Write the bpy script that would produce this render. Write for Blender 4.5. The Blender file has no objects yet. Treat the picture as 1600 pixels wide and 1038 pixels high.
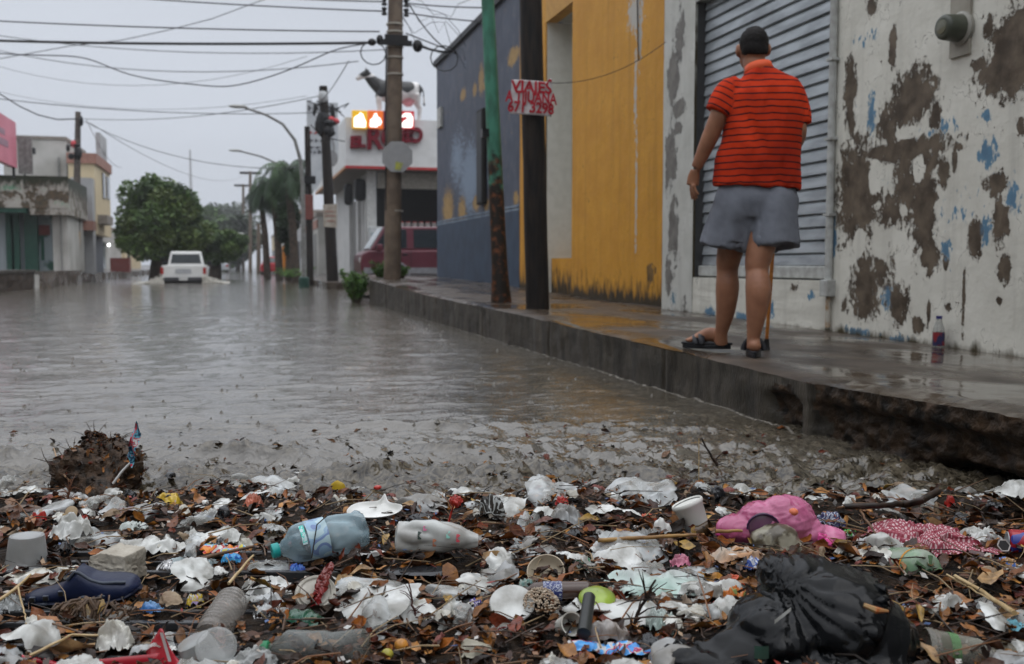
import bpy, bmesh, math, random
from mathutils import Vector, Matrix, noise
random.seed(11)
R = math.radians
C = bpy.context.scene.collection
sc = bpy.context.scene

# ------------------------------------------------------------------ camera
FPX = 1556.0            # focal length in pixels of a 1600 px wide frame
CAM_Z = 0.75
PITCH = math.atan(106 / FPX)
YAW = math.atan(430 * math.cos(PITCH) / FPX)
FW = Vector((math.sin(YAW) * math.cos(PITCH), math.cos(YAW) * math.cos(PITCH), -math.sin(PITCH)))
RI = Vector((math.cos(YAW), -math.sin(YAW), 0))
UP = RI.cross(FW)
FH = Vector((math.sin(YAW), math.cos(YAW), 0))
cam_data = bpy.data.cameras.new('camera')
cam = bpy.data.objects.new('camera', cam_data); C.objects.link(cam)
cam.location = (0, 0, CAM_Z)
cam.rotation_euler = (math.pi / 2 - PITCH, 0, -YAW)
cam_data.sensor_width = 36; cam_data.lens = 36 * FPX / 1600
cam_data.clip_start = 0.05; cam_data.clip_end = 3000
cam_data.dof.use_dof = True; cam_data.dof.focus_distance = 2.65; cam_data.dof.aperture_fstop = 4.6
sc.camera = cam

# ------------------------------------------------------------------ sky and light (overcast, raining)
world = bpy.data.worlds.new('World'); sc.world = world; world.use_nodes = True
wt = world.node_tree; wn = wt.nodes; wl = wt.links
for n in list(wn): wn.remove(n)
sky = wn.new('ShaderNodeTexSky'); sky.sky_type = 'NISHITA'; sky.sun_disc = False
sky.sun_elevation = R(62); sky.sun_rotation = R(-60); sky.dust_density = 6; sky.air_density = 1.5
hs = wn.new('ShaderNodeHueSaturation'); hs.inputs['Saturation'].default_value = 0.12
wl.new(sky.outputs[0], hs.inputs['Color'])
skm = wn.new('ShaderNodeVectorMath'); skm.operation = 'SCALE'; skm.inputs['Scale'].default_value = 0.05
wl.new(hs.outputs[0], skm.inputs[0])
tc = wn.new('ShaderNodeTexCoord'); sep = wn.new('ShaderNodeSeparateXYZ'); wl.new(tc.outputs['Generated'], sep.inputs[0])
rp = wn.new('ShaderNodeValToRGB'); rp.color_ramp.elements[0].position = 0.0; rp.color_ramp.elements[1].position = 1.0
rp.color_ramp.elements[0].color = (0.445, 0.48, 0.54, 1); rp.color_ramp.elements[1].color = (1.98, 2.05, 2.2, 1)
e = rp.color_ramp.elements.new(0.3); e.color = (0.49, 0.525, 0.59, 1)
wl.new(sep.outputs['Z'], rp.inputs[0])
cl = wn.new('ShaderNodeTexNoise'); cl.inputs['Scale'].default_value = 1.6; cl.inputs['Detail'].default_value = 4
cm = wn.new('ShaderNodeMapping'); cm.inputs['Scale'].default_value = (1, 1, 3.2)
wl.new(tc.outputs['Generated'], cm.inputs[0]); wl.new(cm.outputs[0], cl.inputs['Vector'])
cr = wn.new('ShaderNodeMapRange'); cr.inputs[3].default_value = 0.92; cr.inputs[4].default_value = 1.06
cr.inputs[1].default_value = 0.3; cr.inputs[2].default_value = 0.7
wl.new(cl.outputs[0], cr.inputs[0])
cs = wn.new('ShaderNodeVectorMath'); cs.operation = 'SCALE'; wl.new(rp.outputs[0], cs.inputs[0]); wl.new(cr.outputs[0], cs.inputs['Scale'])
mx = wn.new('ShaderNodeMix'); mx.data_type = 'RGBA'; mx.inputs[0].default_value = 0.88
wl.new(skm.outputs[0], mx.inputs[6]); wl.new(cs.outputs[0], mx.inputs[7])
bg = wn.new('ShaderNodeBackground'); bg.inputs['Strength'].default_value = 1.0
wl.new(mx.outputs[2], bg.inputs[0])
wo = wn.new('ShaderNodeOutputWorld'); wl.new(bg.outputs[0], wo.inputs[0])
sl = bpy.data.lights.new('sun', 'SUN'); sl.energy = 0.5; sl.angle = R(50); sl.color = (1, 0.98, 0.95)
sun = bpy.data.objects.new('sun', sl); C.objects.link(sun); sun.rotation_euler = (R(28), 0, R(60))
sc.view_settings.view_transform = 'Standard'; sc.view_settings.look = 'None'
sc.view_settings.exposure = 0.42; sc.view_settings.gamma = 1

# ------------------------------------------------------------------ picture measurements turned into places
def ray(x, y): return FW + RI * ((x - 800) / FPX) - UP * ((y - 519) / FPX)
O = Vector((0, 0, CAM_Z))
def PZ(x, y, z=0.0):
    r = ray(x, y); return O + r * ((z - CAM_Z) / r.z)
def PX(x, y, X):
    r = ray(x, y); return O + r * (X / r.x)
def PY(x, y, Y):
    r = ray(x, y); return O + r * (Y / r.y)
def PD(x, y, d): return O + ray(x, y) * d
def depth(p): return (Vector(p) - O).dot(FW)
def ppm(p): return FPX / depth(p)

def sstep(a, b, x):
    t = min(1, max(0, (x - a) / (b - a))); return t * t * (3 - 2 * t)
def interp(tab, x):
    if x <= tab[0][0]: return tab[0][1]
    for (a, va), (b, vb) in zip(tab, tab[1:]):
        if x <= b: return va + (vb - va) * (x - a) / (b - a)
    return tab[-1][1]
def N3(x, y, z=0.0): return noise.noise(Vector((x, y, z)))
def fbm(x, y, z=0.0, o=4): return noise.fractal(Vector((x, y, z)), 0.9, 2.1, o)
def ridge(x, y, z=0.0): return 1 - abs(noise.noise(Vector((x, y, z)))) * 2.2

# ------------------------------------------------------------------ materials
_m = {}
def mat(name, c, rough=0.5, c2=None, ns=8, bump=0.0, bs=30, metal=0.0, spec=0.28, alpha=1.0, coat=0.0, lo=0.38, hi=0.62,
        det=6, attr=None, emit=0.0, stretch=None, trans=0.0, sss=0.0):
    coat *= .35
    if name in _m: return _m[name]
    m = bpy.data.materials.new(name); m.use_nodes = True; _m[name] = m
    t = m.node_tree; n = t.nodes; l = t.links; b = n['Principled BSDF']
    b.inputs['Roughness'].default_value = rough; b.inputs['Metallic'].default_value = metal
    b.inputs['Specular IOR Level'].default_value = spec; b.inputs['Coat Weight'].default_value = coat
    b.inputs['Coat Roughness'].default_value = 0.08
    if sss: b.inputs['Subsurface Weight'].default_value = sss; b.inputs['Subsurface Scale'].default_value = 0.01
    co = n.new('ShaderNodeTexCoord'); mp = n.new('ShaderNodeMapping'); l.new(co.outputs['Object'], mp.inputs[0])
    if stretch: mp.inputs['Scale'].default_value = stretch
    if c2 is None: c2 = tuple(v * 0.78 for v in c)
    nz = n.new('ShaderNodeTexNoise'); nz.inputs['Scale'].default_value = ns; nz.inputs['Detail'].default_value = det
    l.new(mp.outputs[0], nz.inputs['Vector'])
    rmp = n.new('ShaderNodeValToRGB'); rmp.color_ramp.elements[0].position = lo; rmp.color_ramp.elements[1].position = hi
    rmp.color_ramp.elements[0].color = (*c2, 1); rmp.color_ramp.elements[1].color = (*c, 1)
    l.new(nz.outputs[0], rmp.inputs[0]); colout = rmp.outputs[0]
    if attr:
        a = n.new('ShaderNodeAttribute'); a.attribute_name = attr
        mu = n.new('ShaderNodeMix'); mu.data_type = 'RGBA'; mu.blend_type = 'MULTIPLY'; mu.inputs[0].default_value = 1
        l.new(a.outputs['Color'], mu.inputs[6]); l.new(colout, mu.inputs[7]); colout = mu.outputs[2]
    l.new(colout, b.inputs['Base Color'])
    if emit: l.new(colout, b.inputs['Emission Color']); b.inputs['Emission Strength'].default_value = emit
    if bump:
        n2 = n.new('ShaderNodeTexNoise'); n2.inputs['Scale'].default_value = bs; n2.inputs['Detail'].default_value = 5
        l.new(mp.outputs[0], n2.inputs['Vector'])
        bp = n.new('ShaderNodeBump'); bp.inputs['Strength'].default_value = 1; bp.inputs['Distance'].default_value = bump
        l.new(n2.outputs[0], bp.inputs['Height']); l.new(bp.outputs[0], b.inputs['Normal'])
        if coat: l.new(bp.outputs[0], b.inputs['Coat Normal'])
    if trans: b.inputs['Transmission Weight'].default_value = trans
    if alpha < 1:
        tr = n.new('ShaderNodeBsdfTransparent'); ms = n.new('ShaderNodeMixShader')
        lw = n.new('ShaderNodeLayerWeight'); lw.inputs[0].default_value = 0.35
        mr = n.new('ShaderNodeMapRange'); mr.inputs[3].default_value = alpha; mr.inputs[4].default_value = min(1, alpha + 0.38)
        l.new(lw.outputs['Facing'], mr.inputs[0]); l.new(mr.outputs[0], ms.inputs[0])
        l.new(tr.outputs[0], ms.inputs[1]); l.new(b.outputs[0], ms.inputs[2])
        l.new(ms.outputs[0], n['Material Output'].inputs[0])
    return m

# ------------------------------------------------------------------ mesh collector
class MB:
    def __init__(s): s.v = []; s.f = []; s.mi = []; s.cur = 0; s.col = []; s.c = (1, 1, 1, 1); s.usecol = False
    def add(s, vs, fs):
        o = len(s.v); s.v += [tuple(v) for v in vs]; s.col += [s.c] * len(vs)
        s.f += [tuple(i + o for i in f) for f in fs]; s.mi += [s.cur] * len(fs); return s
    def box(s, x0, x1, y0, y1, z0, z1):
        return s.add([(x, y, z) for z in (z0, z1) for y in (y0, y1) for x in (x0, x1)],
                     [(0, 2, 3, 1), (4, 5, 7, 6), (0, 1, 5, 4), (2, 6, 7, 3), (0, 4, 6, 2), (1, 3, 7, 5)])
    def hexa(s, p): return s.add(p, [(0, 3, 2, 1), (4, 5, 6, 7), (0, 1, 5, 4), (1, 2, 6, 5), (2, 3, 7, 6), (3, 0, 4, 7)])
    def tube(s, pts, r, seg=8, cap=True):
        pts = [Vector(p) for p in pts]; n = len(pts)
        rr = r if isinstance(r, (list, tuple)) else [r] * n
        vs = []; fs = []; up = None
        for i, p in enumerate(pts):
            t = (pts[min(i + 1, n - 1)] - pts[max(i - 1, 0)]).normalized()
            if up is None: up = Vector((0, 0, 1)) if abs(t.z) < 0.75 else Vector((0, 1, 0))
            a = t.cross(up).normalized(); b = a.cross(t).normalized(); up = b
            ri = rr[i]; ra, rb = ri if isinstance(ri, (list, tuple)) else (ri, ri)
            for k in range(seg):
                g = 2 * math.pi * k / seg; vs.append(p + a * (ra * math.cos(g)) + b * (rb * math.sin(g)))
        for i in range(n - 1):
            for k in range(seg):
                k2 = (k + 1) % seg; fs.append((i * seg + k, i * seg + k2, (i + 1) * seg + k2, (i + 1) * seg + k))
        if cap: fs.append(tuple(range(seg - 1, -1, -1))); fs.append(tuple((n - 1) * seg + k for k in range(seg)))
        return s.add(vs, fs)
    def stube(s, pts, r, seg=16, k=5):          # tube through smoothly interpolated centres and radii
        P = [Vector(p) for p in pts]; Q = [Vector(x if isinstance(x, (tuple, list)) else (x, x)) for x in r]; n = len(P); A = []; B = []
        def cr(L, i, t):
            a, b, c, d = L[max(i - 1, 0)], L[i], L[i + 1], L[min(i + 2, n - 1)]
            return .5 * ((2 * b) + (c - a) * t + (2 * a - 5 * b + 4 * c - d) * t * t + (3 * b - a - 3 * c + d) * t * t * t)
        for i in range(n - 1):
            for j in range(k): A.append(cr(P, i, j / k)); B.append(tuple(cr(Q, i, j / k)))
        return s.tube(A + [P[-1]], B + [tuple(Q[-1])], seg)
    def lathe(s, prof, seg=24, ell=1.0, closed=True):
        vs = []; fs = []
        for (z, r) in prof:
            for k in range(seg):
                g = 2 * math.pi * k / seg; vs.append((r * math.cos(g), r * ell * math.sin(g), z))
        for i in range(len(prof) - 1):
            for k in range(seg):
                k2 = (k + 1) % seg; fs.append((i * seg + k, i * seg + k2, (i + 1) * seg + k2, (i + 1) * seg + k))
        if closed:
            fs.append(tuple(range(seg - 1, -1, -1))); fs.append(tuple((len(prof) - 1) * seg + k for k in range(seg)))
        return s.add(vs, fs)
    def ball(s, c, r, seg=14, rings=9):
        c = Vector(c); rx, ry, rz = r if isinstance(r, (tuple, list)) else (r, r, r)
        vs = [c + Vector((0, 0, -rz))]
        for i in range(1, rings):
            a = -math.pi / 2 + math.pi * i / rings
            for k in range(seg):
                g = 2 * math.pi * k / seg
                vs.append(c + Vector((rx * math.cos(a) * math.cos(g), ry * math.cos(a) * math.sin(g), rz * math.sin(a))))
        vs.append(c + Vector((0, 0, rz))); fs = []
        for k in range(seg): fs.append((0, 1 + (k + 1) % seg, 1 + k))
        for i in range(rings - 2):
            for k in range(seg):
                a = 1 + i * seg; k2 = (k + 1) % seg; fs.append((a + k, a + k2, a + seg + k2, a + seg + k))
        e = len(vs) - 1; a = 1 + (rings - 2) * seg
        for k in range(seg): fs.append((a + k, a + (k + 1) % seg, e))
        return s.add(vs, fs)
    def grid(s, nu, nv, fn):
        vs = [fn(i / nu, j / nv) for j in range(nv + 1) for i in range(nu + 1)]
        w = nu + 1
        return s.add(vs, [(j * w + i, j * w + i + 1, (j + 1) * w + i + 1, (j + 1) * w + i) for j in range(nv) for i in range(nu)])
    def prism(s, poly, y0, y1):            # outline in (x, z), extruded along y
        n = len(poly)
        vs = [(x, y0, z) for x, z in poly] + [(x, y1, z) for x, z in poly]
        return s.add(vs, [tuple(range(n)), tuple(range(2 * n - 1, n - 1, -1))] + [((i + 1) % n, i, n + i, n + (i + 1) % n) for i in range(n)])
    def xform(s, M, start=0):
        for i in range(start, len(s.v)): s.v[i] = tuple(M @ Vector(s.v[i]))
        return s
    def warp(s, fn, start=0):
        for i in range(start, len(s.v)): s.v[i] = tuple(fn(Vector(s.v[i])))
        return s
    def build(s, name, m, parent=None, smooth=False, bevel=0.0, solid=0.0, sub=0):
        me = bpy.data.meshes.new(name); me.from_pydata(s.v, [], s.f); me.update()
        ms = m if isinstance(m, (list, tuple)) else [m]
        for x in ms: me.materials.append(x)
        if len(ms) > 1:
            for p, i in zip(me.polygons, s.mi): p.material_index = i
        if s.usecol:
            a = me.color_attributes.new('tint', 'FLOAT_COLOR', 'POINT')
            a.data.foreach_set('color', [k for c in s.col for k in c])
        bm = bmesh.new(); bm.from_mesh(me)
        if not solid and len(s.f) < 60000: bmesh.ops.recalc_face_normals(bm, faces=bm.faces)
        if smooth:
            for f in bm.faces: f.smooth = True
            for e in bm.edges:
                if len(e.link_faces) == 2 and e.calc_face_angle(0) > R(50): e.smooth = False
        bm.to_mesh(me); bm.free()
        o = bpy.data.objects.new(name, me); C.objects.link(o)
        if parent: o.parent = parent
        if bevel: b = o.modifiers.new('bevel', 'BEVEL'); b.width = bevel; b.segments = 2; b.limit_method = 'ANGLE'
        if solid: b = o.modifiers.new('solid', 'SOLIDIFY'); b.thickness = solid
        if sub: b = o.modifiers.new('sub', 'SUBSURF'); b.levels = sub; b.render_levels = sub
        return o
def tag(o, label, cat, group=None, kind=None):
    o['label'] = label; o['category'] = cat
    if group: o['group'] = group
    if kind: o['kind'] = kind
    return o
def thing(name, label, cat, loc=(0, 0, 0), rz=0.0, group=None, M=None):
    o = bpy.data.objects.new(name, None); C.objects.link(o); o.empty_display_size = 0.1
    if M is not None: o.matrix_world = M
    else: o.location = loc; o.rotation_euler = (0, 0, rz)
    return tag(o, label, cat, group)
def struct(o): o['kind'] = 'structure'; return o
def copy_tree(o, parent=None):
    c = o.copy(); C.objects.link(c); c.parent = parent
    for ch in list(o.children): copy_tree(ch, c)
    return c
def between(A, B, roll=0.0):
    A = Vector(A); B = Vector(B); z = (B - A).normalized()
    x = Vector((0, 0, 1)).cross(z)
    x = Vector((1, 0, 0)) if x.length < 1e-4 else x.normalized()
    y = z.cross(x)
    M = Matrix(((x.x, y.x, z.x, A.x), (x.y, y.y, z.y, A.y), (x.z, y.z, z.z, A.z), (0, 0, 0, 1)))
    return M @ Matrix.Rotation(roll, 4, 'Z')
def setattr_f(o, name, vals):
    a = o.data.attributes.new(name, 'FLOAT', 'POINT'); a.data.foreach_set('value', vals)
def remeshed(mb, vox, smooth=3, fac=0.5):
    o = mb.build('tmp', mat('tmp', (1, 1, 1)))
    r = o.modifiers.new('r', 'REMESH'); r.mode = 'VOXEL'; r.voxel_size = vox; r.use_smooth_shade = True
    if smooth: s = o.modifiers.new('s', 'SMOOTH'); s.iterations = smooth; s.factor = fac
    dg = bpy.context.evaluated_depsgraph_get(); dg.update()
    me = bpy.data.meshes.new_from_object(o.evaluated_get(dg))
    bpy.data.objects.remove(o); me.materials.clear()
    for p in me.polygons: p.use_smooth = True
    return me
def mesh_obj(name, me, m, parent=None):
    me.name = name
    for x in (m if isinstance(m, (list, tuple)) else [m]): me.materials.append(x)
    o = bpy.data.objects.new(name, me); C.objects.link(o)
    if parent: o.parent = parent
    return o
def text_obj(name, body, size, depth_, m, parent, M, shear=0.0, bold=0.0, width=1.0):
    cu = bpy.data.curves.new('t', 'FONT'); cu.body = body; cu.size = size; cu.extrude = depth_; cu.shear = shear
    cu.offset = bold; cu.align_x = 'CENTER'; cu.align_y = 'CENTER'; cu.resolution_u = 3
    o = bpy.data.objects.new('t', cu); C.objects.link(o)
    dg = bpy.context.evaluated_depsgraph_get(); dg.update()
    me = bpy.data.meshes.new_from_object(o.evaluated_get(dg)); bpy.data.objects.remove(o)
    for v in me.vertices: v.co = M @ Vector((v.co.x * width, v.co.y, v.co.z))
    return mesh_obj(name, me, m, parent)
# ================================================================== THE SETTING
ZK = [(1.0, .27), (2.7, .265), (3.9, .235), (4.8, .25), (7.5, .29), (9, .31), (13, .34), (19, .46), (24, .5)]
KX = 2.45; WX = 4.45
def pave_z(x, y): return interp(ZK, y) - 0.05 * min(1, max(0, (x - KX) / 2))

m_ground = mat('wet_ground', (.05, .045, .04), .5)
struct(MB().add([(-900, -300, -.5), (900, -300, -.5), (900, 1500, -.5), (-900, 1500, -.5)], [(0, 1, 2, 3)]).build('ground', m_ground))

# ---- flood water
def water_mat():
    m = bpy.data.materials.new('flood_water'); m.use_nodes = True
    t = m.node_tree; n = t.nodes; l = t.links; b = n['Principled BSDF']
    b.inputs['Roughness'].default_value = 0.06; b.inputs['IOR'].default_value = 1.7
    geo = n.new('ShaderNodeNewGeometry')
    nz = n.new('ShaderNodeTexNoise'); nz.inputs['Scale'].default_value = 1.3; nz.inputs['Detail'].default_value = 5
    l.new(geo.outputs['Position'], nz.inputs['Vector'])
    r = n.new('ShaderNodeValToRGB'); r.color_ramp.elements[0].position = .3; r.color_ramp.elements[1].position = .7
    r.color_ramp.elements[0].color = (.055, .046, .034, 1); r.color_ramp.elements[1].color = (.105, .094, .076, 1)
    l.new(nz.outputs[0], r.inputs[0])
    fo = n.new('ShaderNodeAttribute'); fo.attribute_name = 'foam'
    n3 = n.new('ShaderNodeTexNoise'); n3.inputs['Scale'].default_value = 45; n3.inputs['Detail'].default_value = 4
    l.new(geo.outputs['Position'], n3.inputs['Vector'])
    mu = n.new('ShaderNodeMath'); mu.operation = 'MULTIPLY'; l.new(fo.outputs['Fac'], mu.inputs[0]); l.new(n3.outputs[0], mu.inputs[1])
    mr = n.new('ShaderNodeMapRange'); mr.inputs[1].default_value = .34; mr.inputs[2].default_value = .6; l.new(mu.outputs[0], mr.inputs[0])
    mc = n.new('ShaderNodeMix'); mc.data_type = 'RGBA'; mc.inputs[7].default_value = (.24, .22, .19, 1)
    ch = n.new('ShaderNodeAttribute'); ch.attribute_name = 'churn'
    n4 = n.new('ShaderNodeTexNoise'); n4.inputs['Scale'].default_value = 26; n4.inputs['Detail'].default_value = 6; n4.inputs['Distortion'].default_value = 1.5; l.new(geo.outputs['Position'], n4.inputs['Vector'])
    r4 = n.new('ShaderNodeValToRGB'); r4.color_ramp.elements[0].position = .36; r4.color_ramp.elements[1].position = .66
    r4.color_ramp.elements[0].color = (.012, .009, .005, 1); r4.color_ramp.elements[1].color = (.105, .088, .062, 1); l.new(n4.outputs[0], r4.inputs[0])
    m4 = n.new('ShaderNodeMix'); m4.data_type = 'RGBA'; l.new(ch.outputs['Fac'], m4.inputs[0]); l.new(r.outputs[0], m4.inputs[6]); l.new(r4.outputs[0], m4.inputs[7])
    q1 = n.new('ShaderNodeMapRange'); q1.inputs[3].default_value = .5; q1.inputs[4].default_value = .24; l.new(ch.outputs['Fac'], q1.inputs[0]); l.new(q1.outputs[0], b.inputs['Specular IOR Level'])
    q2 = n.new('ShaderNodeMapRange'); q2.inputs[3].default_value = .06; q2.inputs[4].default_value = .1; l.new(ch.outputs['Fac'], q2.inputs[0]); l.new(q2.outputs[0], b.inputs['Roughness'])
    l.new(mr.outputs[0], mc.inputs[0]); l.new(m4.outputs[2], mc.inputs[6]); l.new(mc.outputs[2], b.inputs['Base Color'])
    # ripples: short chop running across the street, finer rain chop
    mp = n.new('ShaderNodeMapping'); mp.inputs['Scale'].default_value = (1.0, 2.5, 1); mp.inputs['Rotation'].default_value = (0, 0, R(6))
    l.new(geo.outputs['Position'], mp.inputs[0])
    a1 = n.new('ShaderNodeTexNoise'); a1.inputs['Scale'].default_value = 5.5; a1.inputs['Detail'].default_value = 5
    a1.inputs['Distortion'].default_value = .8
    a2 = n.new('ShaderNodeTexNoise'); a2.inputs['Scale'].default_value = 30; a2.inputs['Detail'].default_value = 3
    vo = n.new('ShaderNodeTexVoronoi'); vo.inputs['Scale'].default_value = 16
    for q in (a1, a2): l.new(mp.outputs[0], q.inputs['Vector'])
    l.new(geo.outputs['Position'], vo.inputs['Vector'])
    w = n.new('ShaderNodeMath'); w.operation = 'MULTIPLY'; w.inputs[1].default_value = 26; l.new(vo.outputs['Distance'], w.inputs[0])
    si = n.new('ShaderNodeMath'); si.operation = 'SINE'; l.new(w.outputs[0], si.inputs[0])
    b1 = n.new('ShaderNodeBump'); b1.inputs['Distance'].default_value = .009; l.new(a1.outputs[0], b1.inputs['Height'])
    b2 = n.new('ShaderNodeBump'); b2.inputs['Distance'].default_value = .0019; l.new(a2.outputs[0], b2.inputs['Height']); l.new(b1.outputs[0], b2.inputs['Normal'])
    b3 = n.new('ShaderNodeBump'); b3.inputs['Distance'].default_value = .0003; l.new(si.outputs[0], b3.inputs['Height']); l.new(b2.outputs[0], b3.inputs['Normal'])
    l.new(b3.outputs[0], b.inputs['Normal'])
    return m
m_water = water_mat()
# swells: (u across the view, v along it, half width, half depth, height)
SW = [(-1.13, 3.86, .24, .10, .050), (-.34, 3.92, .27, .10, .042), (-1.9, 3.8, .25, .1, .045), (.35, 3.8, .2, .08, .035), (.15, 3.55, .3, .07, .035), (-.5, 3.5, .2, .06, .03), (1.2, 3.7, .35, .09, .03),
      (-.35, 4.62, 1.0, .07, .022), (.6, 4.55, .8, .08, .024), (.9, 3.5, .3, .07, .035), (.7, 4.1, .4, .07, .02)]
def water_h(x, y):
    p = Vector((x, y, 0)); u = p.dot(RI); v = p.dot(FH)
    near = 1 - sstep(4.4, 5.4, v + .25 * N3(u * .8, 3.1))
    mid = 1 - sstep(5, 22, v)
    h = .0055 * fbm(x * 2.4, y * 5.5, 2.0, 4) * (.5 + 1.8 * mid)
    h += .006 * N3(x * .5, y * 1.3, 4.0) * 1.2
    if near > 0:
        q = fbm(x * 5.5, y * 8, 7.7, 5)
        h += near * (.026 * q + .030 * (abs(noise.noise(Vector((x * 8, y * 12, 1.5)))) - .2) + .022 * abs(N3(x * 19, y * 25, 3)) + .009 * N3(x * 46, y * 56, 6)) * (.45 + .75 * sstep(4.6, 3.6, v)) - near * .016
    if v < 8:
        for (a, b, wu, wv, hh) in SW:
            d = ((u - a) / wu) ** 2
            if d < 3:
                dv = (v - b - .05 * N3(u * 3, b)) / wv; dv = dv * 2.6 if dv < 0 else dv * .8
                if abs(dv) < 3: h += hh * math.exp(-d) * math.exp(-dv * dv) * (1 + .4 * N3(x * 14, y * 14, 5))
    return h
def water_sheet(x0, x1, y0, y1, nx, ny, pw=1.0):
    mb = MB(); ys = [y0 + (y1 - y0) * (j / ny) ** pw for j in range(ny + 1)]
    for j, y in enumerate(ys):
        for i in range(nx + 1):
            x = x0 + (x1 - x0) * i / nx; mb.v.append((x, y, water_h(x, y)))
    w = nx + 1
    mb.f = [(j * w + i, j * w + i + 1, (j + 1) * w + i + 1, (j + 1) * w + i) for j in range(ny) for i in range(nx)]
    mb.mi = [0] * len(mb.f)
    o = mb.build('water', m_water); o.data.polygons.foreach_set('use_smooth', [True] * len(o.data.polygons))
    fo = []; cu = []
    for (x, y, z) in mb.v:
        p = Vector((x, y, 0)); v = p.dot(FH)
        f = max(0, (z - .012)) * 8 * (1 - sstep(4.6, 5.6, v))
        f += 1.25 * math.exp(-((x - KX + .015) / .022) ** 2) * sstep(3.5, 4.2, y) * (1 - sstep(12, 18, y))
        tr = ((x + 2.0) / 1.9) ** 2 + ((y - 41) / 1.9) ** 2
        f += 1.3 * math.exp(-tr) if tr < 6 else 0
        u = p.dot(RI); nn = N3(u * 3.1, v * 4.7, 8.0) * .5 + N3(u * 11, v * 15, 2.0) * .35
        k = sstep(3.95, 3.45, v + .5 * nn) + .9 * math.exp(-((v - 4.58 - .1 * N3(u * 2, 1.1)) / .16) ** 2) * sstep(-.05, .35, nn + .12) + .8 * sstep(.05, -.25, x - KX + .35 + .25 * nn) * 0
        k += .7 * sstep(1.35, 2.1, x + .4 * nn) * (1 - sstep(5.5, 8.5, y)) + sstep(.012, .05, z) * .8
        cu.append(max(0, min(1, k)))
        fo.append(min(1.3, f))
    setattr_f(o, 'foam', fo); setattr_f(o, 'churn', cu); return struct(o)
water_sheet(-2.6, 2.75, 1.0, 6.4, 340, 360)
water_sheet(-9, 2.75, 6.4, 46, 300, 420, 1.7)
far = MB().add([(-9, 46, 0), (60, 46, 0), (60, 900, 0), (-9, 900, 0)], [(0, 1, 2, 3)])
far.add([(2.75, 24.1, 0), (60, 24.1, 0), (60, 46, 0), (2.75, 46, 0)], [(0, 1, 2, 3)])
struct(far.build('water', m_water))

# ---- pavement and kerb, right side
def pave_mat():
    m = bpy.data.materials.new('wet_concrete'); m.use_nodes = True
    t = m.node_tree; n = t.nodes; l = t.links; b = n['Principled BSDF']
    geo = n.new('ShaderNodeNewGeometry')
    def nz(s, d=6, sc_=(1, 1, 1)):
        mp = n.new('ShaderNodeMapping'); mp.inputs['Scale'].default_value = sc_; l.new(geo.outputs['Position'], mp.inputs[0])
        q = n.new('ShaderNodeTexNoise'); q.inputs['Scale'].default_value = s; q.inputs['Detail'].default_value = d; l.new(mp.outputs[0], q.inputs['Vector']); return q
    a = nz(3.5); r = n.new('ShaderNodeValToRGB'); r.color_ramp.elements[0].position = .3; r.color_ramp.elements[1].position = .72
    r.color_ramp.elements[0].color = (.030, .020, .013, 1); r.color_ramp.elements[1].color = (.105, .078, .055, 1)
    l.new(a.outputs[0], r.inputs[0])
    f = nz(60, 4); mu = n.new('ShaderNodeMix'); mu.data_type = 'RGBA'; mu.blend_type = 'MULTIPLY'; mu.inputs[0].default_value = .6
    l.new(r.outputs[0], mu.inputs[6]); l.new(f.outputs[0], mu.inputs[7]); l.new(mu.outputs[2], b.inputs['Base Color'])
    g = nz(1.7, 4, (1, .7, 1)); r2 = n.new('ShaderNodeMapRange'); r2.inputs[1].default_value = .4; r2.inputs[2].default_value = .6
    r2.inputs[3].default_value = .07; r2.inputs[4].default_value = .5; l.new(g.outputs[0], r2.inputs[0]); l.new(r2.outputs[0], b.inputs['Roughness'])
    h = nz(45, 6); bp = n.new('ShaderNodeBump'); bp.inputs['Distance'].default_value = .004; l.new(h.outputs[0], bp.inputs['Height'])
    l.new(r2.outputs[0], bp.inputs['Strength']); l.new(bp.outputs[0], b.inputs['Normal'])
    return m
m_pave = pave_mat()
m_kerb = mat('kerb_concrete', (.072, .062, .048), .45, c2=(.012, .010, .007), ns=4, bump=.008, bs=40, stretch=(2, 2.6, .7), lo=.34, hi=.7)
m_rock = mat('broken_kerb_rock', (.060, .034, .017), .6, c2=(.005, .0035, .002), ns=14, bump=.02, bs=30, lo=.36, hi=.7)
m_dark = mat('dark_hollow', (.012, .010, .008), .6)
def kerb_edge(y):
    j = .018 * fbm(y * 1.7, 9.1) + .012 * N3(y * 6, 2.2)
    return KX + j + (.03 * N3(y * 9, 5.5) if y < 3.9 else 0) + .18 * sstep(3.0, 2.0, y) * 0
def pv():
    mb = MB(); ny = 420; nx = 44
    def fn(u, v):
        y = 1.2 + 23 * v ** 1.4; x = kerb_edge(y) + (4.62 - kerb_edge(y)) * u
        z = pave_z(x, y) + .006 * fbm(x * 2.3, y * 1.9, 4.0) + .0025 * N3(x * 14, y * 14)
        if u < .02: z -= .012 + .012 * abs(N3(y * 11, 1))
        if y < 3.9 and u < .06: z -= .01 * (1 + N3(y * 15, 3))
        return (x, y, z)
    mb.grid(nx, ny, fn)
    o = mb.build('pavement', m_pave); o.data.polygons.foreach_set('use_smooth', [True] * len(o.data.polygons))
    return struct(o)
pv()
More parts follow.
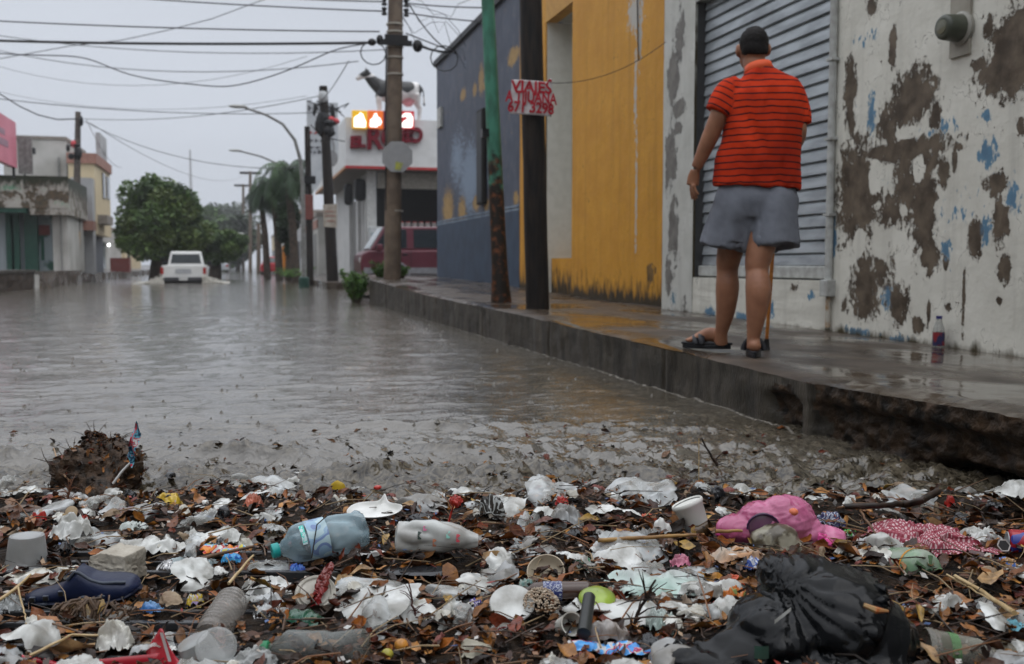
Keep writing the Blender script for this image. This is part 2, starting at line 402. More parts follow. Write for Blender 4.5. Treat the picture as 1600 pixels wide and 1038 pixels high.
def kerb_sheet():
    mb = MB(); ny = 620; nz_ = 34
    def fn(u, v):
        y = 1.2 + 18.0 * v ** 1.5; x = kerb_edge(y); zt = pave_z(KX, y) - .014
        rough = 1 - sstep(3.75, 3.95, y + .06 * N3(u * 5, y * 3))
        if 3.95 < y < 4.6:      # the bite out of the sound part of the kerb
            dd = ((y - 4.12) / .16) ** 2 + ((u - .45) / .4) ** 2
            rough = max(rough, sstep(1.3, .5, dd + .4 * N3(y * 9, u * 5)))
        z = zt - u * (zt + .22)
        xx = x + .004 * fbm(y * 9, z * 9) + .010 * fbm(y * 2.2, z * 5, 3)
        jn = abs((y + .3) % 2.3 - 1.15); xx += .02 * sstep(.03, .008, jn) * (1 - rough)
        if rough > 0:
            slab = sstep(.14, .22, u)
            xx += rough * (.045 * slab + .05 * abs(fbm(y * 7, z * 11, 8, 5)) * slab + .018 * N3(y * 26, z * 30, 2) + .012 * N3(y * 60, z * 60, 2))
            cave = sstep(3.25, 2.85, y) * sstep(.42, .6, u)
            xx += rough * .55 * cave
            out = math.exp(-((y - 3.45) / .3) ** 2) * sstep(.5, .9, u); xx -= .12 * out
        return (xx, y, z)
    mb.grid(nz_, ny, fn)
    idx = []
    for f in mb.f:
        c = Vector((0, 0, 0))
        for i in f: c += Vector(mb.v[i])
        c /= 4; r = 1 - sstep(3.8, 3.9, c.y + .12 * N3(c.z * 9, c.y * 4))
        dd = ((c.y - 4.12) / .15) ** 2 + ((c.z - .1) / .11) ** 2
        idx.append(1 if (r > .5 or dd + .5 * N3(c.y * 12, c.z * 12) < .8) else 0)
    mb.mi = idx
    o = mb.build('kerb', [m_kerb, m_rock]); o.data.polygons.foreach_set('use_smooth', [True] * len(o.data.polygons)); struct(o)
kerb_sheet()

# rain striking the water: small spikes and rings
rsp = MB(); rr_ = random.Random(5)
for _ in range(650):
    v = 3.6 + 14 * rr_.random() ** 1.3; u = rr_.uniform(-1, 1) * v * .62; p = RI * u + FH * v
    if p.x > KX - .1 or p.x < -6: continue
    z = water_h(p.x, p.y); s = rr_.uniform(.4, 1.1) * (1 + .05 * v); rsp.tube([(p.x, p.y, z - .004), (p.x, p.y, z + .004 * s), (p.x + .003, p.y, z + .011 * s)], [.012 * s, .005 * s, .002 * s], 6)
m_spl = mat('rain_spike_water', (.07, .06, .045), .1, spec=.5)
tag(rsp.build('rain_splashes', m_spl, smooth=True), 'small upward splashes where rain strikes the flood water', 'splashes', kind='stuff')
# ================================================================== THE ROW OF WALLS ON THE RIGHT
def wall_mat(name, paint, paint2, under, under2, accent, edge=.5, nsc=17, accent2=None, rough=.55, stain=(.05, .04, .02)):
    """painted plaster: 'peel' bares the render below, 'accent' shows an older coat, 'stain' is damp and mould"""
    m = bpy.data.materials.new(name); m.use_nodes = True
    t = m.node_tree; n = t.nodes; l = t.links; b = n['Principled BSDF']; b.inputs['Roughness'].default_value = rough; b.inputs['Specular IOR Level'].default_value = .2
    geo = n.new('ShaderNodeNewGeometry')
    def nz(s, d=8, st=(1, 1, 1), rgh=.6):
        mp = n.new('ShaderNodeMapping'); mp.inputs['Scale'].default_value = st; l.new(geo.outputs['Position'], mp.inputs[0])
        q = n.new('ShaderNodeTexNoise'); q.inputs['Scale'].default_value = s; q.inputs['Detail'].default_value = d
        q.inputs['Roughness'].default_value = rgh; l.new(mp.outputs[0], q.inputs['Vector']); return q.outputs[0]
    def mixc(f, a, c):
        q = n.new('ShaderNodeMix'); q.data_type = 'RGBA'
        l.new(f, q.inputs[0])
        for s, i in ((a, 6), (c, 7)):
            if isinstance(s, tuple): q.inputs[i].default_value = (*s, 1)
            else: l.new(s, q.inputs[i])
        return q.outputs[2]
    def rng(f, a, c, d0=0.0, d1=1.0):
        q = n.new('ShaderNodeMapRange'); q.inputs[1].default_value = a; q.inputs[2].default_value = c
        q.inputs[3].default_value = d0; q.inputs[4].default_value = d1; l.new(f, q.inputs[0]); return q.outputs[0]
    def mask(attr, nn, amp, lo, hi):
        a = n.new('ShaderNodeAttribute'); a.attribute_name = attr
        s = n.new('ShaderNodeMath'); s.operation = 'MULTIPLY_ADD'; l.new(nn, s.inputs[0]); s.inputs[1].default_value = amp; s.inputs[2].default_value = -amp / 2
        q = n.new('ShaderNodeMath'); q.operation = 'ADD'; l.new(a.outputs['Fac'], q.inputs[0]); l.new(s.outputs[0], q.inputs[1])
        return rng(q.outputs[0], lo, hi)
    n1 = nz(nsc, 10, (1, 1, .75), .74); n2 = nz(3.0, 5); n3 = nz(26, 6, (1, 1, .55))
    pc = mixc(rng(n2, .35, .68), paint2, paint); pc = mixc(rng(nz(55, 3), .66, .74, 0, .35), pc, under)
    uc = mixc(rng(nz(7, 6), .36, .64), under2, under)
    vs_ = rng(nz(1.0, 6, (7, 7, .35), .6), .52, .78, 0, .5); pc = mixc(vs_, pc, tuple(v * .45 for v in paint))
    crk = nz(4.5, 3, (1, 1, .8)); ca = n.new('ShaderNodeMath'); ca.operation = 'COMPARE'; ca.inputs[1].default_value = .5; ca.inputs[2].default_value = .0022; l.new(crk, ca.inputs[0])
    cg = n.new('ShaderNodeMath'); cg.operation = 'MULTIPLY'; l.new(ca.outputs[0], cg.inputs[0]); l.new(rng(n2, .5, .56), cg.inputs[1]); pc = mixc(cg.outputs[0], pc, under2)
    pe = mask('peel', n1, 1.7, .49, .52)
    ac = mask('accent', n3, 1.5, .5, .6)
    sk_ = mask('peel', n1, 1.7, .40, .425); flk = rng(nz(34, 5, (1, 1, .7), .7), .66, .68); c = mixc(ac, pc, accent)
    c = mixc(sk_, c, mixc(rng(nz(11, 6), .42, .6), tuple(.55 * a + .45 * b_ for a, b_ in zip(paint, under)), tuple(.8 * a + .2 * b_ for a, b_ in zip(paint, under)))); ffl = n.new('ShaderNodeMath'); ffl.operation = 'MULTIPLY'; l.new(flk, ffl.inputs[0]); l.new(mask('peel', nz(4, 4), 1.2, .28, .5), ffl.inputs[1]); c = mixc(ffl.outputs[0], c, accent); c = mixc(pe, c, uc)
    ac2 = mask('accent', nz(14, 6), 1.2, .62, .8)
    if accent2: c = mixc(ac2, c, accent2)
    st = mask('stain', nz(10, 8, (1, 1, .35)), 1.4, .5, .9); c = mixc(st, c, stain)
    l.new(c, b.inputs['Base Color'])
    inv = n.new('ShaderNodeMath'); inv.operation = 'MULTIPLY_ADD'; inv.inputs[1].default_value = -1; inv.inputs[2].default_value = 1; l.new(pe, inv.inputs[0])
    b1 = n.new('ShaderNodeBump'); b1.inputs['Distance'].default_value = .012; l.new(inv.outputs[0], b1.inputs['Height'])
    b2 = n.new('ShaderNodeBump'); b2.inputs['Distance'].default_value = .004; l.new(nz(24, 8), b2.inputs['Height']); l.new(b1.outputs[0], b2.inputs['Normal'])
    b3 = n.new('ShaderNodeBump'); b3.inputs['Distance'].default_value = .012; l.new(nz(2.4, 3), b3.inputs['Height']); l.new(b2.outputs[0], b3.inputs['Normal'])
    l.new(b3.outputs[0], b.inputs['Normal']); return m

def spots_on(X, lst):                 # (px, py, half width, half height[, slant, strength]) of the photo -> spots on the wall plane
    out = []
    for s in lst:
        px, py, rx, ry = s[:4]; c = PX(px, py, X); a = PX(px - rx, py, X); k = ppm(c)
        sl = s[4] if len(s) > 4 else 0.0; st = s[5] if len(s) > 5 else 1.0
        out.append((c.y, c.z, max(.008, abs(a.y - c.y)), ry / k, sl, st))
    return out
def spot_field(spots, y, z):
    best = 0.0
    for (cy, cz, ry, rz, sl, st) in spots:
        dz = (z - cz) / rz
        if abs(dz) > 2: continue
        dy = (y - cy - sl * (z - cz)) / ry
        if abs(dy) > 2: continue
        d = math.sqrt(dy * dy + dz * dz)
        v = st * (1 - .5 * d)
        if v > best: best = v
    return best
def wall_panel(name, X, y0, y1, z0, z1, m, parent, peel=(), accent=(), stain=(), keep=(), cell=.02, thick=.18, base_peel=0, zfine=99):
    nu = max(2, int((y1 - y0) / cell)); nv = max(2, int((min(z1, zfine) - z0) / cell))
    mb = MB(); zt = min(z1, zfine)
    mb.grid(nu, nv, lambda u, v: (X + .004 * fbm(y0 * 3 + u * (y1 - y0) * 1.2, v * 5, X), y0 + (y1 - y0) * u, z0 + (zt - z0) * v))
    nface = len(mb.v)
    if z1 > zt: mb.add([(X, y0, zt), (X, y1, zt), (X, y1, z1), (X, y0, z1)], [(0, 1, 2, 3)])
    mb.add([(X, y0, z0), (X + thick, y0, z0), (X + thick, y0, z1), (X, y0, z1), (X, y1, z0), (X + thick, y1, z0), (X + thick, y1, z1), (X, y1, z1)],
           [(0, 1, 2, 3), (7, 6, 5, 4), (3, 2, 6, 7), (1, 5, 6, 2), (0, 4, 5, 1)])
    o = mb.build(name, m, parent)
    P = spots_on(X, peel); A = spots_on(X, accent); K = spots_on(X, keep)
    pe = []; ac = []; st = []
    for (x, y, z) in mb.v:
        v = spot_field(P, y, z); w = spot_field(A, y, z) if A else 0; k = spot_field(K, y, z) if K else 0
        if k > .5: v -= (k - .45) * 2.2
        g = z - pave_z(X, y)
        if base_peel: v = max(v, base_peel * (1 - g / .35))
        pe.append(v); ac.append(w); s = 0
        for (a, bb) in stain: s = max(s, bb * (1 - g / a))
        st.append(s)
    setattr_f(o, 'peel', pe); setattr_f(o, 'accent', ac); setattr_f(o, 'stain', st)
    return o

m_white = wall_mat('peeling_white_paint', (.63, .615, .545), (.53, .515, .45), (.135, .105, .075), (.055, .041, .029), (.10, .20, .29), accent2=(.09, .17, .25))
m_pillar = wall_mat('pillar_paint', (.55, .55, .51), (.44, .44, .40), (.20, .19, .17), (.12, .11, .10), (.09, .17, .22), nsc=7)
m_yellow = wall_mat('yellow_wall', (.56, .275, .030), (.48, .225, .024), (.20, .11, .03), (.10, .06, .02), (.42, .40, .36), stain=(.035, .025, .012), nsc=5)
m_grey_niche = wall_mat('niche_plaster', (.62, .61, .55), (.56, .55, .49), (.36, .2, .05), (.3, .15, .03), (.4, .4, .3), stain=(.09, .05, .015))
m_blue = wall_mat('blue_wall', (.085, .10, .135), (.06, .072, .10), (.38, .25, .10), (.30, .19, .07), (.20, .26, .34), nsc=17, stain=(.02, .02, .02))
m_metalwhite = mat('painted_metal', (.42, .43, .41), .45, c2=(.30, .30, .28), ns=14)

# ---- the peeling white shop
shop = thing('shop_building', 'white plastered shop front with peeling paint and a grey roller shutter', 'building', (WX, 6.6, .2))
SL = Vector((-WX, -6.6, -.2))
def under(o):                         # world-built part -> child of the thing at its base
    p = o.parent
    if p: o.matrix_parent_inverse = p.matrix_world.inverted() if False else Matrix.Translation(-p.location)
    return o
PEEL = [(1340, 300, 33, 78), (1352, 450, 20, 52), (1425, 150, 33, 42), (1408, 235, 70, 17), (1444, 320, 20, 80), (1461, 180, 8, 22), (1395, 75, 6, 36),
        (1328, 140, 9, 48), (1405, 475, 14, 30), (1433, 508, 9, 13), (1452, 402, 14, 24), (1590, 80, 40, 66, 0, 1.1), (1560, 118, 34, 28), (1523, 370, 11, 30), (1569, 422, 10, 22),
        (1563, 345, 13, 36), (1556, 285, 18, 20), (1474, 272, 9, 24), (1361, 10, 9, 15), (1477, 410, 4, 12), (1450, 490, 3, 26), (1505, 470, 2.5, 60),
        (1390, 200, 26, 45, 0, .8), (1415, 290, 22, 60, 0, .85), (1375, 420, 22, 50, 0, .75), (1330, 195, 6, 20), (1545, 45, 7, 18), (1595, 200, 6, 14), (1530, 100, 10, 8),
        (1447, 250, 26, 30, 0, .8), (1395, 330, 40, 30, 0, .8), (1500, 230, 6, 8), (1492, 250, 4, 20), (1480, 480, 5, 8), (1560, 470, 5, 6), (1320, 480, 8, 14, 0, .7)]
KEEP = [(1367, 275, 12, 30), (1436, 262, 10, 24), (1343, 378, 9, 22), (1412, 330, 7, 9), (1375, 385, 14, 26, 0, .9), (1416, 208, 18, 9)]
ACC = [(1361, 180, 8, 44, 0, .85), (1543, 240, 15, 24, 0, .95), (1543, 182, 14, 11, 0, .85), (1582, 305, 14, 32, 0, .82), (1388, 462, 14, 28, 0, .85), (1303, 370, 5, 40, 0, .9), (1540, 360, 12, 24, 0, .9), (1470, 200, 26, 20, 0, .7),
       (1478, 395, 10, 30, 0, .8), (1340, 520, 30, 10, 0, .8), (1500, 330, 60, 60, 0, .45), (1355, 60, 30, 20, 0, .55), (1400, 530, 30, 12, 0, .7)]
yS0 = PX(1284, 425, WX).y; yS1 = PX(1082, 437, WX).y; yP1 = PX(1034, 480, WX).y
under(wall_panel('wall', WX, 2.2, yS0 - .06, .05, 5.2, m_white, shop, PEEL, ACC, [(.12, .8)], KEEP, cell=.018, zfine=3.1))
under(wall_panel('lower_wall', WX + .001, yS0 - .06, yS1, .05, .62, m_white, shop, [(1240, 450, 6, 8, 0, .8), (1100, 500, 6, 10, 0, .8)],
      [(1200, 480, 9, 16, 0, 1.1), (1160, 500, 12, 12, 0, 1), (1110, 490, 8, 12, 0, 1), (1268, 462, 8, 8, 0, .9), (1130, 480, 6, 12)], [(.08, .6)], cell=.02, thick=.16))
under(wall_panel('pillar', WX - .004, yS1, yP1, .05, 5.2, m_pillar, shop,
      [(1052, 120, 8, 40, 0, 1), (1060, 170, 10, 14, 0, 1), (1060, 200, 6, 10, 0, 1.1), (1048, 250, 8, 50), (1052, 360, 8, 50, 0, .9), (1045, 430, 6, 30, 0, .9), (1062, 60, 10, 50, 0, .8), (1070, 480, 8, 20, 0, .7)],
      [(1052, 470, 6, 20, 0, .7)], [(.1, .6)], cell=.02))
lt = MB().box(WX, WX + .18, yS0 - .06, yS1, 3.35, 5.2); under(lt.build('lintel', m_metalwhite, shop))
for ya_, yb_ in ((yS1 - .012, yS1 - .002), (yS0 - .06, yS0 - .05)): under(MB().box(WX + .02, WX + .17, ya_, yb_, .62, 3.35).build('shutter_guide', mat('dark_steel', (.05, .05, .05), .5), shop))
# roller shutter: curved slats
sh = MB(); ys0, ys1 = yS0 - .05, yS1 - .02; pitch = .1055; ns_ = 26
for k in range(ns_):
    z0 = .74 + k * pitch
    def slat(u, v, z0=z0):
        b = .020 * (1 - v / .86) ** .7 - .003 if v < .86 else -.012 + .028 * max(0, (v - .9) / .1)
        return (WX + .11 - b + .0015 * N3(u * 9, k * 3.3), ys0 + (ys1 - ys0) * u, z0 + pitch * v + .002 * N3(u * 4, k))
    sh.grid(24, 10, slat)
m_shut = mat('galvanised_slats', (.37, .40, .42), .38, c2=(.24, .26, .275), ns=5, metal=.35, bump=.0015, bs=60, stretch=(1, .5, 2.5))
o = sh.build('roller_shutter', m_shut, shop, smooth=True); under(o)
under(MB().box(WX + .05, WX + .15, ys0, ys1, .63, .735).build('bottom_rail', m_metalwhite, shop, bevel=.01))
under(MB().box(WX + .04, WX + .16, ys0, ys1, .575, .622).build('sill_channel', mat('black_steel', (.015, .015, .015), .4), shop, bevel=.004))
yc = yS0 - .14
pp = MB().tube([(WX - .03, yc, z) for z in (.62, 1.2, 2, 3, 5.1)], .03, 12)
under(pp.build('conduit', m_metalwhite, shop, smooth=True))
for z in (1.12, 1.7, 2.3): under(MB().box(WX - .065, WX, yc - .045, yc + .045, z, z + .02).build('pipe_clip', m_metalwhite, shop))
under(MB().box(WX - .075, WX, yc - .055, yc + .055, .5, .63).build('junction_box', m_metalwhite, shop, bevel=.006))
under(MB().tube([(WX - .03, yc, .5), (WX - .028, yc, .26)], .02, 10).build('pipe_stub', mat('rusty_pipe', (.26, .15, .06), .7, c2=(.40, .38, .33), ns=16), shop, smooth=True))

# electricity meter
mc = PX(1506, 45, WX); mt = thing('electric_meter', 'round grey-green electric meter on a pale box high on the peeling white wall', 'electric meter', mc)
ax = MB(); ax.lathe([(0, .098), (.012, .105), (.03, .105), (.034, .095), (.04, .09)], 32)
Mx = Matrix.Rotation(-math.pi / 2, 4, 'Y')
ax.xform(Mx).build('mounting_ring', mat('ring_metal', (.30, .29, .25), .5), mt, smooth=True)
gb = MB().lathe([(.035, .085), (.13, .080), (.15, .078), (.163, .068), (.166, .05), (.16, .03)], 32).xform(Mx)
gb.build('cover', mat('meter_cover', (.075, .08, .058), .3, c2=(.05, .055, .04), coat=.3), mt, smooth=True)
MB().lathe([(.158, .048), (.17, .044), (.172, .02), (.172, .004)], 24).xform(Mx).build('dial', mat('meter_dial', (.14, .14, .10), .15, coat=.6), mt, smooth=True)
MB().box(.0, .001, -.07, .11, -.16, .75).box(-.02, .0, -.075, .105, -.17, .8).build('box', mat('meter_box', (.33, .31, .26), .6, c2=(.24, .22, .18), ns=6), mt, bevel=.004)

# ---- yellow building
yel = thing('yellow_building', 'mustard yellow plastered wall with a tall pale recess and mouldy foot', 'building', (4.6, 12, .2))
XW = 4.6
a0 = PX(1033, 478, XW).y; a1 = PX(893, 462, XW).y; a2 = PX(852, 455, XW).y; a3 = PX(812, 455, XW).y
STY = [(.8, .8), (.4, 1.1)]
under(wall_panel('wall', XW, a0 - .75, a1, .05, 5.6, m_yellow, yel, [(1016, 430, 10, 25, 0, .6)],
      [(993, 20, 12, 30, 0, 1.0), (993, 130, 2.2, 80, 0, .95), (994, 300, 1.8, 120, 0, .9), (1000, 60, 4, 60, 0, .8)], STY, cell=.03))
under(wall_panel('wall', XW, a2, a3, .05, 5.6, m_yellow, yel, (), (), STY, cell=.05, thick=.02))
under(MB().box(XW, XW + .18, a1, a2, 4.42, 5.6).build('lintel', mat('yellow_lintel', (.50, .265, .042), .5, c2=(.43, .215, .032)), yel))
under(wall_panel('recess', XW + .55, a1 - .05, a2 + .3, .8, 4.6, m_grey_niche, yel, (), (), (), cell=.08))
under(MB().box(XW + .022, XW + .55, a2 + .001, a2 + .1, .3, 4.42).box(XW + .02, XW + .55, a1 - .1, a1 - .001, .3, 4.42).build('recess_side', mat('niche_side', (.62, .61, .55), .6, c2=(.56, .55, .49)), yel))
under(MB().box(XW + .18, XW + .7, a1, a2, 4.43, 4.5).build('recess_ceiling', mat('niche_ceiling', (.4, .4, .37), .7), yel))
under(wall_panel('recess_step', XW + .1, a1 + .002, a2 - .002, .1, .84, m_yellow, yel, (), (), [(.8, 1.0)], cell=.03, thick=.5))
drop = PX(998, 30, XW)
under(MB().tube([drop + Vector((-.02, 0, .9)), drop + Vector((-.02, 0, .2)), PX(1000, 95, XW) + Vector((-.02, 0, 0))], .008, 6).build('hanging_cable', m_dark, yel))

# ---- blue building
b1 = PX(682, 104, XW); blu = thing('blue_building', 'tall slate blue wall with worn yellow patches and a painted white stripe', 'building', (4.6, 20, .3))
zt_ = b1.z; yb1 = b1.y; yb0 = a3
under(wall_panel('wall', XW + .005, yb0, yb1, .1, zt_, m_blue, blu,
      [(700, 325, 8, 28, 0, .95), (722, 330, 6, 22, 0, .9), (744, 318, 5, 12), (760, 320, 4, 10), (752, 125, 4, 22, 0, .95), (742, 140, 3, 10, 0, 1), (724, 148, 4, 9), (802, 88, 8, 12, 0, 1.05), (806, 310, 4, 10), (757, 135, 5, 6)],
      [(735, 280, 18, 60, 0, .95), (715, 250, 14, 50, 0, .8), (760, 260, 12, 40, 0, .7), (735, 385, 20, 30, 0, .75), (727, 100, 2, 36, 0, .5)], [(.2, .5)], cell=.045))
under(MB().box(XW - .06, XW + .35, yb0, yb1 + .1, zt_, zt_ + .12).build('coping', mat('coping_dark', (.035, .037, .04), .6), blu))
da = PX(686, 352, XW); db = PX(812, 316, XW)
dz = (da.z + db.z) / 2
dado = MB(); dado.box(XW - .012, XW + .004, yb0, yb1, dz - .07, dz - .03); dado.box(XW - .012, XW + .004, yb0, yb1, dz - .01, dz + .03)
under(dado.build('stripe', mat('dado_stripe', (.20, .25, .30), .6, c2=(.10, .14, .2), ns=6), blu))
under(MB().box(XW - .008, XW + .003, yb0, yb1 - .002, .3, dz - .07).build('dado', mat('dado_blue', (.04, .065, .105), .5, c2=(.028, .045, .075), ns=3, bump=.004, bs=20), blu))
wq = PX(756, 250, XW); wd = thing('wall_box', 'narrow dark metal box fixed to the blue wall behind the green pole', 'meter box', wq)
MB().box(-.09, 0, -.25, .25, -.85, .95).build('case', m_dark, wd, bevel=.01); MB().box(-.1, -.09, -.2, .2, -.8, .9).build('door', mat('box_door', (.03, .035, .04), .5), wd)
bx = PX(688, 187, XW); MB().box(-.06, 0, -.3, .1, -.2, .25).build('tmp', m_metalwhite).name = 'wall_switch'
o = bpy.data.objects['wall_switch']; o.location = bx; tag(o, 'small white box on the far corner of the blue wall', 'junction box')
# mass of the row behind the fronts, so no daylight comes through
under(MB().box(WX + .2, 14, 1.8, a0 - .76, 0, 5.15).build('back_rooms', m_metalwhite, shop))
under(MB().box(XW + .75, 14, a0 - .7, a3, 0, 5.55).build('back_rooms', m_metalwhite, yel))
under(MB().box(XW + .2, 14, yb0 + .01, yb1, 0, zt_ - .02).build('back_rooms', mat('blue_side', (.085, .125, .20), .6), blu))
# small bottle standing against the wall
bp_ = PX(1466, 549, WX - .06); bp_.z = pave_z(WX, bp_.y)
sbt = thing('small_bottle', 'small clear bottle with blue and red label standing against the peeling wall', 'bottle', bp_)
k_ = .205 / .17
MB().lathe([(0, .03), (.004, .036), (.10 * k_, .036), (.115 * k_, .03), (.14 * k_, .02), (.16 * k_, .017)], 20).build('body', mat('small_bottle_plastic', (.42, .43, .40), .15, alpha=.45, coat=.5), sbt, smooth=True)
lb = MB(); lb.lathe([(.012, .0375), (.10, .0375)], 20, closed=False); lb.build('label', mat('small_label', (.20, .02, .025), .5, c2=(.02, .022, .07), ns=22, lo=.45, hi=.55), sbt, smooth=True)
MB().lathe([(.186, .019), (.205, .019)], 16).build('cap', mat('cap_navy', (.03, .03, .16), .4), sbt, smooth=True)
# ================================================================== POLES, LAMPS, SIGNS
m_wood = mat('wet_dark_wood', (.018, .012, .008), .6, c2=(.004, .003, .003), spec=.25, ns=9, bump=.008, bs=20, stretch=(3, 3, .35))
m_conc = mat('pole_concrete', (.14, .105, .075), .6, c2=(.085, .062, .045), ns=5, bump=.004)
m_black = mat('black_plastic', (.012, .012, .013), .35)
m_galv = mat('grey_metal', (.22, .22, .21), .5, c2=(.14, .14, .13))
def pole_mat():
    m = mat('rusted_green_pole', (.055, .20, .135), .5, c2=(.035, .12, .08), ns=12, bump=.004, bs=40, stretch=(1, 1, .4))
    t = m.node_tree; n = t.nodes; l = t.links; b = n['Principled BSDF']; src = b.inputs['Base Color'].links[0].from_socket
    co = n.new('ShaderNodeTexCoord'); s = n.new('ShaderNodeSeparateXYZ'); l.new(co.outputs['Object'], s.inputs[0])
    z = n.new('ShaderNodeMapRange'); z.inputs[1].default_value = 0; z.inputs[2].default_value = 3.0; z.inputs[3].default_value = .62; z.inputs[4].default_value = -.3; l.new(s.outputs['Z'], z.inputs[0])
    q = n.new('ShaderNodeTexNoise'); q.inputs['Scale'].default_value = 5; q.inputs['Detail'].default_value = 8; q.inputs['Roughness'].default_value = .7; l.new(co.outputs['Object'], q.inputs['Vector'])
    a = n.new('ShaderNodeMath'); a.operation = 'ADD'; l.new(z.outputs[0], a.inputs[0]); l.new(q.outputs[0], a.inputs[1])
    r = n.new('ShaderNodeMapRange'); r.inputs[1].default_value = .6; r.inputs[2].default_value = .72; l.new(a.outputs[0], r.inputs[0])
    rc = n.new('ShaderNodeValToRGB'); rc.color_ramp.elements[0].color = (.012, .009, .006, 1); rc.color_ramp.elements[1].color = (.17, .055, .02, 1)
    rc.color_ramp.elements[0].position = .5; rc.color_ramp.elements[1].position = .75
    q2 = n.new('ShaderNodeTexNoise'); q2.inputs['Scale'].default_value = 16; q2.inputs['Detail'].default_value = 6; l.new(co.outputs['Object'], q2.inputs['Vector']); l.new(q2.outputs[0], rc.inputs[0])
    mx_ = n.new('ShaderNodeMix'); mx_.data_type = 'RGBA'; l.new(r.outputs[0], mx_.inputs[0]); l.new(src, mx_.inputs[6]); l.new(rc.outputs[0], mx_.inputs[7])
    l.new(mx_.outputs[2], b.inputs['Base Color']); return m
gbp = PX(783, 470, 2.9); gbp.z = pave_z(2.9, gbp.y) - .01
gt = PY(762, 0, gbp.y) - gbp
gp = thing('metal_pole', 'rust-eaten green metal pole leaning at the kerb beside the wooden pole', 'pole', gbp)
MB().tube([(0, 0, 0), (0, 0, .05), gt * .06, gt * .12, gt * .45, gt, gt * 1.4], [.12, .118, .105, .092, .082, .072, .066], 20).build('shaft', pole_mat(), gp, smooth=True)
bk = MB(); bz = gt * .57; bk.box(bz.x - .14, bz.x - .06, -.05, .05, bz.z - .06, bz.z + .03); bk.build('bracket', m_black, gp)
wb = PX(840, 478, 2.9); wb.z = pave_z(2.9, wb.y) - .01
wt_ = PY(829, 0, wb.y) - wb
wp = thing('wooden_pole', 'thick black wet wooden utility pole carrying the red lettered sign', 'utility pole', wb)
zs = [i / 14 for i in range(15)]
MB().tube([Vector((wt_.x * t * 1.6 + .004 * N3(t * 9, 1), .004 * N3(t * 9, 5), wt_.z * t * 1.6)) for t in zs], [.118 - .012 * t + .003 * N3(t * 20, 3) for t in zs], 24).build('shaft', m_wood, wp, smooth=True)
# the red lettered sign wrapped on the pole
sp_ = PY(830, 157, wb.y); sk = ppm(sp_)
sg = thing('pole_sign', 'crumpled white sign with red hand-painted lettering fixed to the wooden pole', 'sign', sp_, -YAW)
m_sgw = mat('sign_white', (.45, .43, .42), .45, c2=(.36, .30, .30), ns=9); m_sgr = mat('sign_red', (.36, .008, .02), .4)
def bend(p):
    x = p.x; y = -.15 - .01 + .9 * max(0, abs(x) - .05) ** 2 * 6 * .25 + .008 * N3(x * 12, p.z * 12, 2)
    return Vector((x - .05 * (p.z < 9) * (-p.z + .05) * 1.2 * (1 if x < 0 else .3), y + p.y, p.z - .07 * x + (.035 if x > .16 and p.z > .12 else 0)))
sw_, sh_ = 63 / sk / 2, 52 / sk / 2
s1 = MB(); s1.grid(26, 20, lambda u, v: (-sw_ + 2 * sw_ * u, 0, -sh_ + 2 * sh_ * v)); s1.warp(bend); s1.build('board', m_sgw, sg, smooth=True, solid=.003)
for row, (txt, zz, hh, ww) in enumerate([('VIAJES', .60, .145, 1.0), ('A TIJUANA', .0, .145, .70), ('671 3298', -.60, .14, .84)]):
    M_ = Matrix.Translation((0, -.006, zz * sh_)) @ Matrix.Rotation(math.pi / 2, 4, 'X')
    o = text_obj('lettering', txt, hh, .0015, m_sgr, sg, M_, bold=.0045, width=ww)
    for v in o.data.vertices: v.co = bend(v.co)
# strand of wire from the pole to the pillar
def cable(name, pts, r, label, group=None, m=None):
    o = MB().tube(pts, r, 6).build(name, m or m_black, None, smooth=True)
    return tag(o, label, 'cable', group)
def sag(a, b, s, n=14):
    return [a.lerp(b, t / n) + Vector((0, 0, -s * 4 * (t / n) * (1 - t / n))) for t in range(n + 1)]
cable('wire', sag(PY(858, 130, wb.y), PX(1040, 66, WX - .03), .12), .004, 'thin wire sagging from the red sign across the yellow wall')
# concrete pole
cb = PX(613, 432, 2.9); cb.z = pave_z(2.9, cb.y) - .02
ct = PY(618, 0, cb.y) - cb
cp = thing('concrete_pole', 'tall brown-grey concrete utility pole on the far corner of the pavement', 'utility pole', cb)
MB().tube([Vector((0, 0, 0)), ct * .5, ct, ct * 1.15], [.17, .155, .14, .135], 16).build('shaft', m_conc, cp, smooth=True)
def cpz(py): return PY(617, py, cb.y) - cb
for py in (40, 52, 75, 92, 118, 331): c = cpz(py); MB().tube([c, c + Vector((0, 0, .03))], .165, 14).build('strap', mat('steel_strap', (.35, .33, .28), .4), cp)
for py in (5, 20):
    for dx in (-.21, .21): MB().lathe([(-.07, .045), (-.05, .06), (-.02, .035), (.02, .035), (.05, .06), (.07, .045)], 10).xform(Matrix.Translation(cpz(py) + Vector((dx, -.05, 0)))).build('insulator', m_black, cp, smooth=True)
br = MB()
for py, w in ((62, .22), (70, .3)):
    c = cpz(py); br.box(c.x - w, c.x + w, -.2, -.14, c.z - .05, c.z + .05)
c = cpz(70); br.ball(c + Vector((.42, -.1, -.02)), (.10, .08, .12)); br.ball(c + Vector((-.45, -.1, 0)), (.08, .07, .07)); br.ball(c + Vector((-.3, -.1, .05)), (.07, .07, .10))
br.build('clamp', m_black, cp, smooth=True)
dc = MB(); dc.tube([cpz(75) + Vector((-.17, -.06, 0)), cpz(200) + Vector((-.19, -.06, 0)), cpz(330) + Vector((-.18, -.06, 0))], .015, 6)
for ctr, rr in ((cpz(86) + Vector((-.42, -.05, 0)), .24), (cpz(88) + Vector((.95, -.05, 0)), .27)):
    dc.tube([ctr + Vector((rr * math.cos(a * .52), 0, rr * .9 * math.sin(a * .52))) for a in range(13)], .012, 6)
dc.build('cable_loop', m_black, cp)
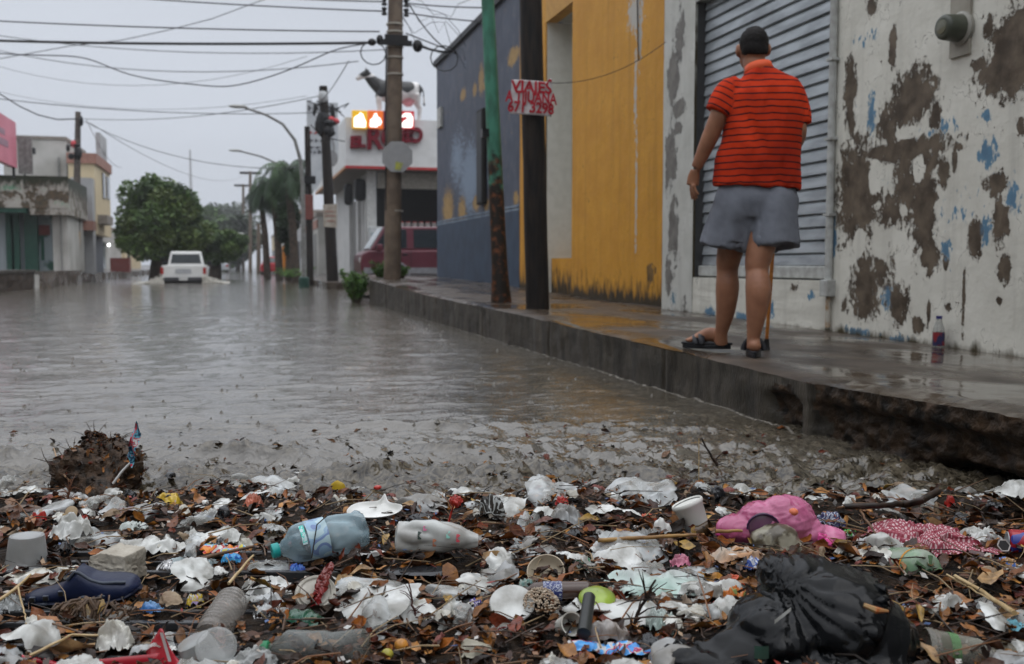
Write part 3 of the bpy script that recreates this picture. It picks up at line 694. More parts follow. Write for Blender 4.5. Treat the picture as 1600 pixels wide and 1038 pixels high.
# octagonal sign seen from the back
oc = PY(618, 247, cb.y) + Vector((0, -.22, 0)); rr = 25.5 / ppm(oc)
os_ = thing('stop_sign', 'plain grey back of an octagonal road sign strapped to the concrete pole', 'road sign', oc, -YAW * .6)
poly = [(rr * math.cos(R(22.5 + 45 * k)), rr * math.sin(R(22.5 + 45 * k))) for k in range(8)]
MB().prism(poly, -.006, .006).build('plate', mat('sign_back', (.27, .275, .28), .55, c2=(.24, .245, .25)), os_)
stk = MB(); stk.prism([(-.05, -.24), (.06, -.26), (.11, -.12), (.02, -.1), (-.03, -.09)], -.012, -.008).build('sticker', mat('sticker', (.42, .42, .05), .5, c2=(.2, .22, .1), ns=40), os_)
# overhead cables
pc0 = lambda py, dx=-.2: PY(617, py, cb.y) + Vector((dx, -.05, 0))
cb_l = 'overhead cables strung across the street'
def off(px, py, d): return PD(px, py, d)
cable('overhead_cable', sag(off(-60, 62, 21), pc0(70, -.45), .05), .028, 'thickest black cable crossing the whole sky to the concrete pole', cb_l)
cable('overhead_cable', sag(off(-60, 30, 21), pc0(52, -.3), .05), .014, 'straight thin cable just above the thickest black cable', cb_l)
cable('overhead_cable', sag(off(170, -6, 22), pc0(20), .03), .014, 'upper thin cable running into the lower insulator of the concrete pole', cb_l)
cable('overhead_cable', sag(off(400, -6, 22), pc0(5), .02), .014, 'highest short cable reaching the top insulator of the concrete pole', cb_l)
pts = [off(x, y, 26) for x, y in ((-60, 80), (0, 84), (60, 87), (125, 87), (160, 100), (200, 118), (260, 128), (310, 133), (350, 137), (385, 131), (430, 118), (470, 102), (500, 88), (530, 75), (575, 68))]
pts = sum([[a.lerp(b, j / 3) for j in range(3)] for a, b in zip(pts, pts[1:])], []) + [pts[-1]]
for _ in range(3): pts = [pts[0]] + [(pts[i - 1] + pts[i] * 2 + pts[i + 1]) / 4 for i in range(1, len(pts) - 1)] + [pts[-1]]
cable('overhead_cable', pts, .016, 'slack cable hanging in a long dip under the thickest cable', cb_l)
pts = [off(x, y, 40) for x, y in ((440, -10), (400, 4), (330, 30), (260, 48), (190, 63), (110, 72), (0, 92))]
cable('overhead_cable', pts, .016, 'pale far cable slanting up to the top of the sky', cb_l)
pts = [off(x, y, 33) for x, y in ((-40, 125), (0, 147), (30, 166), (60, 180), (90, 187), (122, 186))]
cable('overhead_cable', pts, .022, 'cable dropping from the left edge to the pole beside the yellow house', cb_l)
LP = PX(122, 175, -6.6)
for i, (ends, s, lab) in enumerate([((off(132, 186, 41), off(500, 150, 33)), .3, 'faint cable from the left pole rising to the black pole'),
        ((off(132, 190, 41), off(480, 262, 34)), .6, 'faint cable from the left pole falling towards the grey street lamp'),
        ((off(140, 192, 41), off(390, 270, 120)), 1.6, 'faint cable running down the street to the far crossarm pole'),
        ((off(-40, 150, 30), off(520, 175, 34)), .25, 'pale cable behind the dip, level with the black pole top'),
        ((off(545, 95, 24), off(495, 165, 33)), .1, 'thin lead rising from the black pole towards the concrete pole'),
        ((off(135, 187, 41), off(190, 262, 60)), .5, 'short bundle of cable from the left pole to the yellow house'),
        ((pc0(5, .2), off(790, 12, 18)), .03, 'top cable leaving the concrete pole towards the green pole'),
        ((pc0(20, .2), off(790, 36, 18)), .03, 'second cable leaving the concrete pole towards the green pole'),
        ((pc0(52, .2), off(700, 78, 19)), .0, 'cable from the concrete pole down to the roof of the blue wall'),
        ((pc0(70, .45), off(705, 82, 20)), .03, 'thick short cable tied to the corner of the blue wall'),
        ((off(-40, 50, 60), off(600, 78, 50)), .6, 'very faint far cable close above the thickest cable'),
        ((off(-40, 70, 60), off(560, 96, 50)), 1.0, 'very faint far cable just under the thickest cable'),
        ((off(-40, 92, 60), off(480, 88, 55)), 1.6, 'very faint sagging cable crossing the long dip'),
        ((off(-40, 134, 70), off(480, 150, 60)), 1.2, 'very faint cable under the long dip'),
        ((off(640, 8, 19), off(712, 84, 20)), .15, 'slack lead looping beside the concrete pole')]):
    cable('overhead_cable', sag(ends[0], ends[1], s), .024 if 'thick' in lab else .013, lab, cb_l)
tg = MB()
for k in range(5):
    a = cpz(random.uniform(0, 30)) + cb + Vector((.1, -.05, 0)); p = [a]
    for j in range(6): p.append(p[-1] + Vector((random.uniform(.05, .35), 0, random.uniform(-.35, .25))))
    tg.tube(p, .006, 5)
tag(tg.build('cable_tangle', m_black), 'tangle of loose thin wires right of the concrete pole top', 'cable')

# black pole with boxes beyond the side street
YB = 32.5
bb = PY(520, 439, YB); bb.z = .1; bt = PY(505, 135, YB) - bb
bp2 = thing('black_pole', 'black wooden pole with bundled boxes on top in front of the white lettered panel', 'utility pole', bb)
MB().tube([(0, 0, 0), bt * .5, bt], [.19, .16, .13], 12).build('shaft', m_wood, bp2, smooth=True)
k_ = 1 / ppm(bb)
q = MB()
def at_(px, py): return PY(px, py, YB) - bb
for (px, py, rx, rz) in ((507, 148, 4, 12), (507, 188, 11, 15), (513, 205, 12, 10), (500, 196, 8, 16), (520, 178, 3.5, 15), (492, 172, 4, 10), (514, 192, 14, 6)):
    q.ball(at_(px, py), (rx * k_, rx * k_ * .8, rz * k_), 10, 7)
q.warp(lambda p: p + Vector((.06 * N3(p.x * 6, p.z * 6), 0, .06 * N3(p.x * 6, p.z * 6, 9)))); q.build('cable_boxes', m_black, bp2)
q = MB(); q.ball(at_(505, 152), (8 * k_, .2, 12 * k_), 10, 7); q.build('lamp_cover', mat('lamp_cover', (.42, .43, .43), .4), bp2, smooth=True)
for (px, py) in ((517, 187), (524, 190)): MB().ball(at_(px, py), (7 * k_, .2, 5 * k_), 8, 6).build('red_tag', mat('red_tag', (.5, .06, .07), .5), bp2)
q = MB(); 
for k in range(10): a = at_(505 + random.uniform(-12, 20), random.uniform(160, 215)); q.tube([a, a + Vector((random.uniform(-.5, .5), 0, random.uniform(-.5, .3))), a + Vector((random.uniform(-.5, .8), 0, random.uniform(-.3, .5)))], .018, 5)
q.build('loose_wire', m_black, bp2)
sp2 = thing('paper_sign', 'faded pale notice tied low on the black pole', 'sign', PY(515, 338, YB) + Vector((0, -.2, 0)), -YAW)
hw_ = 11 * k_; MB().prism([(-hw_, .36), (hw_, .38), (hw_ * .9, -.38), (-hw_ * .95, -.34)], 0, .01).build('board', mat('faded_board', (.36, .33, .28), .6, c2=(.26, .22, .18), ns=6), sp2)
MB().box(-.15, .12, -.01, 0, .12, .16).box(-.16, .16, -.01, 0, -.02, .02).box(-.1, .14, -.01, 0, -.18, -.14).build('lettering', mat('faded_red', (.3, .16, .13), .6), sp2)
# dark slim pole and street lamps
def slim(px, py0, py1, Y, r, name, label, cat, m, lean=0):
    b = PY(px + lean, py1, Y); t = PY(px, py0, Y); r_ = thing(name, label, cat, b)
    MB().tube([(0, 0, -.3), (t - b) * .5, t - b], [r, r * .9, r * .75], 10).build('shaft', m, r_, smooth=True); return r_, t - b
s1_, t1 = slim(480, 198, 440, 36, .13, 'slim_pole', 'slim dark pole between the grey street lamp and the black pole', 'pole', m_wood, 5)
MB().box(t1.x - .14, t1.x + .16, -.2, .1, t1.z * .40, t1.z * .56).build('meter_case', mat('rust_red', (.16, .05, .04), .6), s1_, bevel=.02)
MB().box(t1.x - .2, t1.x + .25, -.25, -.1, t1.z * .63, t1.z * .68).build('bracket', m_black, s1_)
def street_lamp(b, h, arm, label, r=.075):
    l_ = thing('street_lamp', label, 'street lamp', b, 0, 'street lamps with curved arms')
    MB().tube([(0, 0, -.3), (0, 0, .12), (0, 0, .15)], [r * 2.2, r * 2.2, r * 1.6], 12).build('base', mat('lamp_green', (.02, .06, .045), .5), l_)
    pts = [Vector((0, 0, .1)), Vector((0, 0, h * .55)), Vector((-.05, 0, h * .7)), Vector((-arm * .12, 0, h * .82)), Vector((-arm * .32, 0, h * .91)), Vector((-arm * .6, 0, h * .96)), Vector((-arm * .85, 0, h * .985)), Vector((-arm, 0, h))]
    MB().tube(pts, [r, r * .9, r * .8, r * .7, r * .6, r * .55, r * .5, r * .5], 10).build('post', m_galv, l_, smooth=True)
    MB().ball((-arm - .1, 0, h), (.3, .11, .06), 12, 7).build('lamp_head', mat('lamp_head', (.35, .35, .33), .5), l_, smooth=True)
lb1 = PY(475, 440, 33); street_lamp(lb1, (440 - 174) / ppm(lb1), 90 / ppm(lb1), 'grey street lamp with curved arm, the nearer and taller of the two')
lb2 = PY(462, 430, 47); street_lamp(lb2, (430 - 240) / ppm(lb2), 84 / ppm(lb2), 'far street lamp whose arm shows above the palm trees')
# far crossarm poles
for px, pt, pb, Y, lab in ((391, 268, 428, 110, 'far utility pole with a crossarm, right of a shorter one'), (380, 288, 428, 130, 'farthest short utility pole with a crossarm by the white board'), (404, 350, 430, 90, 'stubby grey pole before the ochre house far down the street')):
    r_, t = slim(px, pt, pb, Y, .2, 'crossarm_pole', lab, 'utility pole', m_conc); t = Vector(t)
    if pt < 300: MB().box(t.x - 1.1, t.x + 1.1, -.1, .1, t.z - .3, t.z - .05).build('crossarm', m_wood, r_)
# left pole
lb_ = PX(118, 430, -6.6); ltp = PY(122, 175, lb_.y) - lb_
lp = thing('wooden_pole', 'weathered utility pole in front of the yellow house on the left side', 'utility pole', lb_)
MB().tube([(0, 0, -.3), ltp * .27], [.17, .155], 12).build('pole_foot', mat('ochre_paint', (.42, .22, .04), .6), lp, smooth=True)
MB().tube([ltp * .27, ltp * .6, ltp], [.152, .14, .11], 12).build('shaft', mat('grey_wood', (.11, .09, .075), .7, c2=(.05, .04, .035), ns=5), lp, smooth=True)
q = MB(); kz = 1 / ppm(lb_)
for (dx, py, rx, rz) in ((-3, 228, 8, 3), (-9, 245, 5, 5), (2, 240, 6, 10), (7, 190, 3, 8), (-14, 232, 3, 6)): c = PY(121 + dx, py, lb_.y) - lb_; q.ball(c + Vector((0, -.15, 0)), (rx * kz, .15, rz * kz), 10, 7)
q.build('cable_boxes', m_black, lp)
MB().ball(PY(116, 226, lb_.y) - lb_ + Vector((0, -.2, 0)), (4 * kz, .1, 6 * kz), 10, 7).build('red_lamp', mat('red_tag', (.5, .06, .07), .5), lp, smooth=True)
# wires bundle to the house
# mast
mb_ = PY(299, 330, 300); mt_ = thing('radio_mast', 'thin pale radio mast rising faintly above the big tree', 'radio mast', mb_)
MB().tube([(0, 0, -20), (0, 0, 95 / ppm(mb_))], [.9, .25], 6).build('lattice', mat('mast_grey', (.45, .45, .46), .7), mt_)
# ================================================================== CORNER SHOP WITH THE COW
XE = 4.6; pe_ = PX(540, 263, XE); YE = pe_.y; ke = ppm(pe_)
m_off = mat('shop_white', (.62, .62, .61), .6, c2=(.54, .54, .525), ns=2)
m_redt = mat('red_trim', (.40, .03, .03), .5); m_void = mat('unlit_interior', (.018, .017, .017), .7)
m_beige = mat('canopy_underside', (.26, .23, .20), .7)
m_glass = mat('dark_glass', (.02, .025, .028), .08, coat=.5)
zf0 = pe_.z; zf1 = PX(540, 182, XE).z
corner = thing('corner_shop', 'white corner shop with red-edged canopy, lit sign panels and dark red letters', 'shop', (XE, YE, 0))
MB().box(XE, 16, YE, YE + 17, zf0 + .12, zf1).build('fascia', m_off, corner)
def bpart(root, name, m, *boxes, bevel=0, smooth=False):
    mb = MB()
    for b in boxes: mb.box(*b)
    return under(mb.build(name, m, root, bevel=bevel))
under([o for o in corner.children if o.name.startswith('fascia')][0])
bpart(corner, 'canopy_edge', m_redt, (XE - .02, 16, YE - .02, YE + .1, zf0, zf0 + .118))
bpart(corner, 'canopy_edge', mat('orange_trim', (.40, .17, .04), .5), (XE - .02, XE + .1, YE + .1, YE + 17, zf0, zf0 + .118))
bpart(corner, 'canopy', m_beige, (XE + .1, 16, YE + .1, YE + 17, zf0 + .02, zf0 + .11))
XI = 5.75; YI = YE + 1.0
gz = .25
bpart(corner, 'wall', m_off, (XI, XI + .3, YI, YI + .35, gz, zf0), (XI + .02, XI + .3, YI + 1.6, YI + 2.2, gz, zf0), (XI + .02, XI + .3, YI + 4.8, YI + 5.5, gz, zf0), (XI + .02, XI + .3, YI + 8.6, YE + 17, gz, zf0), (XI, 16, YE + 3.6, YE + 4, 0, zf0), (XE + 4.5, 16, YI, YI + .3, gz, zf0))
bpart(corner, 'column', mat('column_white', (.5, .5, .48), .6), (XI - .15, XI + .2, YI - .2, YI - .01, gz, zf0))
bpart(corner, 'roller_door', mat('door_grey', (.26, .26, .25), .6, c2=(.16, .16, .155), ns=3, stretch=(1, 1, 12)), (XI + .2, XI + .25, YI + 2.2, YI + 4.8, gz, zf0 - .9), (XI + .2, XI + .25, YI + 5.5, YI + 8.6, gz, zf0 - .9))
bpart(corner, 'doorway', m_void, (XI + .2, XI + .25, YI + .35, YI + 1.6, gz, zf0 - .3))
bpart(corner, 'beam', mat('beam_beige', (.30, .28, .24), .7), (XI + .35, 16, YI - .02, YI + .25, zf0 - .75, zf0 - .05))
bpart(corner, 'counter', mat('counter_grey', (.20, .20, .20), .5), (XI + .8, 15, YI + .3, YI + .9, gz, 1.9))
bpart(corner, 'interior', m_void, (XI + .31, 15.9, YE + 3.4, YE + 3.6, 0, zf0))
bpart(corner, 'fan', m_black, (XI - .6, XI - .1, YI + .4, YI + .9, zf0 - 1.3, zf0 - .3), bevel=.15)
bpart(corner, 'fan', m_black, (XI - .9, XI - .5, YI + 2, YI + 2.4, zf0 - 1.4, zf0 - .4), bevel=.15)
# goods on the counter
for i in range(16):
    for j in range(2):
        if i == 0 and j == 0:
            jar = thing('jar', 'pale jars ranged in rows on the counter of the corner shop', 'jar', (XI + 1.2, YI + .45, 1.9), 0, 'jars on the shop counter')
            MB().lathe([(0, .1), (.02, .12), (.28, .12), (.32, .09)], 10).build('body', mat('jar_glass', (.36, .34, .32), .3, c2=(.2, .16, .15), ns=12), jar, smooth=True)
            MB().lathe([(.32, .1), (.37, .1)], 10).build('lid', m_redt, jar)
        else:
            c = copy_tree(jar); c.location = (XI + 1.2 + i * .3, YI + .45 + .05 * (j), 1.9 + j * .42)
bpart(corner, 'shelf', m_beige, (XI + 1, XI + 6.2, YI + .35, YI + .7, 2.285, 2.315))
fr = thing('fridge', 'white upright fridge under the canopy behind the maroon car', 'fridge', PY(589, 385, YE + .5)); 
MB().box(-.35, .35, -.3, .3, -.9, .85).build('case', mat('fridge_white', (.5, .52, .52), .3), fr, bevel=.03); MB().box(-.3, .3, -.33, -.3, -.6, .6).build('door', mat('fridge_door', (.38, .44, .46), .2), fr)
# lit sign panels
zb = PX(540, 201, XE).z; q0 = PY(550, 190, YE - .3).x; q1 = PY(648, 190, YE - .3).x; pw = (q1 - q0) / 4
cols = [('sign_yellow', (.75, .42, .01)), ('sign_orange', (.75, .14, .01)), ('sign_maroon', (.10, .01, .04)), ('sign_bright_red', (.45, .008, .015))]
m_glow = mat('lit_white', (1, .98, .93), .5, c2=(1, .98, .93), emit=.9)
lp_ = thing('lit_sign', 'row of four backlit squares, yellow to red, each with a white emblem', 'illuminated sign', (q0, YE - .3, zb))
hgt = PX(540, 172, XE).z - zb
for i, (nm, c) in enumerate(cols):

    f = MB().box(i * pw + .015, (i + 1) * pw - .015, 0, .25, .02 * i, hgt + .02 * i).build('panel', mat(nm, c, .4, emit=.28, c2=c), lp_, bevel=.02)
    r2 = random.Random(i + 3); cx = (i + .5) * pw; cz = hgt * .47 + .02 * i
    base = [[(-.42, -.42), (.38, -.42), (.42, -.1), (.3, .1), (.22, .34), (.02, .44), (-.1, .3), (-.3, .2), (-.42, .1)],
            [(-.42, -.4), (.1, -.42), (.14, -.3), (.3, -.3), (.42, -.1), (.3, .12), (.14, .2), (.05, .42), (-.1, .36), (-.2, .14), (-.4, 0)],
            [(-.36, -.4), (.3, -.4), (.4, 0), (.2, .36), (-.15, .4), (-.2, .1), (-.4, 0)],
            [(-.4, -.42), (.3, -.42), (.4, -.3), (.42, .2), (.25, .42), (-.1, .44), (-.36, .3), (-.34, .16), (-.1, .24), (.05, .1), (-.2, -.02), (-.4, -.2)]][i]
    MB().prism([(cx + x * pw * .92, cz + z * hgt * .95) for x, z in base], -.03, -.004).build('emblem', m_glow, lp_)
# EL RODEO
m_let = mat('letter_red', (.17, .008, .02), .5, c2=(.11, .006, .012), spec=.1); m_lets = mat('letter_side', (.07, .005, .012), .5)
lr = thing('shop_lettering', 'dark red raised letters reading EL RODEO on the white fascia', 'sign', PY(600, 218, YE - .12))
kk = 1 / ke
def put(txt, px, py, size, sh=.12, w=1.0):
    M_ = Matrix.Translation(PY(px, py, YE - .12) - Vector(lr.location)) @ Matrix.Rotation(math.pi / 2, 4, 'X') @ Matrix.Rotation(R(4), 4, 'Z')
    text_obj('lettering', txt, size * kk, .09, [m_let], lr, M_, shear=sh, bold=.045, width=w)
put('EL', 558, 223, 23); put('R', 583, 218, 46, .1, .9); put('O', 606, 216, 36, .1, .8); put('D', 624, 215, 26); put('E', 637, 214, 25); put('O', 649, 213, 31, .1, .85)
# cow statue
m_cow = None
def cow():
    mb = MB(); k = 1
    # local: x to the right in the picture (tail), head at -x
    def T(pts, r, seg=14): mb.tube(pts, r, seg)
    T([(-.62, 0, 1.12), (-.3, 0, 1.08), (.1, 0, 1.05), (.5, 0, 1.08), (.85, 0, 1.12), (.98, 0, 1.08)], [(.26, .34), (.33, .42), (.36, .42), (.35, .40), (.28, .34), (.14, .2)], 18)
    T([(-.5, 0, 1.2), (-.8, 0, 1.42), (-1.02, 0, 1.66)], [(.2, .3), (.15, .22), (.13, .16)])
    T([(-.96, 0, 1.70), (-1.12, 0, 1.64), (-1.34, 0, 1.50), (-1.40, 0, 1.46)], [(.13, .14), (.13, .13), (.09, .09), (.075, .07)])
    for s in (-1, 1):
        T([(-1.0, s * .1, 1.76), (-.98, s * .26, 1.76)], [(.05, .06), (.03, .03)], 8); T([(-1.05, s * .07, 1.80), (-1.06, s * .16, 1.93)], [.03, .012], 8)
        T([(-.58, s * .17, 1.0), (-.58, s * .17, .6), (-.56, s * .17, .52), (-.58, s * .17, .08), (-.60, s * .17, 0)], [(.12, .13), (.075, .08), (.07, .07), (.045, .05), (.075, .075)], 10)
        T([(.80, s * .17, 1.0), (.84, s * .17, .66), (.93, s * .17, .48), (.90, s * .17, .08), (.88, s * .17, 0)], [(.15, .2), (.09, .1), (.06, .065), (.045, .05), (.075, .075)], 10)
    mb.ball((.5, 0, .68), (.2, .2, .14)); T([(1.0, 0, 1.3), (1.08, 0, 1.1), (1.1, 0, .6)], [.03, .028, .045], 8)
    me = remeshed(mb, .028, 3)
    a = me.color_attributes.new('tint', 'FLOAT_COLOR', 'POINT'); cs_ = []
    for v in me.vertices:
        x, y, z = v.co; bl = 0
        for (cx, cz, rx, rz) in ((-.72, 1.32, .42, .30), (-.5, 1.1, .24, .3), (-1.1, 1.72, .28, .16), (.42, 1.28, .27, .26), (.98, 1.2, .13, .36), (1.1, .6, .08, .12)):
            d = ((x - cx) / rx) ** 2 + ((z - cz) / rz) ** 2 + .3 * N3(x * 4, z * 4, y * 2)
            if d < 1: bl = 1
        ud = ((x - .5) / .26) ** 2 + ((z - .66) / .17) ** 2 < 1
        cs_ += [.03, .03, .03, 1] if bl else ([1.0, .45, .5, 1] if ud else [1, 1, 1, 1])
    a.data.foreach_set('color', cs_)
    return me
cr0 = PY(572, 170, YE + .4); root = thing('cow_statue', 'life-size black and white cow statue standing on the shop roof', 'statue', PY(617, 190, YE + .6), R(0))
mesh_obj('body', cow(), mat('cow_paint', (.62, .6, .58), .4, attr='tint', coat=.3), root); root.scale = (1.2, 1.2, 1.2)
MB().box(-.9, 1.2, -.3, .3, -.06, 0).tube([(-.5, 0, -.9), (-.5, 0, 0)], .04).tube([(.8, 0, -.9), (.8, 0, 0)], .04).build('stand', m_galv, root)
# white lettered panel on the side of the shop
pz0 = PX(528, 300, XE); 
panel = thing('lettered_panel', 'tall white wall panel with faded painted lettering behind the black pole', 'sign', PY(505, 290, YE - 2.5), -.1)
kp = 1 / ppm(Vector(panel.location)); pw_ = 24 * kp; ph = 128 * kp
MB().prism([(-pw_, -.6), (pw_ * .2, .5), (pw_, 1.2), (pw_, ph), (-pw_, ph)], 0, .15).build('board', mat('panel_white', (.46, .48, .49), .6, c2=(.38, .40, .42), ns=2), panel)
ic = MB(); r3 = random.Random(5)
def glyph_row(mb, z, x0, x1, h):
    x = x0
    while x < x1:
        w = r3.uniform(.08, .2); mb.box(x, x + w * .5, -.02, -.003, z, z + h * r3.uniform(.5, 1)); mb.box(x, x + w, -.018, -.0025, z + h * .35, z + h * .55); x += w + .06
glyph_row(ic, ph - .35, -pw_ * .9, pw_ * .9, .25); ic.build('lettering', mat('sign_ink', (.07, .07, .08), .6), panel)
ic = MB()
for z in (.52, .44, .38): glyph_row(ic, ph * z, -pw_ * .8, pw_ * .1, .17)
ic.build('lettering', mat('sign_ink', (.07, .07, .08), .6), panel)
ic = MB(); glyph_row(ic, ph * .62, -pw_ * .8, pw_ * .6, .10); ic.build('lettering', m_redt, panel)
ic = MB(); ic.tube([(pw_ * .75 * math.cos(a * .3) * .5 + pw_ * .35, -.02, ph * .45 + .5 * math.sin(a * .3)) for a in range(-3, 8)], .03, 6); ic.ball((pw_ * .5, -.01, ph * .33), (.3, .02, .35), 10, 6); ic.build('emblem', mat('faint_grey', (.25, .25, .25), .6), panel)

# ================================================================== HOUSES DOWN THE STREET
def house(name, label, X0, X1, Y0, Y1, h, m, side, z0=.2, wins=(), extra=(), roofc=None):
    """side +1: stands on the right and faces -x; -1: on the left and faces +x"""
    fx = X0 if side > 0 else X1; t = thing(name, label, 'house', (fx, Y0, z0))
    bpart(t, 'wall', m, (X0, X1, Y0, Y1, 0, h))
    bpart(t, 'roof', roofc or m_beige, (X0 - .08, X1 + .08, Y0 - .08, Y1 + .08, h, h + .25))
    for (ya, yb, za, zb_, nm, mm) in wins:
        d = -.05 * side; xa, xb = sorted((fx + d, fx - d * .2)); o = bpart(t, nm, mm, (xa, xb, ya, yb, za, zb_))
    for (nm, mm, b) in extra: bpart(t, nm, mm, b)
    return t
m_w1 = mat('house_white', (.47, .46, .43), .7, c2=(.33, .32, .29), ns=.8); m_w2 = mat('house_cream', (.58, .48, .31), .7, c2=(.50, .41, .26), ns=.6)
m_w3 = mat('house_ochre', (.45, .26, .07), .7); m_w4 = mat('house_pale', (.42, .42, .42), .7, c2=(.3, .3, .3), ns=.8)
m_brick = mat('cornice_pink', (.33, .17, .13), .7)
yq = YE + 17.1
house('corner_house', 'pale house with roller doors next to the corner shop', 4.7, 12, yq, yq + 12, 3.6, m_w1, 1,
      wins=[(yq + 1, yq + 4, .3, 2.6, 'roller_door', m_galv), (yq + 6, yq + 9, .3, 2.6, 'roller_door', m_galv)], extra=[('parapet', m_brick, (4.65, 4.75, yq, yq + 12, 2.9, 3.4))])
for i, (h, m, lab) in enumerate([(4.4, m_w4, 'grey-white house beyond the palms on the right'), (5.2, m_w3, 'ochre house with pale ground floor far down on the right'), (4.0, m_w1, 'low white house beyond the ochre one'),
                                 (6.0, m_w4, 'pale tall house near the white street board'), (4.5, m_w2, 'cream house farthest down on the right')]):
    y = yq + 12.3 + i * 15
    house('street_house', lab, 4.9, 14, y, y + 14.6, h, m, 1, wins=[(y + 1, y + 3.2, .3, 2.5, 'door', m_galv), (y + 5, y + 7, 1.2, 2.6, 'window', m_glass), (y + 9, y + 12, .3, 2.6, 'door', m_void)] + ([(y + 2, y + 4, 3.4, 4.6, 'window', m_glass)] if h > 5 else []))
# kerbs and pavements beyond
for nm, b in (('pavement', (2.6, 14, 30.5, 140, -.4, .2)), ('pavement', (-14, -6.2, 43.9, 140, -.4, .35))):
    struct(MB().box(*b).build(nm, m_pave))
# left side raised pavement
struct(MB().box(-16, -6.1, 20, 43.9, -.4, .50).build('pavement', m_pave))
lw = thing('low_wall', 'low dark stone retaining wall at the left edge of the flooded street', 'wall', (-6, 30, 0))
mbw = MB(); mbw.grid(60, 6, lambda u, v: (-6.02 + .05 * fbm(u * 22, v * 2), 21 + 12.5 * u, -.1 + .62 * v)); mbw.box(-6.6, -6.1, 21, 33.5, -.1, .5); under(mbw.build('stone_face', m_rock, lw)); bpart(lw, 'coping', m_kerb, (-6.7, -5.98, 21, 33.5, .5, .58))
MB().box(-6.3, -6.02, 33.6, 34.3, 0, .42).build('concrete_block', m_w1)
o = bpy.data.objects['concrete_block']; o.matrix_parent_inverse = Matrix(); tag(o, 'pale concrete block at the end of the low stone wall', 'block')
XL = -7.5; YC = 42.0
pc_ = PY(108, 330, YC); XC = pc_.x; zc0 = pc_.z; zc1 = PY(108, 276, YC).z; kc = 1 / ppm(pc_); XF = PY(-40, 330, YC).x
m_mould = wall_mat('mouldy_canopy', (.42, .40, .36), (.34, .32, .28), (.13, .09, .055), (.06, .055, .04), (.16, .30, .20), nsc=3, stain=(.03, .035, .02))
m_green = mat('dark_green_paint', (.02, .07, .05), .5); m_white_door = mat('white_shutter', (.36, .40, .42), .5, c2=(.28, .32, .34), stretch=(12, 1, .5), ns=2)
def XA(px): return PY(px, 400, YC).x
cs2 = thing('canopy_shop', 'run-down shop with a mouldy peeling canopy, dark green posts and white doors', 'shop', (XC, YC, .4))
bpart(cs2, 'wall', m_w4, (XF, XC - .3, YC + 1.4, YC + 6, .3, zc1 - .1))
can = MB(); can.grid(120, 14, lambda u, v: (XF + (XC - XF) * u, YC - .02, zc0 + .1 + (zc1 - zc0 - .1) * v)); can.box(XF, XC, YC, YC + 1.5, zc0 + .1, zc1 - .04); can.box(XC - 1.4, XC - .002, YC + .0, YC + 5, zc0 - .15, zc1 - .05)
o = under(can.build('canopy', m_mould, cs2))
setattr_f(o, 'peel', [.5 + .5 * N3(v.co.x * 1.3, v.co.z * 2) for v in o.data.vertices]); setattr_f(o, 'accent', [.35 + .5 * N3(v.co.x * .9, v.co.z * 3, 4) for v in o.data.vertices])
setattr_f(o, 'stain', [.1 + 1.1 * max(0, (v.co.z - zc0) / (zc1 - zc0)) ** 2 for v in o.data.vertices])
bpart(cs2, 'canopy_beam', m_green, (XF, XC - 1.5, YC + .02, YC + .2, zc0 - .08, zc0 + .1))
for px, w in ((8, .14), (17, .14), (42, .24)): bpart(cs2, 'post', m_green, (XA(px) - w, XA(px) + w, YC + .9, YC + 1.1, .4, zc0))
bpart(cs2, 'door', m_white_door, (XF, XA(5), YC + 1.3, YC + 1.38, .45, zc0 - .1)); bpart(cs2, 'door', m_white_door, (XA(20), XA(38), YC + 1.3, YC + 1.38, .45, zc0 - .1))
bpart(cs2, 'mural', mat('mural_paint', (.30, .36, .38), .6, c2=(.03, .10, .07), ns=.9, lo=.44, hi=.5), (XA(46), XA(78), YC + 1.28, YC + 1.38, .45, zc0 - .1))
bpart(cs2, 'mural_figure', mat('mural_red', (.22, .05, .04), .6), (XA(52), XA(70), YC + 1.24, YC + 1.27, 1.9, 2.3)); bpart(cs2, 'mural_figure', mat('mural_green', (.02, .11, .07), .6), (XA(55), XA(60), YC + 1.24, YC + 1.27, .9, 1.9))
bpart(cs2, 'side_wall', m_w1, (XA(79), XA(103), YC + .6, YC + 5, .4, zc0)); bpart(cs2, 'pipe', m_galv, (XA(92), XA(93.5), YC + .5, YC + .58, .4, zc0))
XS = PY(27, 262, YC).x; z1s = PY(27, 192, YC).z; z0s = PY(27, 263, YC).z
pk = thing('pink_sign', 'large pink billboard panel at the upper left edge', 'sign', (XS, YC, z0s))
m_pink = mat('sign_pink', (.60, .20, .26), .5, c2=(.54, .17, .22), ns=1)
bpart(pk, 'panel', m_pink, (XS - .2, XS, 20, YC, z0s, z1s)); bpart(pk, 'lettering', mat('pink_text', (.36, .22, .27), .6), (XS - .01, XS + .012, 30, YC - 1.5, z0s + .6, z0s + .85)); bpart(pk, 'lettering', mat('pink_text', (.36, .22, .27), .6), (XS - .01, XS + .012, 30, YC - 2, z0s + 1.0, z0s + 1.2))
bpart(pk, 'post', m_black, (XS - .1, XS - .02, YC - .4, YC - .3, zc1 - .1, z0s)); bpart(pk, 'back_frame', m_galv, (XS, XS + .5, YC + .2, YC + .3, z0s - .2, z1s - .5))
tk = thing('floodlight', 'dark floodlight on a stalk beside the pink billboard', 'lamp', PY(38, 255, YC + .5)); MB().tube([(0, 0, -.9), (0, 0, 0), (.12, 0, .4)], .04).build('stalk', m_black, tk); MB().box(-.1, .4, -.15, .15, .35, .6).build('lamp_case', m_black, tk, bevel=.04)
yl1 = YC + 6.2
Yw = yl1 + 1.6; pw0 = PY(42, 217, Yw); pw1 = PY(150, 210, Yw)
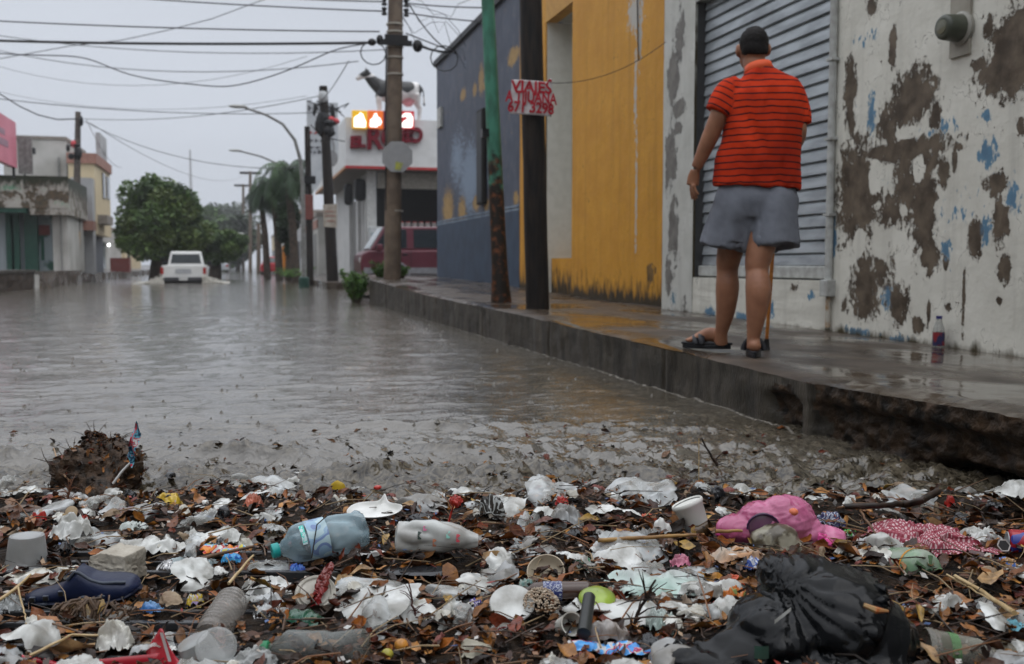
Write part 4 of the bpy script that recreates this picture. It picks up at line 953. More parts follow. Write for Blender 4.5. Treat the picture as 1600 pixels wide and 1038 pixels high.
hw1 = thing('white_house', 'white flat-roofed house rising behind the mouldy canopy', 'house', (pw1.x, Yw, .3))
bpart(hw1, 'wall', m_w1, (pw0.x - 1, pw1.x - 1.3, Yw, Yw + 6, .3, pw0.z)); bpart(hw1, 'roof', m_beige, (pw0.x - 1.1, pw1.x - 1.25, Yw - .05, Yw + 6.1, pw0.z, pw0.z + .14))
bpart(hw1, 'pipe', m_galv, (PY(92, 300, Yw).x, PY(92, 300, Yw).x + .09, Yw - .1, Yw - .03, 3, pw0.z - .8)); bpart(hw1, 'pipe', m_galv, (PY(106, 300, Yw).x, PY(106, 300, Yw).x + .09, Yw - .1, Yw - .03, 3, pw0.z - .6))
Yn = YC + 1.6; hs2 = thing('low_house', 'narrow white two-storey front with a brick-red awning left of the yellow house', 'house', (XL, Yn, .3))
Yn = yl1 - .6; n0 = PY(110, 278, Yn); n1 = PY(143, 278, Yn)
bpart(hs2, 'wall', m_w4, (n0.x, n1.x, Yn, Yn + .85, .3, n1.z)); bpart(hs2, 'awning', m_brick, (n0.x, n1.x + .15, Yn - .9, Yn - .01, PY(120, 352, Yn).z - .25, PY(120, 343, Yn).z - .1)); bpart(hs2, 'doorway', m_void, (PY(124, 400, Yn).x, PY(133, 400, Yn).x, Yn - .03, Yn, .35, 2.4)); bpart(hs2, 'window', m_glass, (PY(127, 310, Yn).x, PY(130, 310, Yn).x, Yn - .03, Yn, PY(127, 325, Yn).z, PY(127, 300, Yn).z))
YY = yl1 + .3; y0_ = PY(106, 245, YY); y1_ = PY(147, 245, YY); XY_ = y1_.x; yB = PX(172, 300, XY_).y; zy = PY(147, 240, YY).z; zc = PY(147, 256, YY).z; zu = PY(147, 366, YY).z
hy = thing('yellow_house', 'cream-yellow tall house with a pink cornice beside the weathered pole', 'house', (XY_, YY, .3))
bpart(hy, 'wall', m_w2, (y0_.x, XY_, YY, yB, zu, zc)); bpart(hy, 'cornice', m_brick, (y0_.x - .05, XY_ + .1, YY - .1, yB + .1, zc, zy)); bpart(hy, 'roof_room', m_w4, (y0_.x + .8, XY_ - .1, YY + 3, yB, zy, zy + 1.3)); bpart(hy, 'ground_floor', mat('blue_grey', (.10, .11, .13), .6), (y0_.x, XY_ - .4, YY + .3, yB, .2, zu))
ym = YY + (yB - YY) * .45
bpart(hy, 'window', m_glass, (XY_, XY_ + .05, ym, ym + 1.0, PX(162, 310, XY_).z, PX(162, 272, XY_).z)); bpart(hy, 'window', m_glass, (XY_, XY_ + .05, ym + 1.6, ym + 2.6, PX(165, 310, XY_).z, PX(165, 275, XY_).z)); bpart(hy, 'stair_canopy', m_beige, (XY_, XY_ + .4, YY + .6, YY + 3, 2.6, 3.0))
for k in range(3):
    y = yB + 4 + k * 18; house('street_house', ['dark-fronted house behind the big tree', 'white house seen under the big tree', 'last house on the left behind the trees'][k], -16, XL - 2, y, y + 15, 3.4, [m_w4, m_w1, m_w2][k], -1, wins=[(y + 2, y + 4, .4, 2.4, 'door', m_glass)])
hl = PX(170, 383, XL + .8); lmp = thing('wall_lamp', 'small glowing white lamp at the foot of the yellow house', 'lamp', hl); MB().ball((0, 0, 0), .08).build('bulb', mat('lamp_glow', (1, 1, 1), .5, c2=(1, 1, 1), emit=3), lmp, smooth=True); MB().box(-.5, -.05, -.03, .03, -.03, .03).build('arm', m_black, lmp)
rb = PX(189, 428, XL + 1.2); rbx = thing('red_barrier', 'dull red crate standing by the kerb under the tree edge', 'crate', (rb.x, rb.y, .3)); MB().box(-.5, .5, -.5, .5, 0, .1).box(-.5, .5, -.5, -.42, .1, .8).box(-.5, .5, .42, .5, .1, .8).box(-.5, -.42, -.42, .42, .1, .8).box(.42, .5, -.42, .42, .1, .8).build('frame', mat('dull_red', (.15, .04, .035), .6), rbx)
# white board on posts
wbp = PY(368, 372, 88); wbd = thing('street_board', 'blank white board on a post in the middle distance', 'sign', (wbp.x, 88, .2)); kb = 1 / ppm(wbp)
MB().box(-13 * kb, 13 * kb, 0, .15, wbp.z - .2 - 8 * kb, wbp.z - .2 + 8 * kb).build('board', mat('board_white', (.58, .58, .55), .6), wbd, bevel=.03); MB().box(-11 * kb, -9.5 * kb, 0, .1, -.5, wbp.z - .2 - 8 * kb).build('post', m_galv, wbd)
# orange post, red car, distant people
op = PY(445, 430, 62); MB().tube([(0, 0, -.4), (0, 0, (430 - 385) / ppm(op))], .13, 10).build('orange_post', mat('orange_paint', (.55, .19, .02), .5)).location = op; tag(bpy.data.objects['orange_post'], 'bright orange post standing at the right kerb near the palm trunks', 'post')

# ---------------------------------------------------------------- vehicles
m_tyre = mat('tyre_rubber', (.015, .015, .015), .6); m_rim = mat('steel_rim', (.28, .28, .29), .35, metal=.6)
m_tail = mat('tail_red', (.32, .015, .012), .25, coat=.5)
def wheel(parent, x, y, z, r, w):
    t = MB().lathe([(-w / 2, r * .7), (-w / 2, r * .96), (-w * .3, r), (w * .3, r), (w / 2, r * .96), (w / 2, r * .7)], 24)
    M_ = Matrix.Translation((x, y, z)) @ Matrix.Rotation(math.pi / 2, 4, 'Y'); o = t.xform(M_).build('wheel', m_tyre, parent, smooth=True)
    MB().lathe([(-w * .45, r * .2), (-w * .5, r * .62), (w * .5, r * .62), (w * .45, r * .2)], 20).xform(M_).build('rim', m_rim, o, smooth=True); return o
def pickup():
    m_body = mat('truck_white', (.60, .60, .58), .3, c2=(.54, .54, .52), coat=.5, ns=2)
    t = thing('pickup_truck', 'white pickup truck driving away through the flood water', 'pickup truck', PZ(287, 443, 0) + Vector((0, 0, -.30)), R(0))
    W = .80
    b = MB(); b.prism([(-W, .52), (-W - .02, .75), (-W + .01, .98), (-W + .06, 1.0), (W - .06, 1.0), (W - .01, .98), (W + .02, .75), (W, .52)], 0, .08)       # tailgate
    b.build('tailgate', m_body, t, bevel=.015)
    s = MB()
    for sg_ in (-1, 1): s.prism(sorted([(sg_ * W, .45), (sg_ * (W + .03), .75), (sg_ * W, 1.0), (sg_ * (W - .08), 1.0), (sg_ * (W - .08), .45)], key=lambda q: 0), .08, 2.1)
    s.box(-W + .08, W - .08, .08, 2.1, .5, .62); s.prism([(-W, .42), (-W - .03, .75), (-W + .02, 1.02), (W - .02, 1.02), (W + .03, .75), (W, .42)], 2.12, 4.5); s.build('body', m_body, t, bevel=.02)
    c = MB(); c.hexa([(-.72, 2.15, 1.0), (.72, 2.15, 1.0), (.72, 3.7, 1.0), (-.72, 3.7, 1.0), (-.60, 2.3, 1.58), (.60, 2.3, 1.58), (.6, 3.2, 1.58), (-.6, 3.2, 1.58)]); c.build('cab', m_body, t, bevel=.06)
    def bk(x, z, y): f = (z - 1.0) / .58; return (x, 2.15 + .15 * f + y, z)
    MB().hexa([bk(-.60, 1.08, -.012), bk(.60, 1.08, -.012), bk(.60, 1.08, .01), bk(-.60, 1.08, .01), bk(-.53, 1.46, -.012), bk(.53, 1.46, -.012), bk(.53, 1.46, .01), bk(-.53, 1.46, .01)]).build('rear_window', m_glass, t)
    for sg_ in (-1, 1):
        MB().box(sg_ * .79 - .06, sg_ * .79 + .06, -.015, .04, .66, .92).build('tail_light', m_tail, t, bevel=.01)
        MB().hexa([(sg_ * .70, 2.5, 1.05), (sg_ * .725, 2.5, 1.05), (sg_ * .725, 3.3, 1.05), (sg_ * .70, 3.3, 1.05), (sg_ * .62, 2.55, 1.5), (sg_ * .64, 2.55, 1.5), (sg_ * .64, 3.1, 1.5), (sg_ * .62, 3.1, 1.5)]).build('side_window', m_glass, t)
        MB().box(sg_ * .9 - .09, sg_ * .9 + .09, 3.3, 3.4, 1.0, 1.18).build('mirror', m_black, t, bevel=.02)
        for y in (.9, 3.7): wheel(t, sg_ * .68, y, .32, .34, .2)
    MB().box(-.80, .80, -.12, .0, .40, .54).build('bumper', mat('bumper_dark', (.05, .05, .055), .4), t, bevel=.02)
    MB().box(-.7, .7, .0, 1.0, .12, .40).build('underbody', m_black, t); MB().box(-.16, .16, -.135, -.12, .42, .53).build('number_plate', mat('plate_white', (.5, .5, .48), .5), t)
    MB().box(-.3, .3, -.012, 0, .68, .86).build('tailgate_badge', mat('badge_grey', (.35, .36, .37), .4), t)
pickup()
sp3 = MB(); rs = random.Random(3)
for k in range(900):
    s = rs.choice((-1, 1)); a = rs.random(); a = a ** 1.5; x = -2.02 + s * (.72 + 1.0 * a); y = 41 + rs.uniform(-.8, 2.2); z = .34 * (1 - a) ** 1.5 * rs.random() ** 1.4 * (1 + .6 * N3(x * 3, y * 3)) + .005
    sp3.ball((x, y, z), (rs.uniform(.01, .045), rs.uniform(.02, .06), rs.uniform(.01, .04)), 6, 4)
tag(sp3.build('water_spray', mat('spray_water', (.50, .48, .42), .4)), 'spray thrown up by the wheels of the pickup', 'spray', kind='stuff')
def suv():
    m_b = mat('maroon_paint', (.105, .026, .036), .3, c2=(.085, .02, .028), ns=2, coat=.7); m_lo = mat('silver_cladding', (.20, .20, .21), .4)
    p0 = PY(560, 410, 31.5); t = thing('suv_car', 'maroon van-like car parked across the side street in front of the corner shop', 'car', (p0.x, 31.5, 0), R(0))
    # local x runs from nose (0) to tail (4.8); side facing -y
    pr = [(-.02, .5), (-.05, .85), (.0, 1.06), (.22, 1.17), (4.5, 1.2), (4.62, 1.1), (4.65, .6), (4.6, .45), (.05, .42)]
    MB().prism(pr, -.92, .92).build('body', m_b, t, bevel=.05)
    g = MB(); g.hexa([(.24, -.84, 1.17), (4.5, -.84, 1.17), (4.5, .84, 1.17), (.24, .84, 1.17), (.72, -.72, 1.92), (4.36, -.72, 1.92), (4.36, .72, 1.92), (.72, .72, 1.92)]); g.build('cabin', m_b, t, bevel=.05)
    def sd(x, z, o_=.0): f = (z - 1.17) / .75; return (x, -.84 + .12 * f - o_, z)
    def win(x0, x1, x2, x3, nm='side_window', m=m_glass):
        MB().hexa([sd(x0, 1.25, .012), sd(x1, 1.25, .012), sd(x1, 1.25, -.02), sd(x0, 1.25, -.02), sd(x3, 1.82, .012), sd(x2, 1.82, .012), sd(x2, 1.82, -.02), sd(x3, 1.82, -.02)]).build(nm, m, t)
    win(.40, 1.40, 1.40, .78); win(1.62, 2.50, 2.50, 1.62); win(2.66, 3.50, 3.50, 2.66); win(3.62, 4.25, 4.2, 3.62)
    MB().hexa([(.28, -.74, 1.22), (.70, -.64, 1.86), (.70, .64, 1.86), (.28, .74, 1.22), (.25, -.74, 1.24), (.67, -.64, 1.88), (.67, .64, 1.88), (.25, .74, 1.24)]).build('windscreen', mat('windscreen_grey', (.25, .28, .29), .15, coat=.5), t)
    MB().box(.05, 4.55, -.935, -.92, .46, .64).build('side_trim', m_lo, t, bevel=.004)
    for x in (1.50, 2.58, 3.56): MB().box(x, x + .015, -.926, -.915, .64, 1.18).build('door_seam', m_black, t)
    for x in (1.25, 2.3): MB().box(x, x + .16, -.95, -.915, 1.02, 1.07).build('door_handle', m_black, t, bevel=.008)
    MB().box(.45, .62, -1.08, -.92, 1.18, 1.36).build('mirror', m_b, t, bevel=.03); MB().box(-.06, .06, -.85, -.6, .78, .95).build('headlight', mat('headlight_glass', (.5, .5, .48), .1), t, bevel=.02)
    for x in (1.0, 3.6):
        for s in (-1, 1):
            w = MB().lathe([(-.11, .25), (-.11, .35), (-.07, .37), (.07, .37), (.11, .35), (.11, .25)], 24).xform(Matrix.Translation((x, s * .84, .34)) @ Matrix.Rotation(math.pi / 2, 4, 'X')).build('wheel', m_tyre, t, smooth=True)
            MB().lathe([(-.10, .05), (-.115, .2), (-.11, .23), (.11, .23), (.115, .2), (.1, .05)], 20).xform(Matrix.Translation((x, s * .84, .34)) @ Matrix.Rotation(math.pi / 2, 4, 'X')).build('rim', m_rim, w, smooth=True)
        MB().tube([(x + .46 * math.cos(a * .35), -.93, .36 + .46 * math.sin(a * .35)) for a in range(0, 10)], .035, 6).build('wheel_arch', m_lo, t, smooth=True)
suv()
# unseen rest of the street round the camera, added to shut out sky light
house('street_house', 'unseen plain grey front across the street beside the camera', -15, -7.4, -6, 12, 6.5, m_w4, -1, wins=[(0, 2, .4, 2.5, 'door', m_glass), (5, 7, 1.4, 2.8, 'window', m_glass)])
house('street_house', 'unseen ochre front across the street just before the pink billboard', -15, -7.8, 12.2, 27, 5.5, m_w3, -1, wins=[(14, 16, .4, 2.5, 'door', m_glass), (20, 22, 1.4, 2.8, 'window', m_glass)])
house('street_house', 'unseen white front across the street behind the camera', -15, -7.2, -24, -6.2, 7, m_w1, -1, wins=[(-20, -18, .4, 2.5, 'door', m_glass)])
house('street_house', 'unseen white two-storey front continuing the peeling shop behind the camera', 4.45, 14, -20, 1.7, 6.5, m_w1, 1, wins=[(-8, -6, .4, 2.5, 'door', m_glass), (-14, -12, 1.4, 2.8, 'window', m_glass)])
house('street_house', 'unseen tall beige block closing the street far behind the camera', -10, 12, -42, -34, 11, m_w2, 1)
# small distant vehicles
def far_car(px, py, Y, w, m, label):
    p = PY(px, py, Y); t = thing('distant_car', label, 'car', (p.x, Y, -.1)); 
    MB().prism([(-w, .3), (-w - .02, .7), (-w * .9, .9), (w * .9, .9), (w + .02, .7), (w, .3)], 0, 4).build('body', m, t, bevel=.08)
    MB().hexa([(-w * .85, .5, .9), (w * .85, .5, .9), (w * .85, 3, .9), (-w * .85, 3, .9), (-w * .68, .9, 1.4), (w * .68, .9, 1.4), (w * .68, 2.5, 1.4), (-w * .68, 2.5, 1.4)]).build('cabin', m, t, bevel=.05)
    MB().hexa([(-w * .75, .52, .98), (w * .75, .52, .98), (w * .75, .6, .98), (-w * .75, .6, .98), (-w * .62, .84, 1.33), (w * .62, .84, 1.33), (w * .62, .9, 1.33), (-w * .62, .9, 1.33)]).build('rear_window', m_glass, t)
    for s in (-1, 1):
        MB().box(s * w * .86 - .1, s * w * .86 + .1, -.02, .05, .6, .8).build('tail_light', m_tail, t)
        for y in (.8, 3.2): wheel(t, s * w * .85, y, .3, .3, .18)
far_car(342, 424, 95, .85, mat('far_car_grey', (.42, .45, .47), .4), 'pale grey car far down the flooded street beyond the pickup')
far_car(427, 430, 75, .85, mat('far_car_red', (.40, .02, .03), .4), 'red car parked beyond the orange post')

# ---------------------------------------------------------------- trees and plants
def leaf_cloud(mb, c, r, n, size, rng, col, flat=1.0, droop=0):
    c = Vector(c)
    for _ in range(n):
        d = Vector((rng.gauss(0, 1), rng.gauss(0, 1), rng.gauss(0, 1))).normalized() * (rng.random() ** .45)
        p = c + Vector((d.x * r[0], d.y * r[1], d.z * r[2] * flat))
        a = Vector((rng.gauss(0, 1), rng.gauss(0, 1), rng.gauss(0, .6) - droop)).normalized(); b = a.cross(Vector((rng.gauss(0, 1), rng.gauss(0, 1), rng.gauss(0, 1)))).normalized()
        s = size * rng.uniform(.6, 1.4); t = rng.uniform(.7, 1.3)
        mb.c = (col[0] * t, col[1] * t, col[2] * t, 1); mb.add([p - a * s, p + b * s * .45, p + a * s, p - b * s * .45], [(0, 1, 2, 3)])
m_leafg = mat('foliage', (1, 1, 1), .5, c2=(.8, .8, .8), attr='tint'); m_bark = mat('bark', (.07, .05, .035), .8, c2=(.03, .022, .016), bump=.02, bs=8)
def tree(name, label, base, rx, rz_, cz, nl, nleaf, size, seed, cols, trunk_r=.25, ry=None, group=None, spread=1.0):
    rng = random.Random(seed); t = thing(name, label, 'tree', base, group=group); ry = ry or rx
    tr = MB(); top = cz - rz_ * .2
    tr.tube([(0, 0, -.2), (.05, 0, top * .4), (.1 * rx * .2, .05, top)], [trunk_r * 1.2, trunk_r, trunk_r * .5], 10)
    lobes = []
    for k in range(nl):
        d = Vector((rng.gauss(0, 1), rng.gauss(0, 1), rng.gauss(0, 1))).normalized() * rng.uniform(.35, 1.0)
        lobes.append(Vector((d.x * rx * .85, d.y * ry * .85, cz + d.z * rz_ * .85)))
    for lo_ in lobes[:14]:
        s = Vector((0, 0, top * rng.uniform(.45, .9))); mid = s.lerp(lo_, .5) + Vector((0, 0, .2 * rz_ * .3)); tr.tube([s, mid, lo_], [trunk_r * .4, trunk_r * .25, trunk_r * .08], 6)
    tr.build('trunk', m_bark, t, smooth=True)
    cr_ = MB(); cr_.usecol = True
    for lo_ in lobes:
        rr_ = rng.uniform(.22, .36); leaf_cloud(cr_, lo_, (rx * rr_, ry * rr_, rz_ * rr_), nleaf, size, rng, rng.choice(cols))
    cr_.build('crown', m_leafg, t); return t
G1 = [(.050, .095, .020), (.075, .13, .028), (.034, .065, .015), (.10, .16, .035), (.08, .115, .025)]
base = PZ(218, 429, .3); kt = 1 / ppm(base)
tree('leafy_tree', 'large dark green rounded tree over the left pavement behind the pickup', (base.x + .9, base.y, .2), 74 * kt, 72 * kt, (429 - 345) * kt, 110, 620, .105, 4, G1, .45)
base2 = PZ(240, 428, .3); 
tree('leafy_tree', 'shorter tree crown right of the large dark tree, lower edge sloping to the street', (base2.x + 2.6, base2.y + 8, .2), 60 * kt * 1.1, 44 * kt, 60 * kt, 60, 520, .105, 9, G1, .3)
b4 = PY(350, 425, 150); k4 = 1 / ppm(b4)
for i, (px, w, h, d, col, lab) in enumerate([(330, 50, 100, 150, (.06, .11, .025), 'bright green tree far down the street left of the white board'), (372, 44, 84, 130, (.035, .06, .018), 'dark tree behind the white street board'),
                                     (352, 60, 112, 220, (.045, .07, .03), 'hazy tall trees closing the end of the street')]):
    b = PY(px, 426, d); k = 1 / ppm(b); tree('distant_tree', lab, (b.x, d, 0), w * k, h * .5 * k, h * .5 * k, 34, 200, .5, 20 + i, [col, tuple(v * 1.3 for v in col), tuple(v * .7 for v in col)], .3)
# drooping palms
def palm(base, h, label, seed, lean=0.0, r=.16, span=2.0):
    rng = random.Random(seed); t = thing('palm_tree', label, 'palm tree', base, group='palms at the right kerb')
    top = Vector((lean, 0, h)); MB().tube([(0, 0, -.2), (lean * .3, 0, h * .5), top], [r * 1.2, r, r * .8], 10).build('trunk', m_bark, t, smooth=True)
    fr_ = MB(); fr_.usecol = True
    for k in range(34):
        a = rng.uniform(0, 6.28); el = rng.uniform(-.5, 1.2); L = span * rng.uniform(.8, 1.15); p = top.copy(); d = Vector((math.cos(a) * math.cos(el), math.sin(a) * math.cos(el), math.sin(el)))
        c = rng.choice([(.02, .05, .014), (.035, .075, .02), (.014, .036, .011)])
        for j in range(13):
            q = p + d * (L / 13); d = (d + Vector((0, 0, -.24))).normalized(); sd_ = d.cross(Vector((0, 0, 1))).normalized()
            for s in (-1, 1):
                for m_ in range(2):
                    tt = rng.uniform(.7, 1.2); fr_.c = (c[0] * tt, c[1] * tt, c[2] * tt, 1); e = p.lerp(q, m_ * .5)
                    w = .42 * math.sin(math.pi * (j + 1) / 14.5) * rng.uniform(.8, 1.2)
                    tip = e + sd_ * s * w + d * .18 - Vector((0, 0, .26 * rng.uniform(.6, 1.4))); fr_.add([e, e + d * .07, tip], [(0, 1, 2)])
            p = q
    fr_.build('crown', m_leafg, t)
for px, pt, pb, Y, lab, sd_, sp in ((462, 268, 436, 42, 'tallest drooping palm just left of the grey street lamp', 2, 1.7), (437, 285, 432, 50, 'middle drooping palm with hanging fronds', 3, 1.7), (418, 300, 430, 54, 'leftmost slimmer palm leaning out over the street', 6, 1.2)):
    b = PY(px, pb, Y); palm((b.x, Y, .1), (pb - pt) / ppm(b), lab, sd_, lean=-.3, span=sp)
bd = PY(450, 432, 46); tree('bushy_tree', 'dense dark tree standing between the palm trunks', (bd.x, 46, .1), 22 / ppm(bd), 40 / ppm(bd), 80 / ppm(bd), 26, 220, .14, 31, [(.014, .03, .01), (.022, .045, .014)], .14)
def weed(base, w, h, n, label, seed):
    rng = random.Random(seed); t = thing('weed_bush', label, 'bush', base); st = MB(); lf = MB(); lf.usecol = True
    for k in range(n):
        a = rng.uniform(0, 6.28); r_ = rng.random() ** .6; tip = Vector((math.cos(a) * w * r_, math.sin(a) * w * r_, h * rng.uniform(.5, 1))); st.tube([(tip.x * .15, tip.y * .15, -.1), tip * .6, tip], [.012, .008, .004], 5)
        for j in range(12):
            p = tip * rng.uniform(.2, 1.0); leaf_cloud(lf, p, (w * .2, w * .2, h * .13), 7, .034, rng, rng.choice([(.08, .17, .03), (.05, .12, .02), (.11, .2, .04)]))
    st.build('stem', m_bark, t); lf.build('foliage', m_leafg, t)
wz = PZ(560, 474, 0); wz = Vector((wz.x, wz.y + .3, 0)); kw = 1 / ppm(wz)
weed(wz, 24 * kw, 50 * kw, 34, 'bright green weed bush growing in the water at the end of the kerb', 1)
wz = PY(594, 434, 21); weed(wz, .25, .35, 16, 'small weed tuft at the foot of the concrete pole', 2)
wz = PY(628, 432, 21); weed(wz, .2, .3, 10, 'low green weed to the right of the concrete pole', 3)
wz = PY(455, 434, 40); weed(wz, 1.0, .4, 16, 'low weeds at the right kerb below the palms', 4)
# ================================================================== THE MAN
def man():
    org = PZ(1150, 556, .24); org.z = .243
    t = thing('person', 'man in orange striped shirt and grey shorts walking away on the pavement, holding a cane', 'person', org, -YAW)
    m_skin = mat('skin', (.30, .14, .078), .45, c2=(.20, .085, .047), ns=11, lo=.3, hi=.7, sss=.05, bump=.001, bs=60)
    m_hair = mat('hair', (.006, .005, .005), .7, c2=(.012, .010, .009), ns=90, bump=.002, bs=160, spec=.15)
    b = MB()
    # head, turned a little to the left (-x) and bowed forward (+y)
    hc = Vector((.082, .055, 1.700))
    b.ball(hc, (.076, .094, .105), 24, 18); b.ball(hc + Vector((-.008, .03, -.045)), (.06, .072, .075), 20, 14)       # jaw
    b.ball(hc + Vector((0, -.035, -.005)), (.068, .062, .085), 18, 12)
    b.ball(hc + Vector((-.034, .09, -.035)), (.014, .026, .022), 10, 8)                                               # nose
    b.ball(hc + Vector((-.022, .082, -.07)), (.024, .014, .008), 10, 6); b.ball(hc + Vector((-.022, .080, -.083)), (.022, .013, .008), 10, 6)
    b.ball(hc + Vector((-.055, .072, 0.0)), (.012, .01, .008), 8, 6); b.ball(hc + Vector((.01, .09, 0.0)), (.012, .01, .008), 8, 6)
    b.ball(hc + Vector((-.03, .084, .018)), (.05, .012, .01), 12, 6)
    for s, yy in ((-1, .015), (1, -.01)):
        b.ball(hc + Vector((s * .084, yy, -.012)), (.011, .022, .034), 12, 8); b.ball(hc + Vector((s * .075, yy + .006, -.036)), (.009, .012, .014), 8, 6)
    b.stube([hc + Vector((0, -.01, -.05)), hc + Vector((.004, -.03, -.12)), Vector((.10, .0, 1.53))], [(.060, .064), (.062, .064), (.07, .066)], 18)
    b.stube([(.10, 0, 1.53), (.12, 0, 1.46), (.13, 0, 1.3), (.10, 0, 1.0), (.10, .0, .88)], [(.09, .06), (.15, .085), (.18, .11), (.20, .12), (.19, .11)], 20)
    # left arm hanging, right arm bent forward to the cane
    b.stube([(-.06, .0, 1.43), (-.10, -.01, 1.38), (-.125, -.015, 1.30), (-.155, 0, 1.22), (-.195, .02, 1.12), (-.228, .04, 1.04)],
           [(.036, .04), (.044, .050), (.046, .050), (.046, .048), (.036, .040), (.026, .030)], 16)
    b.stube([(.27, .0, 1.42), (.30, .0, 1.37), (.322, -.01, 1.24), (.318, .06, 1.17), (.31, .2, 1.10), (.295, .31, 1.06)],
           [(.036, .04), (.044, .05), (.045, .048), (.043, .046), (.036, .038), (.027, .03)], 16)
    # left hand, relaxed; palm facing the thigh
    w = Vector((-.232, .045, 1.03)); b.stube([w, w + Vector((-.008, .008, -.04)), w + Vector((-.012, .012, -.085))], [(.026, .022), (.034, .020), (.036, .018)], 12)
    for k, (yy, ln, cu) in enumerate([(.042, .074, .12), (.018, .082, .20), (-.006, .077, .28), (-.028, .062, .38)]):
        p = w + Vector((-.014, yy - .002, -.082)); a = R(-4); pts = [p]
        for j in range(3): a += cu * .75; pts.append(pts[-1] + Vector((math.sin(a) * ln * .36, .08 * ln * .3, -math.cos(a) * ln * .36)))
        b.stube(pts, [.0105, .010, .0092, .0075], 8)
    b.stube([w + Vector((-.008, .028, -.022)), w + Vector((.008, .052, -.052)), w + Vector((.014, .058, -.088))], [.012, .0105, .008], 8)
    # right hand gripping the handle
    g = Vector((.297, .345, 1.045)); b.stube([(.305, .31, 1.06), g, g + Vector((-.004, .05, -.004))], [(.027, .022), (.034, .021), (.034, .02)], 12)
    for k, dx in enumerate((-.03, -.010, .010, .028)):
        p = g + Vector((dx, .045, .006)); b.stube([p, p + Vector((0, .028, -.004)), p + Vector((0, .030, -.03)), p + Vector((0, .006, -.038))], [.0095, .0092, .0088, .008], 8)
    b.stube([g + Vector((-.034, .0, -.008)), g + Vector((-.036, .024, -.024)), g + Vector((-.018, .04, -.034))], [.0125, .011, .009], 8)
    # legs
    b.stube([(.02, .03, .90), (.0, .06, .72), (-.025, .12, .53), (-.027, .13, .46), (-.028, .12, .37), (-.032, .14, .24), (-.045, .18, .12), (-.042, .20, .05)],
           [(.105, .11), (.090, .095), (.068, .07), (.060, .062), (.066, .072), (.054, .058), (.036, .044), (.040, .048)], 20)
    b.stube([(.17, -.02, .90), (.14, -.05, .72), (.092, -.09, .53), (.086, -.10, .46), (.083, -.14, .37), (.073, -.15, .24), (.062, -.14, .11), (.062, -.15, .05)],
           [(.105, .11), (.092, .098), (.070, .072), (.062, .064), (.068, .075), (.055, .060), (.035, .044), (.038, .046)], 20)
    # feet: left foot points to the left of the picture, right foot away
    def foot(h, d, spread):
        d = d.normalized(); s = Vector((-d.y, d.x, 0))
        b.ball(h + Vector((0, 0, .036)), (.036, .036, .034), 14, 9)
        b.stube([h + Vector((0, 0, .04)) - d * .01, h + d * .06 + Vector((0, 0, .055)), h + d * .12 + Vector((0, 0, .042)), h + d * .17 + Vector((0, 0, .024)), h + d * .195 + Vector((0, 0, .018))],
               [(.032, .034), (.032, .042), (.038, .03), (.044, .018), (.040, .014)], 14)
        for k in range(5):
            q = h + d * (.185 - abs(k - 1) * .006) + s * spread * (.036 - k * .0175) + Vector((0, 0, .018)); b.stube([q, q + d * (.034 - .004 * k)], [.0115 if k == 0 else .0085, .010 if k == 0 else .007], 8)
    zL = .045 ; zR = .03
    hL = Vector((-.040, .205, zL)); dL = Vector((-.93, .36, 0)); foot(hL, dL, -1)
    hR = Vector((.062, -.165, zR)); dR = Vector((.20, .98, 0)); foot(hR, dR, 1)
    me = remeshed(b, .0058, 2, .4); mesh_obj('body', me, m_skin, t)
    # hair
    h = MB(); h.ball(hc + Vector((.0, -.010, .018)), (.0795, .094, .096), 26, 18); h.ball(hc + Vector((0, -.035, -.015)), (.074, .072, .072), 20, 14)
    me = remeshed(h, .008, 2)
    for v in me.vertices:
        p = v.co - hc
        if p.z < -.055 + .012 * abs(p.x) / .07: v.co.z = hc.z - .055; v.co.x = hc.x + p.x * .8; v.co.y = hc.y + p.y * .82
        if p.y > .02 and p.z < .045: v.co = hc + p * .8
        if abs(p.x) > .055 and -.06 < p.z < .02 and p.y > -.01: v.co.x = hc.x + p.x * .82
        v.co += (v.co - hc).normalized() * .0025 * N3(v.co.x * 60, v.co.y * 60, v.co.z * 60)
    mesh_obj('hair', me, m_hair, t)
    hr = MB(); rh = random.Random(4)
    for v in list(me.vertices)[::3]:
        dv = v.co - hc
        if dv.z < -.05: continue
        nn = (v.normal + Vector((rh.gauss(0, .5), rh.gauss(0, .5) - .3, rh.gauss(0, .5) - .2))).normalized() * rh.uniform(.004, .010); sd2 = nn.cross(v.normal).normalized() * .0011 if nn.cross(v.normal).length > 1e-6 else Vector((.001, 0, 0))
        hr.add([v.co - sd2, v.co + sd2, v.co + nn], [(0, 1, 2)])
    hr.build('hair_strands', m_hair, t)
    # shirt
    s = MB()
    s.stube([(.095, .005, .925), (.098, .005, .98), (.108, .005, 1.08), (.125, .005, 1.2), (.135, .0, 1.3), (.13, 0, 1.40), (.125, 0, 1.46), (.118, 0, 1.50), (.11, .0, 1.54), (.105, .005, 1.568)],
           [(.246, .155), (.243, .158), (.230, .16), (.216, .158), (.216, .15), (.226, .14), (.218, .125), (.178, .105), (.115, .086), (.072, .070)], 40)
    s.stube([(.0, 0, 1.47), (-.06, -.005, 1.445), (-.098, -.012, 1.39), (-.122, -.015, 1.335)], [(.06, .075), (.068, .08), (.068, .078), (.067, .074)], 24)
    s.stube([(.24, 0, 1.47), (.285, 0, 1.435), (.312, 0, 1.37), (.328, -.005, 1.27)], [(.068, .075), (.066, .076), (.060, .072), (.058, .066)], 24)
    me = remeshed(s, .0085, 5, .5)
    st = []
